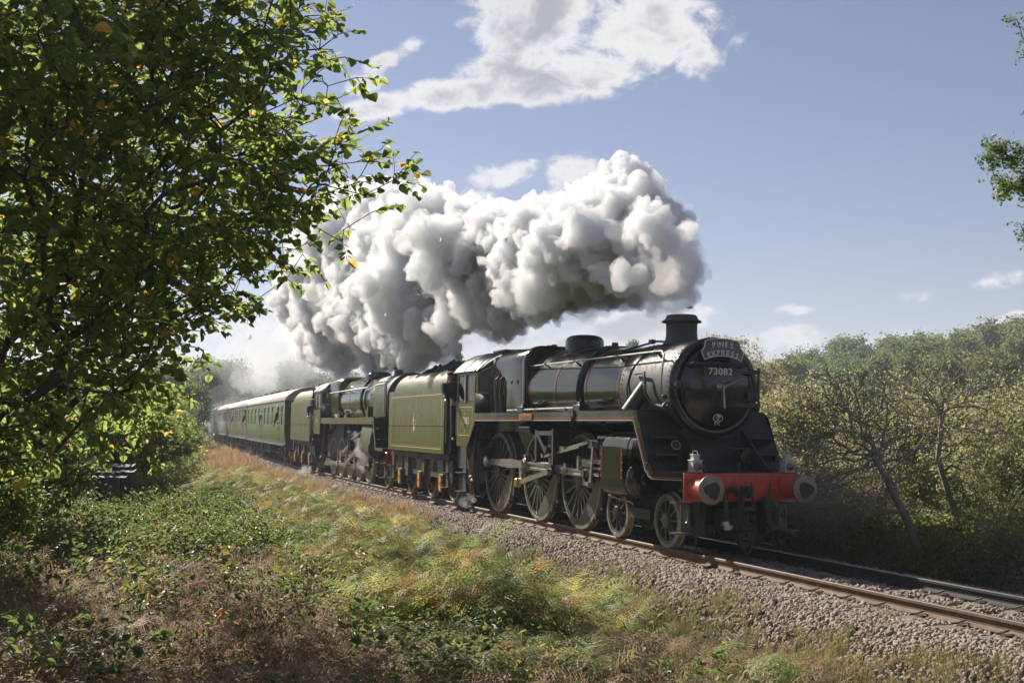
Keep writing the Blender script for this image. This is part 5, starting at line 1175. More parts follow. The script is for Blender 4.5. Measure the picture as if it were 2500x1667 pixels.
# ------------------------------------------------------------------ people
def skin_mesh(verts, edges, radii, sub=2):
    me = bpy.data.meshes.new('sk'); me.from_pydata(verts, edges, [])
    o = bpy.data.objects.new('sk', me); COL.objects.link(o)
    o.modifiers.new('s', 'SKIN'); sv = me.skin_vertices[0].data
    for i, r in enumerate(radii): sv[i].radius = r if isinstance(r, tuple) else (r, r)
    sv[0].use_root = True
    ss = o.modifiers.new('u', 'SUBSURF'); ss.levels = sub; ss.render_levels = sub
    m2 = bpy.data.meshes.new_from_object(o.evaluated_get(bpy.context.evaluated_depsgraph_get())); bpy.data.objects.remove(o)
    return m2
def person(loc, rz, label, cloth, arm_l, arm_r, cap=None, hair='hair', lean=(0, 0), group=None, legs=True, tilt=0.0):
    """facing +x, feet at 0; arm_*: elbow and hand points; lean: shift of the shoulders (x, y)"""
    lx, ly = lean
    pel, sp_, ch, nk = (0, 0, .95), (lx*.35, ly*.35, 1.17), (lx*.8, ly*.8, 1.38), (lx, ly, 1.50)
    hc = Vector((lx+.03, ly, 1.64))
    sh = [(lx*.9, ly*.9+.19, 1.42), (lx*.9, ly*.9-.19, 1.42)]
    V = [pel, sp_, ch, nk, (lx+.02, ly, 1.58), sh[0], arm_l[0], arm_l[1], sh[1], arm_r[0], arm_r[1]]
    E = [(0, 1), (1, 2), (2, 3), (3, 4), (2, 5), (5, 6), (6, 7), (2, 8), (8, 9), (9, 10)]
    Rr = [(.15, .12), (.14, .115), (.16, .12), .058, .055, .068, .048, .034, .068, .048, .034]
    V += [(0, .10, .9), (.02, .11, .5), (0, .11, .08), (.14, .12, .04), (0, -.10, .9), (.02, -.11, .5), (0, -.11, .08), (.14, -.12, .04)]
    E += [(0, 11), (11, 12), (12, 13), (13, 14), (0, 15), (15, 16), (16, 17), (17, 18)]
    Rr += [.085, .06, .042, .035]*2
    me = skin_mesh(V, E, Rr)
    bm = bmesh.new(); bm.from_mesh(me)
    # head with brow, nose, mouth, ears
    h = MB(); hv = []
    n, m = 18, 14
    for i in range(m+1):
        t = math.pi*i/m; row = []
        for j in range(n):
            a = 2*math.pi*j/n; x, y, z = math.sin(t)*math.cos(a), math.sin(t)*math.sin(a), -math.cos(t)
            k = 1 - .20*max(0, -z)**1.5*(1 if x < .2 else .55)
            X, Y, Z = x*.098*k, y*.076*k, z*.122
            if x > .6 and abs(y) < .35:                       # face relief
                if -.45 < z < .15 and abs(y) < .22: X += .022*(1-abs(y)/.22)*(1-abs(z+.2)/.36)
                if .08 < z < .32: X -= .006 if abs(y) > .1 else 0
                if -.62 < z < -.50: X += .005
            row.append((hc.x+X, hc.y+Y, hc.z+Z))
        hv.append(row)
    h.ring_stack(hv)
    for s in (-1, 1): h.sphere((hc.x-.005, hc.y+s*.078, hc.z-.005), .028, 8, 6, (.55, .35, 1.1))
    for el, wr in (arm_l, arm_r):                             # hands: palm, four fingers, thumb
        el, wr = Vector(el), Vector(wr); d = (wr-el).normalized(); u = d.cross(Vector((0, 0, 1))); u = u.normalized() if u.length > .05 else Vector((0, 1, 0)); w = u.cross(d)
        h.tube([wr-d*.02, wr+d*.03, wr+d*.085], [.030, .042, .036], 8)
        for i, L in enumerate((.062, .072, .068, .052)):
            p = wr+d*.08+u*(.027-.018*i); h.tube([p, p+d*L*.5-w*.008, p+d*L*.85-w*.035], [.0095, .009, .0075], 6)
        p = wr+d*.025+u*.036; h.tube([p, p+u*.025+d*.025, p+u*.03+d*.055-w*.012], [.011, .010, .008], 6)
    hm = h.mesh('h', MAT['skin'], 60); bm.from_mesh(hm); bm.to_mesh(me); bm.free()
    me.name = 'person'; me.materials.clear(); me.materials.append(MAT['skin']); me.polygons.foreach_set('use_smooth', [True]*len(me.polygons))
    body = link('person', me); body.location = loc; body.rotation_euler = (tilt, 0, rz); tag(body, label, 'person', group)
    J = skin_mesh([pel, sp_, ch, (lx, ly, 1.475), sh[0], arm_l[0], tuple(Vector(arm_l[1])-(Vector(arm_l[1])-Vector(arm_l[0])).normalized()*.03), sh[1], arm_r[0], tuple(Vector(arm_r[1])-(Vector(arm_r[1])-Vector(arm_r[0])).normalized()*.03)],
                  [(0, 1), (1, 2), (2, 3), (2, 4), (4, 5), (5, 6), (2, 7), (7, 8), (8, 9)], [(.172, .14), (.165, .14), (.19, .145), .085, .088, .066, .052, .088, .066, .052])
    J.materials.append(MAT[cloth]); J.polygons.foreach_set('use_smooth', [True]*len(J.polygons)); link('jacket', J, body)
    Tm = skin_mesh([(0, 0, 1.0), (0, .10, .88), (.02, .11, .5), (0, .11, .06), (0, -.10, .88), (.02, -.11, .5), (0, -.11, .06)], [(0, 1), (1, 2), (2, 3), (0, 4), (4, 5), (5, 6)], [(.165, .135), .105, .08, .065, .105, .08, .065], 1); Tm.materials.append(MAT['navy']); link('trousers', Tm, body)
    k = MB()
    rows = []
    for t in np.linspace(0, 1.0, 7):
        z = .35+.65*t; r = math.sqrt(max(0, 1-z*z)); rows.append([(hc.x-.012+max(r, .02)*.106*math.cos(a)-.012*(1-t), hc.y+max(r, .02)*.086*math.sin(a), hc.z+.128*z) for a in [2*math.pi*j/16 for j in range(16)]])
    for t in (-.35, -.1, .15):
        pass
    k.ring_stack(rows); back = [[(hc.x-.02+.094*math.cos(a)*q, hc.y+.083*math.sin(a)*q, hc.z+.122*z) for a in np.linspace(R(75), R(285), 12)] for z, q in ((-.55, .78), (-.2, .96), (.1, 1.02), (.4, .98))]
    k.ring_stack(back, cap=False, closed=False); hr = k.build('hair', MAT[hair], body, smooth=60)
    if cap:
        k = MB(); k.lathe((hc.x-.01, hc.y, hc.z+.055), (.12, 0, 1), [(0, .108), (.02, .118), (.05, .112), (.075, .085), (.085, .03), (.086, .002)], 18)
        for i, v in enumerate(k.v): k.v[i] = (v[0], hc.y+(v[1]-hc.y)*.86, v[2])
        k.prism([(hc.x+.06, hc.y-.062), (hc.x+.13, hc.y-.045), (hc.x+.15, hc.y), (hc.x+.13, hc.y+.045), (hc.x+.06, hc.y+.062)], 'z', hc.z+.048, hc.z+.060); k.build('cap', MAT[cap], body, smooth=60)
    return body
def W3(x, y, z): return Vector(tw(x, y, z))
# fireman leaning out behind the front cab, watching the road ahead
person(W3(-10.55, -1.14, 1.62), R(-15), 'person in flat cap and dark jacket leaning out behind the front cab', 'navy', ((.12, .33, 1.12), (.34, .20, 1.02)), ((.20, -.34, 1.16), (.42, -.32, 1.04)), 'tweed', 'hair', (.05, -.18))
person(W3(-31.0, -1.10, 1.30), R(-15), 'person in orange cap looking out of the second engine cab', 'navy', ((.12, .33, 1.12), (.34, .20, 1.02)), ((.2, -.34, 1.16), (.42, -.32, 1.04)), 'orange_cloth', 'hair', (.05, -.16))
person(W3(-41.5, -1.08, 1.15), R(-65), 'passenger in dark jacket leaning far out of the first coach door window', 'navy', ((.32, .30, 1.15), (.48, .25, .98)), ((.34, -.25, 1.12), (.46, -.20, .85)), None, 'hair', (.30, .0))
person(W3(-50.2, -1.12, 1.08), R(-50), 'bald passenger looking out midway along the first coach', 'shirt', ((.22, .30, 1.12), (.38, .12, .92)), ((.24, -.25, 1.12), (.40, -.1, .92)), None, 'hair_grey', (.22, .0))
person(W3(-61.9, -1.08, 1.12), R(-60), 'passenger in maroon coat leaning out where the first two coaches meet', 'maroon_cloth', ((.34, .30, 1.12), (.52, .20, .92)), ((.36, -.25, 1.10), (.50, -.20, .88)), 'tweed', 'hair', (.32, .0))
person(W3(-74.6, -1.10, 1.12), R(-60), 'passenger in blue shirt leaning out of the second coach', 'shirt', ((.28, .30, 1.12), (.42, .20, .92)), ((.30, -.25, 1.10), (.42, -.20, .88)), None, 'hair', (.24, .0))
# ------------------------------------------------------------------ ground
def sstep(a, b, x):
    t = min(1.0, max(0.0, (x-a)/(b-a))); return t*t*(3-2*t)
def gz(x, y):
    d = -(y-off(x))                                        # + towards the camera
    h = -.62 + .18*(mnoise.noise(Vector((x*.35, y*.35, 1.3)))) + .06*mnoise.noise(Vector((x*1.3, y*1.3, 4.3)))
    if d > 0:
        h += .30*sstep(3.2, 7.5, d) + .55*sstep(8.0, 14.0, d)
        r = math.hypot(x-CAM.x, y-CAM.y); h += .55*(1-sstep(3, 11, r))
    else:
        e = -d; h -= .35*sstep(4, 9, e)
        h += 7.5*sstep(70, 190, e+.10*x) + 22*sstep(190, 420, e)
    if x < -60 and d > 0: h += 2.5*sstep(12, 40, d)
    a = abs(d)
    if a < 3.6:
        z = d*math.tan(-CANT) if a < 2.0 else 0
        bt = -.215 + d*.0155
        k = sstep(1.70, 2.75, a); h = bt*(1-k) + h*k
    return h
def ground():
    def axis(lo, hi, fine0, fine1, st, grow):
        v = list(np.arange(fine0, fine1+1e-6, st)); s = st; a = fine0
        while a > lo: s *= grow; a -= s; v.insert(0, a)
        s = st; a = fine1
        while a < hi: s *= grow; a += s; v.append(a)
        return np.array(v)
    xs = axis(-900, 500, -34, 13, .28, 1.10); ys = axis(-600, 900, -13, 7, .16, 1.10)
    V = np.array([(x, y+0.0, gz(x, y)) for x in xs for y in ys]); n, m = len(xs), len(ys)
    i, j = np.meshgrid(np.arange(n-1), np.arange(m-1), indexing='ij'); a = (i*m+j).ravel()
    F = np.stack([a, a+m, a+m+1, a+1], 1)
    t = NT('ground_soil'); v = t.coord('Object'); a1 = t.noise(v, .55, 6, .6); a2 = t.noise(v, 6, 6, .65); a3 = t.noise(v, 45, 4, .6)
    c = t.mix(t.ramp(a1, .38, .62), (.075, .050, .026), (.052, .058, .022)); c = t.mix(t.ramp(a2, .35, .7), c, (.10, .068, .035)); c = t.mix(t.ramp(a3, .45, .75, 0, .6), c, (.03, .022, .014))
    p = t.pbsdf(Base_Color=c, Roughness=.95, Specular_IOR_Level=.1); t.bump(p, t.math('ADD', a2, a3), .8, .06)
    o = link('ground', np_mesh('ground', V, F, t.m)); tag(o, kind='structure')
ground()

# ------------------------------------------------------------------ instancing on a cloud of points (for stuff only)
def proto_collection(name, meshes):
    c = bpy.data.collections.new(name)
    for i, me in enumerate(meshes):
        o = bpy.data.objects.new('%s_%02d' % (name, i), me); c.objects.link(o)
    return c
def scatter(name, label, cat, coll, P, rot, scl, idx, tint):
    me = bpy.data.meshes.new(name); n = len(P)
    me.vertices.add(n); me.vertices.foreach_set('co', np.ascontiguousarray(P, np.float32).ravel())
    for nm, ty, a in (('rot', 'FLOAT_VECTOR', rot), ('scl', 'FLOAT', scl), ('idx', 'INT', idx), ('tint', 'FLOAT', tint)):
        at = me.attributes.new(nm, ty, 'POINT')
        at.data.foreach_set('vector' if ty == 'FLOAT_VECTOR' else 'value', np.ascontiguousarray(a, np.int32 if ty == 'INT' else np.float32).ravel())
    o = link(name, me); tag(o, label, cat, kind='stuff')
    ng = bpy.data.node_groups.new(name, 'GeometryNodeTree')
    ng.interface.new_socket('Geometry', in_out='INPUT', socket_type='NodeSocketGeometry'); ng.interface.new_socket('Geometry', in_out='OUTPUT', socket_type='NodeSocketGeometry')
    N, L = ng.nodes, ng.links
    gi, go = N.new('NodeGroupInput'), N.new('NodeGroupOutput')
    mp = N.new('GeometryNodeMeshToPoints'); ip = N.new('GeometryNodeInstanceOnPoints'); ci = N.new('GeometryNodeCollectionInfo')
    ci.inputs['Collection'].default_value = coll; ci.inputs['Separate Children'].default_value = True; ci.inputs['Reset Children'].default_value = True
    def na(nm, ty):
        q = N.new('GeometryNodeInputNamedAttribute'); q.data_type = ty; q.inputs[0].default_value = nm
        return [s for s in q.outputs if s.enabled and s.name == 'Attribute'][0]
    L.new(gi.outputs[0], mp.inputs[0]); L.new(mp.outputs[0], ip.inputs['Points']); L.new(ci.outputs[0], ip.inputs['Instance'])
    ip.inputs['Pick Instance'].default_value = True; L.new(na('idx', 'INT'), ip.inputs['Instance Index'])
    er = N.new('FunctionNodeEulerToRotation'); L.new(na('rot', 'FLOAT_VECTOR'), er.inputs[0]); L.new(er.outputs[0], ip.inputs['Rotation'])
    L.new(na('scl', 'FLOAT'), ip.inputs['Scale']); L.new(ip.outputs[0], go.inputs[0])
    md = o.modifiers.new('scatter', 'NODES'); md.node_group = ng
    return o
# ------------------------------------------------------------------ ballast
def ballast():
    rng = np.random.default_rng(4)
    t = NT('ballast_stone'); at = t.n('ShaderNodeAttribute', attribute_name='tint', attribute_type='INSTANCER')
    v = t.coord('Object'); nz = t.noise(v, 25, 4)
    c = t.mix(at.outputs['Fac'], (.345, .270, .210), (.155, .125, .102)); c = t.mix(t.ramp(nz, .4, .7, 0, .6), c, (.26, .21, .17)); p = t.pbsdf(Base_Color=c, Roughness=.85); STONE = t.m
    rocks = []
    V0, F0 = ico(1)
    for k in range(8):
        V = V0*(1+.24*rng.normal(size=(len(V0), 1))*.7); V = V*np.array([1.0, rng.uniform(.6, .9), rng.uniform(.45, .75)])
        rocks.append(np_mesh('stone', V, F0, STONE, smooth=False))
    coll = proto_collection('ballast_stones', rocks)
    P, S_ = [], []
    def strip(x0, x1, d0, d1, dens, s0, s1):
        n = int((x1-x0)*(d1-d0)*dens); x = rng.uniform(x0, x1, n); d = rng.uniform(d0, d1, n)
        for a, b in zip(x, d):
            y = off(a)-b
            near = min((abs(abs(b)-.7525)), 9); big = 1.35 if rng.random() < .12 else 1.0
            if near < .075: continue
            # sleepers stay clear where they show
            k = (10.4-a)/.68; f = abs(k-round(k))*.68
            if f < .125 and abs(b) < 1.24 and rng.random() < (.97 if abs(b) < .5 or abs(b) > .95 else .93): continue
            e = abs(b)
            if e > 2.0 and rng.random() < (e-2.0)/.75: continue
            P.append((a, y, gz(a, y)+rng.uniform(-.004, .020)+(.02 if e < 1.9 else .01))); S_.append(rng.uniform(s0*.8, s1)*big)
    strip(-1, 10.5, .78, 3.0, 1000, .021, .046); strip(-1, 10.5, -.72, .72, 520, .022, .046); strip(-1, 10.5, -3.1, -.8, 560, .024, .048)
    strip(-14, -1, .8, 3.0, 620, .026, .048); strip(-14, -1, -3.0, .72, 110, .03, .05)
    strip(-40, -14, .8, 2.9, 260, .035, .06); strip(-90, -40, .8, 2.9, 70, .05, .09)
    n = len(P); print('stones', n)
    scatter('ballast', 'pinkish grey crushed stone ballast along the track', 'ballast', coll, P, rng.uniform(0, 6.28, (n, 3)), S_, rng.integers(0, 8, n), np.clip(rng.random(n)*.8 + .35*np.array([mnoise.noise(Vector((p[0]*.7, p[1]*1.5, 2))) for p in P]), 0, 1))
ICO_DONE = True
def ico(sub):
    bm = bmesh.new(); bmesh.ops.create_icosphere(bm, subdivisions=sub, radius=1.0)
    V = np.array([v.co[:] for v in bm.verts]); F = np.array([[q.index for q in f.verts] for f in bm.faces]); bm.free(); return V, F
ballast()
# ------------------------------------------------------------------ plants: tools
def rot_to(d, rng=None, roll=None):
    """3x3 (rows x, y, z axes) with x along each direction; vectorised"""
    d = d/np.linalg.norm(d, axis=1, keepdims=True)
    up = np.tile((0., 0., 1.), (len(d), 1)); y = np.cross(up, d); l = np.linalg.norm(y, axis=1, keepdims=True); y = np.where(l > 1e-4, y/np.maximum(l, 1e-6), (0, 1, 0)); z = np.cross(d, y)
    if roll is not None:
        c, s = np.cos(roll)[:, None], np.sin(roll)[:, None]; y, z = y*c+z*s, z*c-y*s
    return np.stack([d, y, z], 1)
def leaves_mesh(name, tpl, P, D, roll, size, lv, mat):
    V0, F0 = tpl; n, m = len(P), len(V0)
    M = rot_to(D, roll=roll)
    V = np.einsum('mk,nkj->nmj', V0, M)*size[:, None, None] + P[:, None, :]
    F = (F0[None] + (np.arange(n)*m)[:, None, None]).reshape(-1, F0.shape[1])
    return np_mesh(name, V.reshape(-1, 3), F, mat, {'lv': np.repeat(lv, m)}, smooth=False)
def tpl_leaf(w=.46, fold=.14, tip=.12, curl=.10, serr=False):
    mid = [(0, 0, 0), (.33, 0, -.0), (.7, 0, -curl*.5), (1, 0, -curl)]
    side = [(.08, w*.55), (.30, w), (.55, w*.95), (.80, w*.55)]
    V = [*mid]
    for s in (-1, 1): V += [(x, s*y, fold*y/w - curl*x*x*.6) for x, y in side]
    F = []
    for b in (4, 8):
        F += [(0, 1, b), (1, b+1, b), (1, b+2, b+1), (1, 2, b+2), (2, b+3, b+2), (2, 3, b+3)]
    return np.array(V, float), np.array(F)
def tpl_small(w=.32, fold=.12):
    return np.array([(0, 0, 0), (.5, -w, fold), (1, 0, -.08), (.5, w, fold)], float), np.array([(0, 1, 2), (0, 2, 3)])
def tpl_oak():
    out = [(0, .0), (.12, .07), (.22, .20), (.30, .10), (.42, .30), (.50, .14), (.62, .36), (.70, .18), (.84, .30), (.92, .14), (1, 0)]
    V = [(x, y, .10*y) for x, y in out] + [(x, -y, .10*y) for x, y in out[1:-1]] + [(.3, 0, 0), (.5, 0, -.02), (.7, 0, -.03)]
    n = len(out); c = [len(V)-3, len(V)-2, len(V)-1]
    def ctr(x): return c[0] if x < .4 else c[1] if x < .62 else c[2]
    F = []
    for side in (0, 1):
        idx = list(range(n)) if side == 0 else [0]+list(range(n, 2*n-2))+[n-1]
        for a, b in zip(idx[:-1], idx[1:]): F.append((a, b, ctr((V[a][0]+V[b][0])/2)))
        F += [(0, c[0], c[0])] if False else []
    return np.array(V, float), np.array(F)
LEAF, SMALL, OAK = tpl_leaf(), tpl_small(), tpl_oak()

def grow(base, T, rng, tip_r=.004, step=.35, up=.25, alpha=.35, power=2.3, jit=.10, droop=0.0, base_list=None):
    """branch skeleton reaching every target: returns nodes, parent, radius"""
    nodes = [np.array(b, float) for b in (base_list or [base])]; par = [-1]*len(nodes); plen = [0.0]*len(nodes)
    cap = 200000; A = np.empty((cap, 3)); PL = np.empty(cap); n = len(nodes)
    A[:n] = nodes; PL[:n] = 0
    b0 = A[:n].mean(0)
    order = np.argsort(np.linalg.norm(T-b0, axis=1))
    tips = []
    for k in order:
        t = T[k]; d = np.linalg.norm(A[:n]-t, axis=1); c = d + alpha*PL[:n] - up*np.clip(t[2]-A[:n, 2], 0, None)*.0
        i = int(np.argmin(c)); L = d[i]; m = max(1, int(L/step)); prev = i; p0 = A[i].copy()
        side = rng.normal(size=3)*jit*L
        for q in range(1, m+1):
            u = q/m; p = p0*(1-u)+t*u + side*math.sin(math.pi*u) + np.array((0, 0, up*L*.35*math.sin(math.pi*u))) + (rng.normal(size=3)*jit*step*.5 if q < m else 0)
            if n >= cap-1: break
            A[n] = p; PL[n] = PL[prev]+np.linalg.norm(p-A[prev]); par.append(prev); prev = n; n += 1
        tips.append(prev)
    A = A[:n]; par = np.array(par); r = np.zeros(n); acc = np.zeros(n)
    for i in range(n-1, -1, -1):
        r[i] = max(tip_r, acc[i]**(1/power)) if acc[i] > 0 else tip_r
        if par[i] >= 0: acc[par[i]] += r[i]**power
    return A, par, r, np.array(tips)
def limb_mesh(name, A, par, r, mat, sides=5, taper=1.0):
    ch = np.nonzero(par >= 0)[0]; p0, p1 = A[par[ch]], A[ch]; r0, r1 = np.minimum(r[par[ch]], r[ch]*1.35), r[ch]
    M = rot_to(p1-p0+1e-9); th = np.arange(sides)*2*math.pi/sides
    ring = np.cos(th)[None, :, None]*M[:, None, 1, :] + np.sin(th)[None, :, None]*M[:, None, 2, :]
    V = np.concatenate([p0[:, None]+ring*r0[:, None, None], p1[:, None]+ring*r1[:, None, None]], 1)
    k = np.arange(sides); F0 = np.stack([k, (k+1) % sides, sides+(k+1) % sides, sides+k], 1)
    F = (F0[None]+(np.arange(len(ch))*2*sides)[:, None, None]).reshape(-1, 4)
    return np_mesh(name, V.reshape(-1, 3), F, mat)
def bark(name, a, b):
    t = NT(name); v = t.coord('Object'); n1 = t.noise(v, 9, 5, .65); c = t.mix(t.ramp(n1, .35, .68), a, b); p = t.pbsdf(Base_Color=c, Roughness=.9); t.bump(p, t.noise(v, 40, 4), .5, .01); return t.m
BARK = bark('bark_brown', (.060, .047, .036), (.110, .092, .072)); BARK_GREY = bark('bark_grey', (.21, .19, .16), (.34, .31, .27)); BARK_DARK = bark('bark_dark', (.035, .028, .022), (.075, .060, .046))
GREENL = leaf_mat('leaf_hazel', [(0, (.080, .118, .030)), (.55, (.125, .172, .038)), (.86, (.175, .200, .042)), (.93, (.36, .27, .040)), (1, (.42, .24, .04))], .55, .60, .20)
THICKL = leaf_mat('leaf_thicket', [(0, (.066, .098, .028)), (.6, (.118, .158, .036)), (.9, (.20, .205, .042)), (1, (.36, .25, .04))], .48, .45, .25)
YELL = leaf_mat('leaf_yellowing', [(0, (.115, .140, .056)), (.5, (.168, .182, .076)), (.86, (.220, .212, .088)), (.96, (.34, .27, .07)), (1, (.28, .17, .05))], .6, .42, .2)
DRYL = leaf_mat('leaf_drab', [(0, (.155, .160, .078)), (.5, (.235, .220, .112)), (1, (.32, .275, .135))], .6, .40, .25)
OAKL = leaf_mat('leaf_oak', [(0, (.044, .087, .012)), (.6, (.073, .123, .015)), (1, (.145, .167, .022))], .4, .38, .4)
FARL = leaf_mat('leaf_far', [(0, (.048, .088, .028)), (.5, (.076, .124, .036)), (.85, (.108, .146, .042)), (1, (.16, .145, .045))], .6, .36, .2)
FARLS = [FARL, leaf_mat('leaf_far_olive', [(0, (.060, .092, .028)), (.6, (.094, .130, .038)), (1, (.14, .155, .045))], .6, .36, .2), leaf_mat('leaf_far_dark', [(0, (.036, .062, .025)), (.6, (.056, .084, .032)), (1, (.085, .105, .036))], .6, .33, .2), leaf_mat('leaf_far_rust', [(0, (.072, .094, .030)), (.5, (.112, .130, .040)), (1, (.165, .155, .045))], .6, .36, .2)]
def in_ell(rng, n, els):
    """points spread through a union of ellipsoids (centre, radii), denser to the skin"""
    w = np.array([e[1][0]*e[1][1]*e[1][2] for e in els])**.8; k = rng.choice(len(els), n, p=w/w.sum())
    d = rng.normal(size=(n, 3)); d /= np.linalg.norm(d, axis=1, keepdims=True); rr = rng.random(n)**(1/2.2)
    C = np.array([e[0] for e in els], float)[k]; Rd = np.array([e[1] for e in els], float)[k]
    return C + d*rr[:, None]*Rd
def foliage(rng, A, par, r, tips, per, spread, thin=.012, outward=None):
    """leaf places along the thin twigs"""
    thin_i = np.nonzero((r < thin) & (par >= 0))[0]
    src = np.concatenate([np.repeat(tips, per), rng.choice(thin_i, int(len(tips)*per*.6))])
    pa = par[src]; u = rng.random(len(src))[:, None]; P = A[src]*(1-u) + A[pa]*u
    dirv = (A[src]-A[pa]); dirv /= np.maximum(np.linalg.norm(dirv, axis=1, keepdims=True), 1e-6)
    D = dirv*.5 + rng.normal(size=P.shape)*.75; D[:, 2] -= .25
    P = P + rng.normal(size=P.shape)*spread
    return P, D
def tree_obj(name, label, cat, loc, limbs, leaves, group=None, rot=0.0, sc=1.0, crown='crown'):
    t = empty(name, loc, (0, 0, rot)); t.scale = (sc, sc, sc); tag(t, label, cat, group)
    link('trunk', limbs, t)
    if leaves is not None: link(crown, leaves, t)
    return t

# ------------------------------------------------------------------ hazel leaning in from the left
def hazel():
    rng = np.random.default_rng(21)
    base = at_depth(-260, 1300, 9.6); base.z = gz(base.x, base.y)-.1
    t = empty('hazel_tree', base); tag(t, 'hazel overhanging the embankment with big rounded leaves, some turned yellow', 'tree')
    B = np.array(base)
    def E(px, py, dep, rx, ry, rz): return (np.array(at_depth(px, py, dep))-B, (rx, ry, rz))
    els = [E(60, 120, 8.0, 1.3, 1.3, 1.2), E(330, 60, 9.5, 1.3, 1.5, 1.1), E(560, 110, 10.5, .95, 1.0, .8), E(120, 480, 8.5, 1.2, 1.2, 1.0), E(420, 400, 10, 1.3, 1.3, .95), E(620, 330, 11, .95, .95, .65), E(740, 420, 11, .65, .75, .45), E(300, 640, 10.5, 1.2, 1.2, .75), E(530, 560, 11.5, .95, .95, .5), E(640, 590, 12, .5, .6, .25),
           E(80, 820, 9, .95, 1.0, .8), E(-250, 300, 8.5, 1.3, 1.5, 2.0), E(250, -220, 9.5, 2.0, 1.8, 1.2), E(-100, 1000, 8.8, .7, .7, .6), E(690, 80, 11, .35, .4, .5), E(450, 700, 12, .9, .9, .55), E(390, 810, 13, .75, .9, .5), E(330, 930, 14, .7, .9, .5), E(200, 780, 11, .9, .9, .7), E(110, 950, 10.5, .9, .9, .6), E(300, 1030, 15, .6, .8, .45), E(20, 1080, 11, .7, .8, .4), E(150, 300, 12.5, 1.6, 1.6, 1.3), E(200, 620, 13, 1.5, 1.5, 1.0)]
    T = in_ell(rng, 2500, els)
    tipsx = [(985, 412, 11.0), (930, 365, 11.0), (905, 520, 11.2), (840, 560, 11.4), (870, 190, 10.8), (825, 85, 10.8), (840, 140, 10.6), (800, 210, 10.8), (835, 590, 11.4), (700, 680, 12.2), (615, 740, 12.3), (960, 440, 10.9), (880, 430, 11), (860, 330, 10.9), (780, 120, 10.8), (745, 40, 10.8), (770, 480, 11.2), (900, 395, 11.0)]
    T = np.vstack([T, [np.array(at_depth(*q))-B for q in tipsx]])
    A, par, r, tips = grow((0, 0, 0), T, rng, .0046, .26, .22, .30, 2.35, .09, base_list=[(0, 0, 0), (.35, .1, 0), (-.3, .2, 0)])
    # leafy twigs on every branch end: leaves set alternately, hanging a little
    NA, NP, NR, P, D = [], [], [], [], []; n0 = len(A); k0 = n0
    ctr = np.mean(T, 0)
    ends = np.concatenate([tips, rng.choice(tips, int(len(tips)*.7))])
    for e in ends:
        d = A[e]-A[par[e]]; d = d/max(np.linalg.norm(d), 1e-6)*.8 + rng.normal(size=3)*.55 + np.array((0, 0, -.18)); d /= np.linalg.norm(d)
        p = A[e].copy(); prev = e; m = rng.integers(3, 6); st = rng.uniform(.055, .085); sg = rng.choice((-1, 1))
        for q in range(m):
            d = d + np.array((0, 0, -.06)) + rng.normal(size=3)*.10; d /= np.linalg.norm(d); p = p + d*st
            NA.append(p.copy()); NP.append(prev); NR.append(.0034-.0004*q); prev = k0; k0 += 1
            side = np.cross(d, (0, 0, 1)); side /= max(np.linalg.norm(side), 1e-3); sg = -sg
            for w in ((sg,) if rng.random() < .58 else (sg, -sg)):
                P.append(p + side*w*.012); D.append(side*w*.75 + d*rng.uniform(.2, .8) + np.array((0, 0, rng.uniform(-.75, .05))) + rng.normal(size=3)*.22)
    A = np.vstack([A, NA]); par = np.concatenate([par, NP]); r = np.concatenate([r, NR])
    link('trunk', limb_mesh('trunk', A, par, r, BARK), t)
    P, D = np.array(P), np.array(D)
    n = len(P); size = rng.uniform(.055, .122, n); roll = rng.normal(size=n)*.55
    lv = np.where(rng.random(n) < .955, rng.random(n)*.84, .86+.14*rng.random(n))
    # the 300 leaves that show largest are leaves of their own
    W = P + B; dep = (W-np.array(CAM))@np.array(_F); sx = (W-np.array(CAM))@np.array(_R2)/dep*FPX+1250; sy = 833.5-(W-np.array(CAM))@np.array(_U2)/dep*FPX
    vis = (sx > -20) & (sx < 1050) & (sy > -20) & (sy < 1100) & (dep > 3)
    score = np.where(vis, size/dep, 0); big = np.argsort(-score)[:300]; keep = np.ones(n, bool); keep[big] = False
    tag(link('crown', leaves_mesh('crown', LEAF, P[keep], D[keep], roll[keep], size[keep], lv[keep], GREENL), t), kind='stuff')
    protos = [np_mesh('leaf', LEAF[0], LEAF[1], GREENL, {'lv': np.full(len(LEAF[0]), q)}, smooth=False) for q in (.05, .25, .45, .6, .75, .85, .93, .99)]
    Mx = rot_to(D[big], roll=roll[big]); qs = np.array([0, 1, 2, 3, 4, 5, 6, 7]); pk = np.array([0.05, .25, .45, .6, .75, .85, .93, .99])
    for k, i in enumerate(big):
        o = link('leaf', protos[int(np.argmin(abs(pk-lv[i])))], t)
        m = Matrix([list(v) for v in Mx[k].T]).to_4x4(); s = float(size[i])
        o.matrix_local = Matrix.Translation(Vector(P[i])) @ m @ Matrix.Diagonal((s, s, s, 1))
    print('hazel', n, len(A))
hazel()

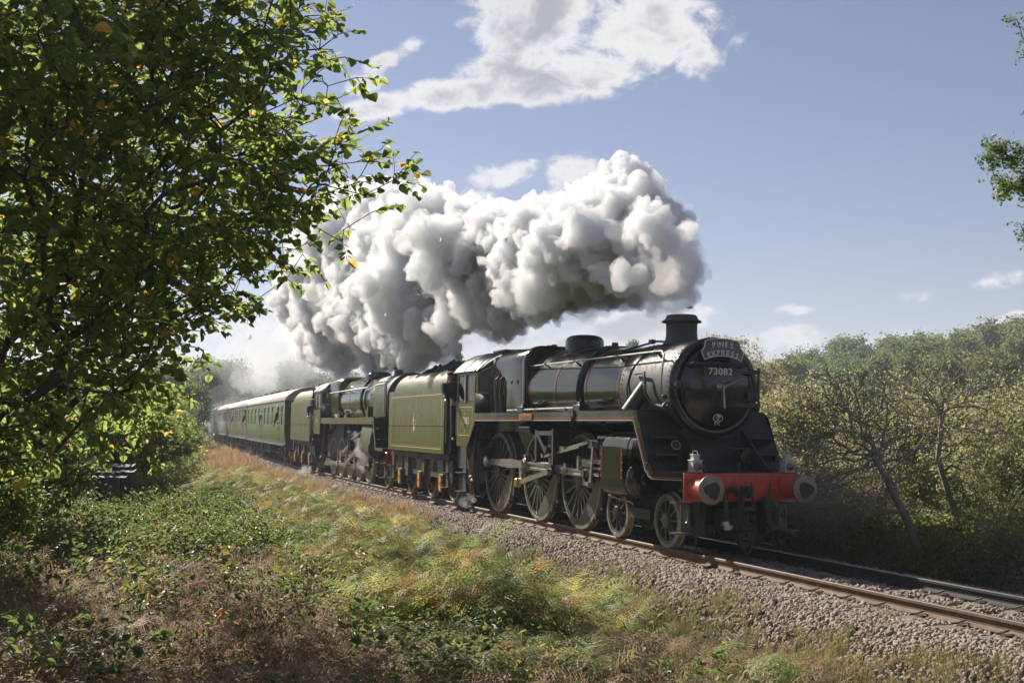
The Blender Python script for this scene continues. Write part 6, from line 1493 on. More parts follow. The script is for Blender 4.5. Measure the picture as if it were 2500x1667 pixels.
# ------------------------------------------------------------------ bush and tree kinds
def make_kind(seed, els, ntip, per, size, tpl, lmat, bmat, base=((0, 0, 0),), spread=.05, tip_r=.004, step=.3, alpha=.3, thin=.012, jit=.10, lean_down=0.0, up=.2, sides=4):
    rng = np.random.default_rng(seed); T = in_ell(rng, ntip, els); T[:, 2] = np.maximum(T[:, 2], .08)
    A, par, r, tips = grow(base[0], T, rng, tip_r, step, up, alpha, 2.35, jit, base_list=list(base))
    lm = limb_mesh('trunk', A, par, r, bmat, sides)
    lf = None
    if per:
        P, D = foliage(rng, A, par, r, tips, per, spread, thin); n = len(P)
        lf = leaves_mesh('crown', tpl, P, D, rng.normal(size=n)*1.0, rng.uniform(size*.65, size*1.25, n), np.clip(rng.normal(.45, .27, n) + .25*np.array([mnoise.noise(Vector(p)*.9) for p in P]), 0, 1), lmat)
    return lm, lf
def blob(rng, R_, H, n, squash=.8):
    els = []
    for _ in range(n):
        a = rng.uniform(0, 6.28); q = R_*math.sqrt(rng.random())*.75; h = H*rng.uniform(.35, .88); s = R_*rng.uniform(.32, .55)
        els.append(((q*math.cos(a), q*math.sin(a), h*(1-.25*q/R_)), (s, s, s*squash)))
    return els
def kinds():
    K = {}; rng = np.random.default_rng(31); rg = random.Random(8)
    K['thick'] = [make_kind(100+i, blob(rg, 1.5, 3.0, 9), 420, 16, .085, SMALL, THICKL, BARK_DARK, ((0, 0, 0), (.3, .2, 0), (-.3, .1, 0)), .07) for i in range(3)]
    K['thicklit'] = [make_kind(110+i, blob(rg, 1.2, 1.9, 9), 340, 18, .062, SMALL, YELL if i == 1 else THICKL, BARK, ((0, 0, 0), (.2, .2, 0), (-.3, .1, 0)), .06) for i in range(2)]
    K['yellow'] = [make_kind(120+i, blob(rg, 1.7, 3.3, 10), 560, 15, .062, SMALL, YELL, BARK_GREY, ((0, 0, 0), (.4, .2, 0), (-.4, .1, 0)), .07, .0045) for i in range(3)]
    K['drab'] = [make_kind(130+i, blob(rg, 1.8, 3.2, 10), 820, 6, .050, SMALL, DRYL, BARK_GREY, ((0, 0, 0), (.4, .2, 0), (-.4, .1, 0)), .06, .006) for i in range(2)]
    K['ivy'] = [make_kind(140+i, blob(rg, 1.1, 1.0, 8), 260, 18, .060, SMALL, THICKL if i else YELL, BARK, ((0, 0, 0), (.3, .2, 0), (-.4, .1, 0)), .07) for i in range(2)]
    K['tree'] = [make_kind(150+i, blob(rg, 4.0, 10.5, 11, .75) , 520, 24, .29, SMALL, FARLS[i], BARK_DARK, ((0, 0, 0),), .30, .012, 1.1, .28, .05) for i in range(4)]
    K['sparse'] = [make_kind(160, blob(rg, 2.8, 6.6, 12, .8), 760, 14, .12, SMALL, DRYL, BARK_GREY, ((0, 0, 0), (.5, 0, 0)), .12, .008, .5, .25, .03)]
    K['poplar'] = [make_kind(170, [((0, 0, 2+1.2*i), (.75, .75, 1.1)) for i in range(9)], 260, 14, .30, SMALL, FARL, BARK_DARK, ((0, 0, 0),), .18, .01, .9, .15, .05)]
    return K
KIND = kinds()
_gc = {}
def plant(kind, i, x, y, label, cat, group, sc=1.0, rot=0.0, name=None, z=None, szz=1.0):
    lm, lf = KIND[kind][i % len(KIND[kind])]
    t = tree_obj(name or ('bush' if cat == 'bush' else 'tree'), label, cat, (x, y, (gz(x, y) if z is None else z)-.05), lm, lf, group, rot, sc); t.scale = (sc, sc, sc*szz); return t
# ------------------------------------------------------------------ placing the plants
_pr = random.Random(77)
def loc_at(px, py, dep):
    p = at_depth(px, py, dep); return p.x, p.y
def side_hedge():
    # thicket under and behind the hazel on the camera side
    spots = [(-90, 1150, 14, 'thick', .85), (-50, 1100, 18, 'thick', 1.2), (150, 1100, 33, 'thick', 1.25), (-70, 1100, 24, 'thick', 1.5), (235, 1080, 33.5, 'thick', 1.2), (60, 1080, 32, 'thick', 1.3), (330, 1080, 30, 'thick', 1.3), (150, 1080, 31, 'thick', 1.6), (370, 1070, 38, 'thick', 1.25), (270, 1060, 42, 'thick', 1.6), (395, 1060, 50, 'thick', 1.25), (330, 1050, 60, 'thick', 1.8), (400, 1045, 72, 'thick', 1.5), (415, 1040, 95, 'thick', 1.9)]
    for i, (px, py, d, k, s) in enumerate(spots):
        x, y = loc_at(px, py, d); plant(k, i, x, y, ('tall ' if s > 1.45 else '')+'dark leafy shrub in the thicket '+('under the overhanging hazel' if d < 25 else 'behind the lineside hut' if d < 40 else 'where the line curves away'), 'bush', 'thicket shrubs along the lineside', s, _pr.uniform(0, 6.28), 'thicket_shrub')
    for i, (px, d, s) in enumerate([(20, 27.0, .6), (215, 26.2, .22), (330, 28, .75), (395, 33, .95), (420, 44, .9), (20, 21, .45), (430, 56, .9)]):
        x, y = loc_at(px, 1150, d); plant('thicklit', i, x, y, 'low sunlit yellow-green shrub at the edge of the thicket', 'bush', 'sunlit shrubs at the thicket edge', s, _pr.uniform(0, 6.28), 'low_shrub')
    # tall trees left of the view whose shade falls over the foreground
    for i, (px, d, s) in enumerate([(-720, 13, .6), (-640, 21, .6)]):
        x, y = loc_at(px, 1200, d); plant('tree', i, x, y, 'leafy lineside tree standing among the shrubs left of the hazel', 'tree', 'trees along the near lineside', s, _pr.uniform(0, 6.28), 'lineside_tree')
side_hedge()
def far_side():
    # bushes beyond the track on the right
    for i, (px, d, k, s) in enumerate([
            (1880, 31, 'drab', 1.45), (1960, 34, 'drab', 1.6), (2060, 30, 'yellow', 1.3), (2150, 35, 'drab', 1.5), (2120, 27, 'drab', 1.15), (2230, 29, 'yellow', 1.35), (2350, 27, 'yellow', 1.25), (2460, 25, 'yellow', 1.3), (2560, 23, 'yellow', 1.3), (1930, 24.5, 'drab', .7), (2060, 23, 'drab', .65),
            (2420, 32, 'yellow', 1.2), (2540, 29, 'yellow', 1.2), (2300, 36, 'drab', 1.2), (1820, 38, 'drab', 1.2), (1760, 44, 'drab', 1.15), (2020, 42, 'yellow', 1.35), (2190, 44, 'yellow', 1.4), (2480, 40, 'yellow', 1.3), (2380, 22.5, 'yellow', .75), (2480, 20.5, 'yellow', .75), (1900, 27, 'drab', .8), (2000, 26, 'drab', .8), (2620, 20, 'yellow', .9)]):
        x, y = loc_at(px, 1100, d)
        lab = ('half-bare drab willow bush with fine grey twigs beyond the line' if k == 'drab' else 'yellowing thorn bush with small leaves beyond the line')
        lab = ('tall ' if s > 1.25 else 'low ' if s < .9 else '') + lab + (', nearer the wooded hill' if d > 33 else ', close to the rails' if d < 25.5 else '')
        plant(k, i, x, y, lab, 'bush', 'bushes beyond the line', s, _pr.uniform(0, 6.28), 'willow_bush' if k == 'drab' else 'thorn_bush')
    for i in range(26):
        x = 9.5-1.55*i + _pr.uniform(-.4, .4); y = off(x)+3.9+_pr.uniform(-.3, .9)
        plant('ivy', i, x, y, 'low ivy and bramble clump at the foot of the bushes beyond the rails', 'shrub', 'low clumps beside the far ballast', _pr.uniform(.85, 1.35), _pr.uniform(0, 6.28), 'ivy_clump')
    # leaning half-fallen tree with bare limbs
    rng = np.random.default_rng(9)
    def bare(name, label, bpx, bdep, path, els, ntip, tr, seed):
        rng = np.random.default_rng(seed)
        b = at_depth(*bpx, bdep); b.z = gz(b.x, b.y)-.05; B = np.array(b)
        T = in_ell(rng, ntip, [(np.array(at_depth(px, py, d))-B, rr) for px, py, d, rr in els])
        pts = [np.array((0, 0, 0.))]
        for q in path: pts.append(np.array(at_depth(*q))-B)
        A0 = []
        for p, q in zip(pts[:-1], pts[1:]):
            m = max(2, int(np.linalg.norm(q-p)/.25))
            for k in range(m): A0.append(p*(1-k/m)+q*k/m)
        A0.append(pts[-1])
        A, par, r, tips = grow((0, 0, 0), T, rng, .0055, .28, .16, .40, 2.5, .14, base_list=A0)
        n0 = len(A0); par = par.copy(); par[1:n0] = np.arange(n0-1)
        r[:n0] = np.maximum(r[:n0], np.linspace(tr, tr*.45, n0))
        t = empty(name, b); tag(t, label, 'tree')
        link('trunk', limb_mesh('trunk', A, par, r, BARK_GREY, 6), t)
        P, D = foliage(rng, A, par, r, tips, 1, .05, .010); n = len(P)
        link('crown', leaves_mesh('crown', SMALL, P, D, rng.normal(size=n), rng.uniform(.04, .075, n), rng.random(n), YELL), t)
    bare('leaning_tree', 'half-fallen tree with a dark leaning trunk and bare twisting limbs beyond the line', (2265, 1400), 21.0,
         [(2215, 1270, 20.8), (2160, 1160, 20.6), (2130, 1110, 20.6)],
         [(2080, 1060, 21.0, (1.2, 1.2, .75)), (1990, 1130, 21, (.9, .9, .5)), (2160, 980, 21.5, (1.0, 1.0, .6)), (2010, 1010, 21.5, (.9, .9, .5)), (2100, 1220, 20.5, (.8, .8, .5)), (1960, 1230, 20.5, (.6, .6, .4)), (2080, 940, 21, (1.1, 1.1, .5)), (2230, 1060, 20.5, (.9, .9, .6))], 1000, .10, 41)
    bare('bare_thorn_tree', 'bare upright thorn tree with grey limbs among yellow bushes beyond the line', (2360, 1400), 21.8,
         [(2330, 1250, 21.8), (2290, 1120, 21.8), (2300, 1010, 21.8)],
         [(2300, 920, 22, (1.2, 1.2, .6)), (2200, 960, 22, (.9, .9, .5)), (2420, 1000, 22, (.9, .9, .7)), (2330, 1080, 21.5, (.8, .8, .6)), (2450, 1120, 21, (.6, .6, .5))], 750, .085, 42)
far_side()
def backdrop():
    # wooded hill beyond the bushes
    sky = [(1650, 905), (1850, 862), (1950, 852), (2050, 832), (2130, 812), (2200, 812), (2290, 792), (2380, 790), (2500, 775), (2700, 765)]
    rgp = random.Random(12); n = 0
    for row, (d0, d1, kk) in enumerate(((196, 225, 1.04), (165, 190, .99), (138, 158, .92), (112, 130, .82), (88, 104, .70))):
        px = 1640 + 25*(row % 2)
        while px < 2680:
            d = rgp.uniform(d0, d1); ys = np.interp(px, [s[0] for s in sky], [s[1] for s in sky])
            top = 2.13 + (1029-ys)/FPX*d*kk*rgp.uniform(.92, 1.14)
            x, y = loc_at(px, 1000, d); g = gz(x, y); H = max(4.0, top-g)
            ki = rgp.randrange(4); plant('tree', ki, x, y, ('mid-green', 'olive', 'dark green', 'yellow-green')[ki]+' broadleaf tree '+('on the skyline of', 'just below the skyline of', 'in the middle of', 'low in', 'at the lower edge of')[row]+' the hillside wood', 'tree', 'trees of the hillside wood', H/10.6, rgp.uniform(0, 6.28), 'hillside_tree', szz=1.0)
            px += rgp.uniform(62, 88)*170/d*.9; n += 1
    print('hill trees', n)
    for px, ytop, d, w in ((1790, 780, 62, 1.0), ):
        x, y = loc_at(px, 1000, d); g = gz(x, y); H = 2.13+(1029-ytop)/FPX*d-g; plant('sparse', 0, x, y, 'thin-leaved willow standing up behind the smokebox and chimney', 'tree', None, H/7.0, 1.0, 'willow_tree', szz=1.0)
    for px, ytop, d, lab in ((1116, 832, 150, 'slender poplar behind the front engine cab roof'), (1548, 826, 190, 'small poplar just behind the dome')):
        x, y = loc_at(px, 1000, d); g = gz(x, y); H = 2.13+(1029-ytop)/FPX*d-g; t = plant('poplar', 0, x, y, lab, 'tree', None, 1.0, .7, 'poplar_tree'); s = H/12.6; t.scale = (s*.9, s*.9, s)
    # woods behind the train seen through the drifting steam
    for i, (px, ytop, d) in enumerate([(470, 845, 120), (560, 850, 130), (520, 838, 150), (640, 905, 150), (700, 880, 140), (760, 850, 135), (820, 862, 130), (880, 905, 120), (600, 925, 170), (430, 870, 100), (680, 930, 120), (790, 920, 100), (950, 930, 120), (1010, 945, 130), (1080, 950, 140)]):
        x, y = loc_at(px, 1000, d); g = gz(x, y); H = 2.13+(1029-ytop)/FPX*d-g; plant('tree', i, x, y, 'tree in the wood behind the coaches, dim through the steam', 'tree', 'trees behind the coaches', H/10.6, i*1.3, 'woodland_tree')
    # lineside trees behind the camera, seen only as reflections in the paintwork
    for i, (x, y) in enumerate(((36, -20), (42, -8), (40, 6), (30, -26), (46, 16), (24, -30))): plant('tree', i, x, y, 'lineside tree standing back along the line ahead of the train', 'tree', 'trees ahead of the train', .8, i*1.1, 'lineside_tree')
backdrop()
def oak():
    rng = np.random.default_rng(51); D0 = 13.0
    b = at_depth(3150, 1500, D0); b.z = gz(b.x, b.y)-.1; B = np.array(b)
    def E(px, py, r): return (np.array(at_depth(px, py, D0))-B, r)
    els = [E(2490, 40, (.12, .2, .10)), E(2485, 150, (.07, .1, .05)), E(2470, 390, (.32, .32, .32)), E(2500, 470, (.35, .35, .25)), E(2430, 370, (.22, .22, .16)), E(2530, 560, (.25, .25, .2)), E(2440, 500, (.14, .14, .10)), E(2500, 640, (.10, .1, .08)), E(2620, 430, (.6, .6, .5)), E(2495, 45, (.14, .2, .12)), E(2500, 125, (.10, .2, .08)), E(2620, 100, (.5, .5, .4)), E(2700, 250, (.7, .7, .8)), E(2510, 270, (.08, .1, .06)), E(2760, 600, (.8, .8, .8)), E(2410, 345, (.10, .1, .06)), E(2395, 395, (.08, .08, .05))]
    T = in_ell(rng, 420, els); tr = [np.array((0, 0, 0.)), np.array(at_depth(3100, 900, D0))-B, np.array(at_depth(2900, 450, D0))-B]
    A0 = [tr[0]*(1-k/14)+tr[1]*k/14 for k in range(14)] + [tr[1]*(1-k/8)+tr[2]*k/8 for k in range(9)]
    A, par, r, tips = grow((0, 0, 0), T, rng, .004, .22, .15, .25, 2.3, .1, base_list=A0); n0 = len(A0); par = par.copy(); par[1:n0] = np.arange(n0-1); r[:n0] = np.maximum(r[:n0], np.linspace(.22, .05, n0))
    t = empty('oak_tree', b); tag(t, 'green oak whose lobed-leaf branch reaches in against the sky above the hill', 'tree')
    link('trunk', limb_mesh('trunk', A, par, r, BARK, 6), t)
    P, D = foliage(rng, A, par, r, tips, 11, .035, .010); n = len(P)
    link('crown', leaves_mesh('crown', OAK, P, D, rng.normal(size=n), rng.uniform(.055, .10, n), rng.random(n), OAKL), t)
oak()

# ------------------------------------------------------------------ bracken, brambles, grass
def frond(rng, L=1.0, npin=11, curve=.55):
    """a bracken frond along +x, arching; separate toothed pinnae with open gaps"""
    V, F = [], []
    bend = rng.normal()*.10
    def pt(u): return np.array((L*(u - .14*u*u), L*bend*u*u, L*(curve*.55*u - curve*u*u*.95)))
    def tri(a, b, c):
        k = len(V); V.extend([a, b, c]); F.append((k, k+1, k+2))
    for i in range(8):
        a, b = pt(i/8), pt((i+1)/8); w = np.array((0, .008*(1-i/9), 0)); tri(a-w, b-w*.8, b+w*.8); tri(a-w, b+w*.8, a+w)
    for i in range(npin):
        q = i/(npin-1); u = .24 + .76*q; o = pt(u); t = pt(min(1.02, u+.02))-pt(u-.02); t /= np.linalg.norm(t); nrm = np.cross(t, (0, 1, 0))
        l = L*.40*math.sin(math.pi*((1-q)*.52+.05))*rng.uniform(.85, 1.1)
        for s in (-1, 1):
            d = np.array((0, s, 0))*.90 + t*rng.uniform(.32, .5) + nrm*rng.normal()*.16; d = d/np.linalg.norm(d); droop = rng.uniform(.05, .45)
            side = np.cross(d, nrm); side /= np.linalg.norm(side); nn = 4 if l > .12 else 3; W = L*.026*(1-.45*q)
            for k in range(nn):
                v, v2 = k/nn, (k+1)/nn; c = o+d*l*v - np.array((0, 0, l*droop*v*v)); c2 = o+d*l*v2 - np.array((0, 0, l*droop*v2*v2)); w = W*(1-v*.7)
                m = c*.45+c2*.55
                tri(c, m+side*w, c2); tri(c, c2, m-side*w)
    return np.array(V), np.array(F)
def inst_mat(name, stops, trans=.35, rough=.5, spec=.4, br=1.9):
    t = NT(name); at = t.n('ShaderNodeAttribute', attribute_name='tint', attribute_type='INSTANCER')
    cr = t.n('ShaderNodeValToRGB'); t.L.new(at.outputs['Fac'], cr.inputs[0]); e = cr.color_ramp.elements
    e[0].position, e[0].color = stops[0][0], (*stops[0][1], 1); e[1].position, e[1].color = stops[-1][0], (*stops[-1][1], 1)
    for q, c in stops[1:-1]: k = e.new(q); k.color = (*c, 1)
    v = t.coord('Object'); nz = t.noise(v, 5, 3); hs = t.n('ShaderNodeHueSaturation'); t.L.new(cr.outputs[0], hs.inputs['Color']); t.L.new(t.ramp(nz, .3, .7, .75, 1.25), hs.inputs['Value'])
    p = t.n('ShaderNodeBsdfPrincipled', Roughness=rough); t.L.new(hs.outputs[0], p.inputs['Base Color']); p.inputs['Specular IOR Level'].default_value = spec
    tr = t.n('ShaderNodeBsdfTranslucent'); b2 = t.n('ShaderNodeHueSaturation'); t.L.new(hs.outputs[0], b2.inputs['Color']); b2.inputs['Value'].default_value = br; t.L.new(b2.outputs[0], tr.inputs[0])
    mx = t.n('ShaderNodeMixShader'); mx.inputs[0].default_value = trans; t.L.new(p.outputs[0], mx.inputs[1]); t.L.new(tr.outputs[0], mx.inputs[2]); t.L.new(mx.outputs[0], t.out.inputs[0]); return t.m
FERN = inst_mat('bracken_frond', [(0, (.125, .160, .055)), (.42, (.180, .200, .064)), (.64, (.270, .235, .070)), (.80, (.32, .175, .062)), (1, (.24, .130, .064))], .42, .55, .30, 2.2)
BRAM = inst_mat('bramble_leaf', [(0, (.095, .135, .042)), (.6, (.155, .185, .050)), (.9, (.25, .215, .05)), (1, (.32, .16, .045))], .42, .45, .38, 2.1)
GRASS = inst_mat('grass_blade', [(0, (.130, .155, .050)), (.40, (.215, .195, .075)), (.60, (.300, .225, .115)), (.8, (.32, .205, .110)), (1, (.25, .130, .070))], .38, .6, .2)
DEAD = inst_mat('dead_frond', [(0, (.125, .095, .066)), (.5, (.215, .150, .098)), (1, (.34, .250, .165))], .30, .65, .25)
def n2(x, y, s, o): return mnoise.noise(Vector((x*s, y*s, o)))
def cover():
    rng = np.random.default_rng(61)
    fr = [frond(rng, 1.0, 11, c) for c in (.25, .45, .65, .85, 1.05, .55)]
    ferns = proto_collection('bracken_fronds', [np_mesh('frond', V, F, FERN, smooth=False) for V, F in fr])
    deadf = proto_collection('dead_fronds', [np_mesh('dead_frond', V*np.array((1, .75, 1.25)), F, DEAD, smooth=False) for V, F in fr])
    # bramble spray: a short arched stem with three-fold leaves
    sprays = []
    for k in range(5):
        q = np.random.default_rng(200+k); n = 20; u = q.random(n); P = np.stack([u*.42, q.normal(size=n)*.10, .28*np.sin(u*2.6)+q.normal(size=n)*.05], 1); D = q.normal(size=(n, 3)); D[:, 2] *= .35
        sprays.append(leaves_mesh('spray', tpl_leaf(.36, .12, .1, .15), P, D, q.normal(size=n)*.5, q.uniform(.045, .080, n), q.random(n), BRAM))
    bram = proto_collection('bramble_sprays', sprays)
    tufts = []
    for k in range(6):
        q = np.random.default_rng(300+k); V, F = [], []
        for _ in range(22):
            a = q.uniform(0, 6.28); l = q.uniform(.14, .34); bx, by = q.normal(size=2)*.05; lean = q.uniform(.15, .9); w = q.uniform(.0025, .005); d = np.array((math.cos(a), math.sin(a), 0)); s = np.array((-d[1], d[0], 0))*w
            p = [np.array((bx, by, 0)) + d*l*lean*t*t + np.array((0, 0, l*t*(1-.35*lean*t))) for t in (0, .5, 1)]; i = len(V)
            V += [p[0]-s, p[0]+s, p[1]+s*.8, p[1]-s*.8, p[2]]; F += [(i, i+1, i+2), (i, i+2, i+3), (i+3, i+2, i+4)]
        tufts.append(np_mesh('tuft', np.array(V), np.array(F), GRASS, smooth=False))
    grass = proto_collection('grass_tufts', tufts)
    def region(n, x0, x1, d0, d1, wfun):
        x = rng.uniform(x0, x1, n); d = rng.uniform(d0, d1, n); out = []
        for a, b in zip(x, d):
            y = off(a)-b; w = wfun(a, b, y)
            if rng.random() < w: out.append((a, y, gz(a, y), b))
        return np.array(out)
    # bracken density and mounding
    def fernw(x, d, y):
        w = sstep(3.1, 3.8, d + .35*n2(x, y, 1.1, 4))*(1-sstep(6.2, 7.4, d + .9*n2(x, y, .5, 2)))
        w *= sstep(-24, -14, x)*(1-.92*sstep(4.6, 6.4, x + .9*n2(x, y, .6, 5) - (d-4.6)*1.3))
        w *= .25+.75*sstep(-.25, .15, n2(x, y, .55, 9)); return w
    def plants(pts, kmin, kmax, h0, h1, s0, s1, tint):
        P, Rr, S_, I, Tt = [], [], [], [], []
        for x, y, z, d in pts:
            k = rng.integers(kmin, kmax+1); a0 = rng.uniform(0, 6.28); h = rng.uniform(h0, h1)*(.55+.8*sstep(-.3, .45, n2(x, y, .8, 21)))*(.14+.86*sstep(3.2, 5.4, d)); tb = tint(x, y, d)
            for j in range(k):
                P.append((x+rng.normal()*.05, y+rng.normal()*.05, z+h*rng.uniform(.55, 1.0))); Rr.append((rng.normal()*.5, -rng.uniform(-.3, 1.1), a0+6.28*j/k+rng.normal()*.4)); S_.append(rng.uniform(s0, s1)); I.append(rng.integers(0, 6)); Tt.append(np.clip(tb+rng.normal()*.14, 0, 1))
        return P, Rr, S_, I, Tt
    tint = lambda x, y, d: .24 + .26*n2(x, y, .9, 3) + (.46 if rng.random() < .21 else 0) + .12*sstep(5, 6.5, d)
    F1 = region(13500, -24, 8.2, 2.2, 7.6, fernw); print('ferns', len(F1))
    # the plants nearest the path are ferns of their own
    dep = (F1[:, :3]-np.array(CAM))@np.array(_F); sx = (F1[:, :3]-np.array(CAM))@np.array(_R2)/dep*FPX+1250
    order = np.argsort(np.where((sx > 0) & (sx < 2500), dep, 99)); own = order[:140]; rest = np.setdiff1d(np.arange(len(F1)), own)
    P, Rr, S_, I, Tt = plants(F1[rest], 3, 5, .16, .92, .28, .60, tint)
    scatter('bracken', 'mass of green and yellowing bracken covering the bank below the track', 'bracken', ferns, P, Rr, S_, I, Tt)
    whole = []
    for k in range(7):
        q = np.random.default_rng(400+k); VV, FF, LV, b = [], [], [], 0
        for j in range(q.integers(4, 6)):
            V, F = fr[q.integers(0, 6)]; s = q.uniform(.5, .85); a = q.uniform(0, 6.28); m = Matrix.Rotation(a, 3, 'Z') @ Matrix.Rotation(-q.uniform(0, .6), 3, 'Y') @ Matrix.Rotation(q.normal()*.25, 3, 'X'); h = q.uniform(.12, .42)
            VV.append(V*s@np.array(m).T + (0, 0, h)); FF.append(F+b); b += len(V); LV.append(np.full(len(V), np.clip(q.normal(.3, .15), 0, 1)))
            st = np.array([(-.006, 0, 0), (.006, 0, 0), (.004, .004, h), (-.004, .004, h)]); VV.append(st); FF.append(np.array([(0, 1, 2), (0, 2, 3)])+b); b += 4; LV.append(np.full(4, .6))
        whole.append((np.vstack(VV), np.vstack(FF), np.concatenate(LV)))
    fm = leaf_mat('bracken_leaf', [(0, (.125, .165, .055)), (.45, (.185, .205, .064)), (.7, (.28, .24, .07)), (1, (.30, .16, .06))], .55, .42, .30)
    wm = [np_mesh('bracken_fern', V, F, fm, {'lv': L}, smooth=False) for V, F, L in whole]
    for i in own:
        x, y, z, d = F1[i]; o = link('bracken_fern', wm[rng.integers(0, 7)]); o.location = (x, y, z-.02); o.rotation_euler = (rng.normal()*.08, rng.normal()*.08, rng.uniform(0, 6.28)); s = rng.uniform(.6, 1.0); o.scale = (s, s, s)
        tag(o, 'bracken fern at the trampled front edge of the bank', 'fern', 'bracken ferns at the front of the bank')
    # dead bracken in the shade
    def deadw(x, d, y): return (sstep(5.0, 6.6, d+.8*n2(x, y, .6, 1))*(.35+.65*sstep(-.2, .2, n2(x, y, .7, 6))) + .34*sstep(2.4, 3.2, d))*sstep(-9, -3, x)
    Dd = region(7000, -9, 9.2, 2.3, 12.5, deadw); print('dead', len(Dd))
    P, Rr, S_, I, Tt = plants(Dd, 2, 4, .03, .40, .34, .70, lambda x, y, d: .58+.35*n2(x, y, .8, 4)); Rr = [(a*1.8, b+.45, c) for a, b, c in Rr]
    scatter('dead_bracken', 'collapsed brown bracken litter in the shaded foreground', 'bracken', deadf, P, Rr, S_, I, Tt)
    # brambles
    def brw(x, d, y):
        w = sstep(4.6, 6.2, d+.8*n2(x, y, .4, 2))*sstep(-34, -24, x)*(1-sstep(-3.5, .5, x+1.2*n2(x, y, .6, 7))); return w*(.3+.7*sstep(-.3, .1, n2(x, y, .5, 8))) + .16*(x > -4)*sstep(3.5, 5, d)*sstep(-.25, .2, n2(x, y, .7, 31))
    Bb = region(21000, -34, 9, 4.2, 11.5, brw); n = len(Bb); print('bramble', n)
    mound = np.array([.10+.55*max(0, .45+n2(p[0], p[1], .45, 8))*sstep(5, 7.2, p[3]) for p in Bb])
    scatter('brambles', 'sunlit bramble patch with glossy leaves on the slope', 'brambles', bram, np.column_stack([Bb[:, 0], Bb[:, 1], Bb[:, 2]+mound*rng.random(n)**.6]), np.column_stack([rng.normal(size=n)*.3, rng.normal(size=n)*.3-.1, rng.uniform(0, 6.28, n)]), rng.uniform(.75, 1.35, n), rng.integers(0, 5, n), np.clip(rng.normal(.35, .28, n), 0, 1))
    # grass: dry verge beside the ballast, green tufts near the camera
    def gw(x, d, y): return (sstep(1.8, 2.35, d+.5*n2(x, y, .9, 3))+.018)*(.45+.55*sstep(-.3, .2, n2(x, y, .8, 12)))
    G1 = region(30000, -9, 9.6, 1.1, 11.5, lambda x, d, y: gw(x, d, y)*(1.0 if x > 2 else .45))
    G2 = region(15000, -46, -9, 1.9, 8.5, gw); G3 = region(9000, -125, -46, 1.9, 9, gw); G4 = region(2600, -12, 10, -4.6, -2.6, lambda x, d, y: .9)
    for nm, lab, Gp, s0, s1, tb in (('verge_grass', 'short dry grass and weeds beside the ballast', G1, .40, .75, .34), ('dry_grass', 'reddish dry grass along the lineside', G2, 1.0, 1.9, .72), ('far_grass', 'brown grass bank beside the distant coaches', G3, 1.8, 3.4, .75), ('far_verge', 'thin grass strip under the bushes beyond the rails', G4, .6, 1.2, .35)):
        n = len(Gp); t = np.clip(np.array([tb+.35*n2(p[0], p[1], .5, 15) for p in Gp])+rng.normal(size=n)*.12, 0, 1)
        scatter(nm, lab, 'grass', grass, Gp[:, :3], np.column_stack([rng.normal(size=n)*.15, rng.normal(size=n)*.15, rng.uniform(0, 6.28, n)]), rng.uniform(s0, s1, n), rng.integers(0, 6, n), t)
cover()

# ------------------------------------------------------------------ lineside hut in the thicket
def hut():
    c = on_z(200, 1283, -.25); z = gz(c.x, c.y)
    h = empty('lineside_hut', (c.x, c.y, z-.05), (0, 0, math.atan2(_R2.y, _R2.x))); tag(h, 'small weathered lineside hut with slate roof half hidden by shrubs', 'hut')
    brickm = [paint('brick_%d' % i, q, .85, dirt=(.10, .08, .06), dirt_amt=.5, scale=12) for i, q in enumerate(((.22, .13, .075), (.26, .16, .09), (.19, .115, .07)))]
    b = MB(); b.box(-.84, -.42, -.02, .5, 0, 1.0); b.build('wall', paint('mortar', (.25, .22, .18), .9), h)
    bk = MB(); bk.box(-.105, .105, -.02, .012, -.032, .032); bms = [bk.mesh('brick', m, 30) for m in brickm]
    rg = random.Random(1)
    for r in range(13):
        for q in range(2):
            o = link('brick', bms[rg.randrange(3)], h); o.location = (-.735+.215*q+(.05 if r % 2 else 0)-.03, -.028-rg.random()*.006, .05+.075*r)
    wd = paint('hut_timber', (.14, .115, .085), .85, dirt=(.07, .055, .04), dirt_amt=.6, scale=6, streak=8)
    for i, x in enumerate(np.arange(-.40, .80, .125)):
        k = MB(); k.box(x, x+.112, 0, .022, .08, .98); o = k.build('plank', wd, h); o.location = (0, rg.uniform(-.006, .006), 0)
    for x in (-.42, .05, .80): k = MB(); k.box(x-.035, x+.035, -.05, .0, 0, 1.0); k.build('post', wd, h)
    k = MB(); k.box(-.4, .8, .02, .9, .05, .98); k.build('interior', MAT['dark_in'], h)
    k = MB(); k.box(-.42, .83, -.045, .02, .12, .18); k.build('rail', wd, h)
    sl = paint('slate', (.055, .058, .070), .5, dirt=(.09, .09, .10), dirt_amt=.5, scale=10)
    for r in range(3):
        for i in range(7):
            k = MB(); x = -.62+.235*i+(.11 if r % 2 else 0); k.box(x, x+.225, -.14+.24*r, .14+.24*r, 0, .014); o = k.build('slate', sl, h); o.location = (0, 0, 1.0+.02+.06*r); o.rotation_euler = (.22, 0, 0)
hut()
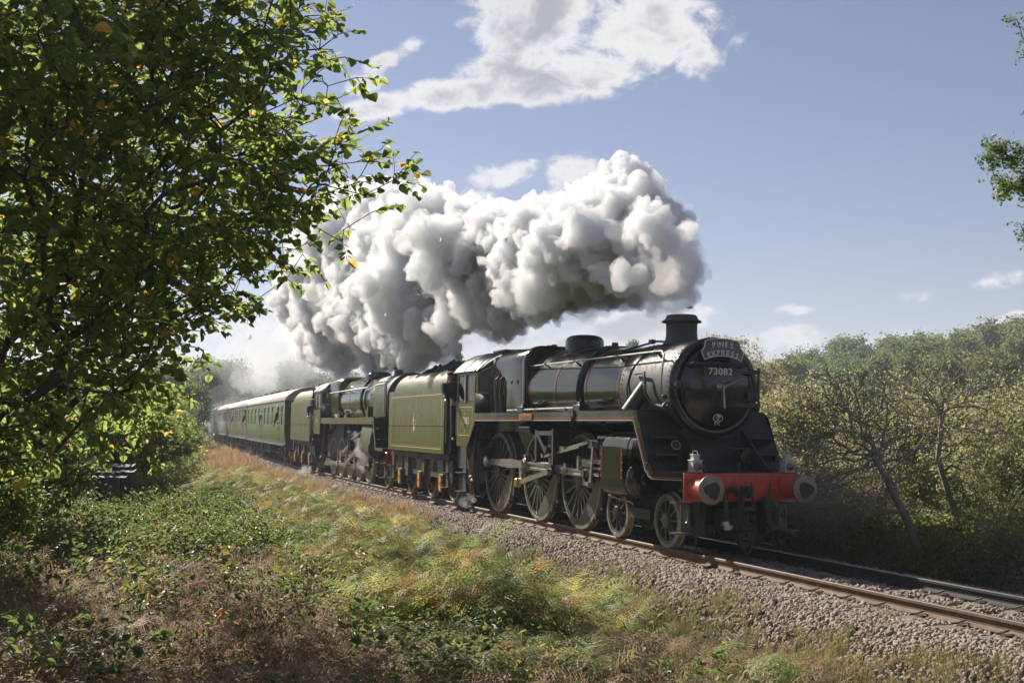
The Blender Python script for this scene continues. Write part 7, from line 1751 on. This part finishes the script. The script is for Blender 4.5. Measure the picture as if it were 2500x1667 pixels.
# ------------------------------------------------------------------ smoke and steam
def vol_mat(name, dens, col, aniso=.35, absorb=0.0, acol=(.5, .5, .5)):
    t = NT(name); sc = t.n('ShaderNodeVolumeScatter'); sc.inputs['Color'].default_value = (*col, 1)
    sc.inputs['Density'].default_value = dens; sc.inputs['Anisotropy'].default_value = aniso
    t.L.new(sc.outputs[0], t.out.inputs['Volume'])
    return t.m
_ico = None
def ico(sub):
    bm = bmesh.new(); bmesh.ops.create_icosphere(bm, subdivisions=sub, radius=1.0)
    V = np.array([v.co[:] for v in bm.verts]); F = np.array([[q.index for q in f.verts] for f in bm.faces]); bm.free(); return V, F
ICO1 = ico(1); ICO2 = ico(2)
def puff_mesh(name, balls, voxel, mat, disp=.12, dscale=1.4, seed=0, smooth=0):
    """union of many round billows, remeshed into one closed skin and roughened"""
    rng = np.random.default_rng(seed); balls = np.asarray(balls); balls = balls[balls[:, 3] > voxel*1.25]
    big = balls[np.argsort(-balls[:, 3])[:min(len(balls), 260)]]; keep = np.ones(len(balls), bool)
    for c in big:                                     # drop what lies wholly inside a larger billow
        d = np.linalg.norm(balls[:, :3]-c[:3], axis=1); keep &= ~((d + balls[:, 3] < c[3]*.99) & (d > 1e-9))
    balls = balls[keep]; VV, FF, b = [], [], 0
    Q, _ = np.linalg.qr(rng.normal(size=(3, 3)))
    for (V, F), B in ((ICO2, balls[balls[:, 3] > voxel*6]), (ICO1, balls[balls[:, 3] <= voxel*6])):
        if not len(B): continue
        VV.append(((V@Q)[None]*B[:, 3][:, None, None] + B[:, None, :3]).reshape(-1, 3)); FF.append((F[None]+(np.arange(len(B))*len(V))[:, None, None]).reshape(-1, 3)+b); b += len(B)*len(V)
    me = np_mesh(name+'_raw', np.vstack(VV), np.vstack(FF), mat, smooth=False)
    o = bpy.data.objects.new(name+'_raw', me); COL.objects.link(o)
    m = o.modifiers.new('r', 'REMESH'); m.mode = 'VOXEL'; m.voxel_size = voxel; m.use_smooth_shade = True
    if smooth:
        q = o.modifiers.new('s', 'SMOOTH'); q.iterations = smooth; q.factor = .5
    dg = bpy.context.evaluated_depsgraph_get(); ev = o.evaluated_get(dg)
    me2 = bpy.data.meshes.new_from_object(ev); bpy.data.objects.remove(o); bpy.data.meshes.remove(me)
    n = len(me2.vertices); co = np.empty(n*3, np.float32); me2.vertices.foreach_get('co', co); co = co.reshape(-1, 3)
    no = np.empty(n*3, np.float32); me2.vertices.foreach_get('normal', no); no = no.reshape(-1, 3)
    d = np.empty(n, np.float32)
    tf = mnoise.turbulence
    for i in range(n):
        p = Vector(co[i])*dscale
        d[i] = mnoise.turbulence(p, 5, True, noise_basis='PERLIN_ORIGINAL', amplitude_scale=.55, frequency_scale=2.1)
    d = (d - d.mean())
    co += no*(d*disp)[:, None]
    # loose scraps are dropped
    ed = np.empty(len(me2.edges)*2, np.int32); me2.edges.foreach_get('vertices', ed); ed = ed.reshape(-1, 2); lab = np.arange(n)
    for _ in range(200):
        m = np.minimum(lab[ed[:, 0]], lab[ed[:, 1]]); old = lab.copy(); np.minimum.at(lab, ed[:, 0], m); np.minimum.at(lab, ed[:, 1], m); lab = lab[lab]
        if (lab == old).all(): break
    u, inv, cnt = np.unique(lab, return_inverse=True, return_counts=True); bad = np.nonzero(cnt[inv] < max(60, (.03 if 'wisp' in name else .003)*n))[0]
    me2.vertices.foreach_set('co', co.ravel()); me2.update(); me2.materials.clear()
    if len(bad):
        bm = bmesh.new(); bm.from_mesh(me2); bm.verts.ensure_lookup_table(); bmesh.ops.delete(bm, geom=[bm.verts[int(i)] for i in bad], context='VERTS'); bm.to_mesh(me2); bm.free()
    me2.materials.clear(); me2.materials.append(mat); me2.name = name
    me2.polygons.foreach_set('use_smooth', np.ones(len(me2.polygons), bool))
    return me2
def billow(rng, c, r, n1, n2, up=.35, k1=(.28, .66), k2=(.22, .55), n3=0):
    """a puff with smaller puffs on its skin and smaller ones on those"""
    out = [(c[0], c[1], c[2], r)]
    for _ in range(n1):
        d = rng.normal(size=3); d[2] += up; d /= np.linalg.norm(d)
        r1 = r*rng.uniform(*k1); q = np.array(c) + d*r*rng.uniform(.78, 1.02); out.append((*q, r1))
        for _ in range(n2):
            e = rng.normal(size=3) + d*.9; e /= np.linalg.norm(e)
            r2 = r1*rng.uniform(*k2); w = q + e*r1*rng.uniform(.85, 1.05); out.append((*w, r2))
            for _ in range(n3):
                f = rng.normal(size=3) + e*.9; f /= np.linalg.norm(f); r3 = r2*rng.uniform(.3, .6); out.append((*(w+f*r2*rng.uniform(.85, 1.1)), r3))
    return out
def plume():
    rng = np.random.default_rng(11)
    root = empty('smoke_plume', (-.96, 0, 4.05)); tag(root, 'billowing white and grey smoke trailing back from the front engine chimney', 'smoke', kind='stuff')
    # main billows: pixel of the centre, depth offset and radius, laid along the line above the train
    def P(px, py, dy=0.0):                   # point above the track line: plane y = off + dy
        r = ray(px, py); y0 = dy
        for _ in range(6):
            t = (y0-CAM.y)/r.y; p = CAM + r*t; y0 = dy + off(p.x)
        return np.array(p)
    def size(p): return (Vector(p)-CAM).dot(_F)/FPX     # metres per pixel there
    # top and bottom of the bank of smoke as seen, filled through its depth along the line
    TX = [700, 720, 750, 800, 850, 900, 950, 1000, 1050, 1100, 1150, 1200, 1250, 1300, 1350, 1400, 1450, 1490, 1530, 1560, 1620, 1650, 1700, 1722]
    TY = [715, 680, 615, 520, 460, 440, 430, 432, 450, 500, 500, 488, 492, 500, 482, 470, 440, 392, 374, 405, 492, 560, 595, 640]
    BX = [700, 720, 760, 800, 850, 900, 950, 1000, 1050, 1100, 1150, 1200, 1240, 1300, 1400, 1500, 1600, 1660, 1690, 1722]
    BY = [740, 765, 880, 930, 940, 945, 930, 920, 905, 868, 812, 822, 832, 792, 778, 776, 776, 770, 740, 660]
    front, grey, back, dark = [], [], [], []
    def pxof(x, y, z):
        v = Vector((x, y, z))-CAM; q = v.dot(_F); return 1250+FPX*v.dot(_R2)/q, 833.5-FPX*v.dot(_U2)/q, q/FPX
    s_ = .9
    while s_ < 52:
        x = -s_; n = 9
        for _ in range(n):
            dy = rng.normal()*.55 + .3 + .012*s_; y = off(x)+dy; xx = x + rng.normal()*.5
            px0, _, m = pxof(xx, y, 6.5)
            if px0 < 765 or px0 > 1712: continue
            t, b_ = np.interp(px0, TX, TY), np.interp(px0, BX, BY); hgt = b_-t
            rp = min(hgt*.34, 95)*rng.uniform(.42, 1.0)*(1.0 if s_ > 3 else .7)
            py = rng.uniform(t+rp*1.12, b_-rp*1.12); f = (py-t)/hgt
            d = -ray(px0, py).y*0
            e = (px0, py, rp*.98, dy)
            sc = f + .55*(px0-1500)/220*(px0 > 1500) + rng.normal()*.10  # lower and rightward billows sort darker: underside shade put into smoke colour
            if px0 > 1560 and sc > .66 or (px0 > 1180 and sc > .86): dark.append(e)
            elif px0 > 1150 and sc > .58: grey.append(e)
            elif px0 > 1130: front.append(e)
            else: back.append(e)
        s_ += .42 + .030*s_
    front += [(1530, 412, 34, .6), (1520, 470, 52, .6), (1500, 540, 70, .5), (1455, 425, 24, .8)]
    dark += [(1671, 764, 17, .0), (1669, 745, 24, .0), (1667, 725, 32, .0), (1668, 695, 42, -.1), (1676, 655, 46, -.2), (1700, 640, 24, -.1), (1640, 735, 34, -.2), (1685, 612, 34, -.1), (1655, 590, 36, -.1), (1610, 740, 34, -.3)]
    print('billows', len(front), len(grey), len(back), len(dark))
    def balls(lst, n1, n2, grow_=.92, n3=0):
        o = []
        for px, py, rp, dy in lst:
            c = P(px, py, dy); o += billow(rng, c, rp*size(c)*grow_, n1, n2, n3=n3)
        return np.array(o)
    tris = 0
    for nm, lst, n1, n2, n3, vox, mat, disp, ds, gr in (
            ('white_billows', front, 13, 9, 4, .060, vol_mat('steam_white', 7.0, (.935, .915, .893), .05), .36, 1.9, .86),
            ('grey_billows', grey, 13, 9, 4, .060, vol_mat('steam_grey', 6.0, (.79, .757, .725), .0), .34, 1.9, .86),  # grey scatter colour paints the shaded lower half of the plume
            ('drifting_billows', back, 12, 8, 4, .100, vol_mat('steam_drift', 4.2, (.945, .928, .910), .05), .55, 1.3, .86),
            ('dark_smoke', dark, 11, 8, 3, .055, vol_mat('smoke_dark', 5.0, (.38, .35, .325), .0), .30, 2.2, .86),  # sooty by the chimney; along the underside, shade put into the colour
            ('wisps', front[::3]+grey[::2]+dark[::3], 9, 4, 0, .12, vol_mat('steam_wisp', .55, (.92, .905, .89), .1), .6, 1.3, .96),
            ('back_wisps', back[::3], 9, 4, 0, .18, vol_mat('steam_wisp_back', .40, (.94, .93, .92), .1), 1.0, .9, 1.0)):
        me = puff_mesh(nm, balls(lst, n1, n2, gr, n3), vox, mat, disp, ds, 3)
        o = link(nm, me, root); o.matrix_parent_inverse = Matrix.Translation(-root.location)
        tris += len(me.polygons)
    print('smoke faces', tris)
plume()
def drift():
    rng = np.random.default_rng(17)
    def veil(name, label, spots, dens, vox, disp, ds, col=(.97, .97, .975)):
        B = []
        for x, dy, z, r in spots: B += billow(rng, (x, off(x)+dy, z), r, 7, 3)
        me = puff_mesh(name, np.array(B), vox, vol_mat(name, dens, col, .05), disp, ds, 5)
        tag(link(name, me), label, 'steam', kind='stuff'); print(name, len(me.polygons))
    veil('drifting_steam', 'thin bluish steam drifting over the coaches and the wood behind', [(-58, 4, 7.5, 2.6), (-68, 5, 7, 3.0), (-80, 3, 7.5, 3.4), (-92, 4, 8.5, 3.6), (-104, 2, 8, 3.8), (-118, 3, 8, 4), (-132, 2, 7, 4), (-74, 6, 9.5, 2.6), (-98, 5, 12, 3.2)], .055, .40, 2.2, .30, (.80, .82, .86))
    veil('trackside_steam', 'steam hanging low along the rear coaches and rails', [(-88, 0, 2.6, 2.2), (-100, -1, 2.4, 2.6), (-112, -1, 2.6, 3.0), (-124, -1, 3, 3.4), (-137, -1, 3, 3.6), (-150, 0, 3.4, 4)], .07, .40, 1.8, .35, (.84, .86, .90))
    veil('steam_cloud', 'bright curl of steam above the coach roofs', [(-84, 2, 6.2, 1.3), (-86, 2, 7.6, 1.1), (-90, 2, 5.6, 1.5), (-98, 1, 6.5, 1.4), (-81, 2, 8.6, .8)], .20, .22, 1.0, .6, (.90, .90, .91))
    veil('cylinder_steam', 'wisp of steam leaking at the second engine cylinder', [(-21.2, -1.3, 1.35, .16), (-21.0, -1.3, 1.05, .22), (-20.8, -1.35, .75, .20), (-20.5, -1.3, .95, .13), (-22.2, -1.2, 1.75, .12)], .8, .045, .38, 2.2)
    veil('injector_steam', 'puff of steam by the rail under the second engine cab', [(-30.6, -1.5, .15, .18), (-31.0, -1.6, .05, .20), (-31.5, -1.7, .0, .16)], .7, .045, .38, 2.2)
    veil('drain_steam', 'small puff of steam under the front engine cab step', [(-9.9, -1.1, .22, .13), (-9.6, -1.1, .12, .15), (-9.3, -1.12, .2, .11)], .8, .035, .30, 2.6)
drift()
# ------------------------------------------------------------------ haze
def haze():
    t = NT('haze_air'); p = t.n('ShaderNodeVolumePrincipled'); p.inputs['Color'].default_value = (.80, .87, 1.0, 1); p.inputs['Density'].default_value = .0006; p.inputs['Anisotropy'].default_value = .2
    t.L.new(p.outputs[0], t.out.inputs['Volume'])
    b = MB(); b.box(-905, 505, -605, 905, -4, 60); o = b.build('haze', t.m, smooth=0); tag(o, 'thin autumn haze over the whole valley', 'haze', kind='stuff')
haze()
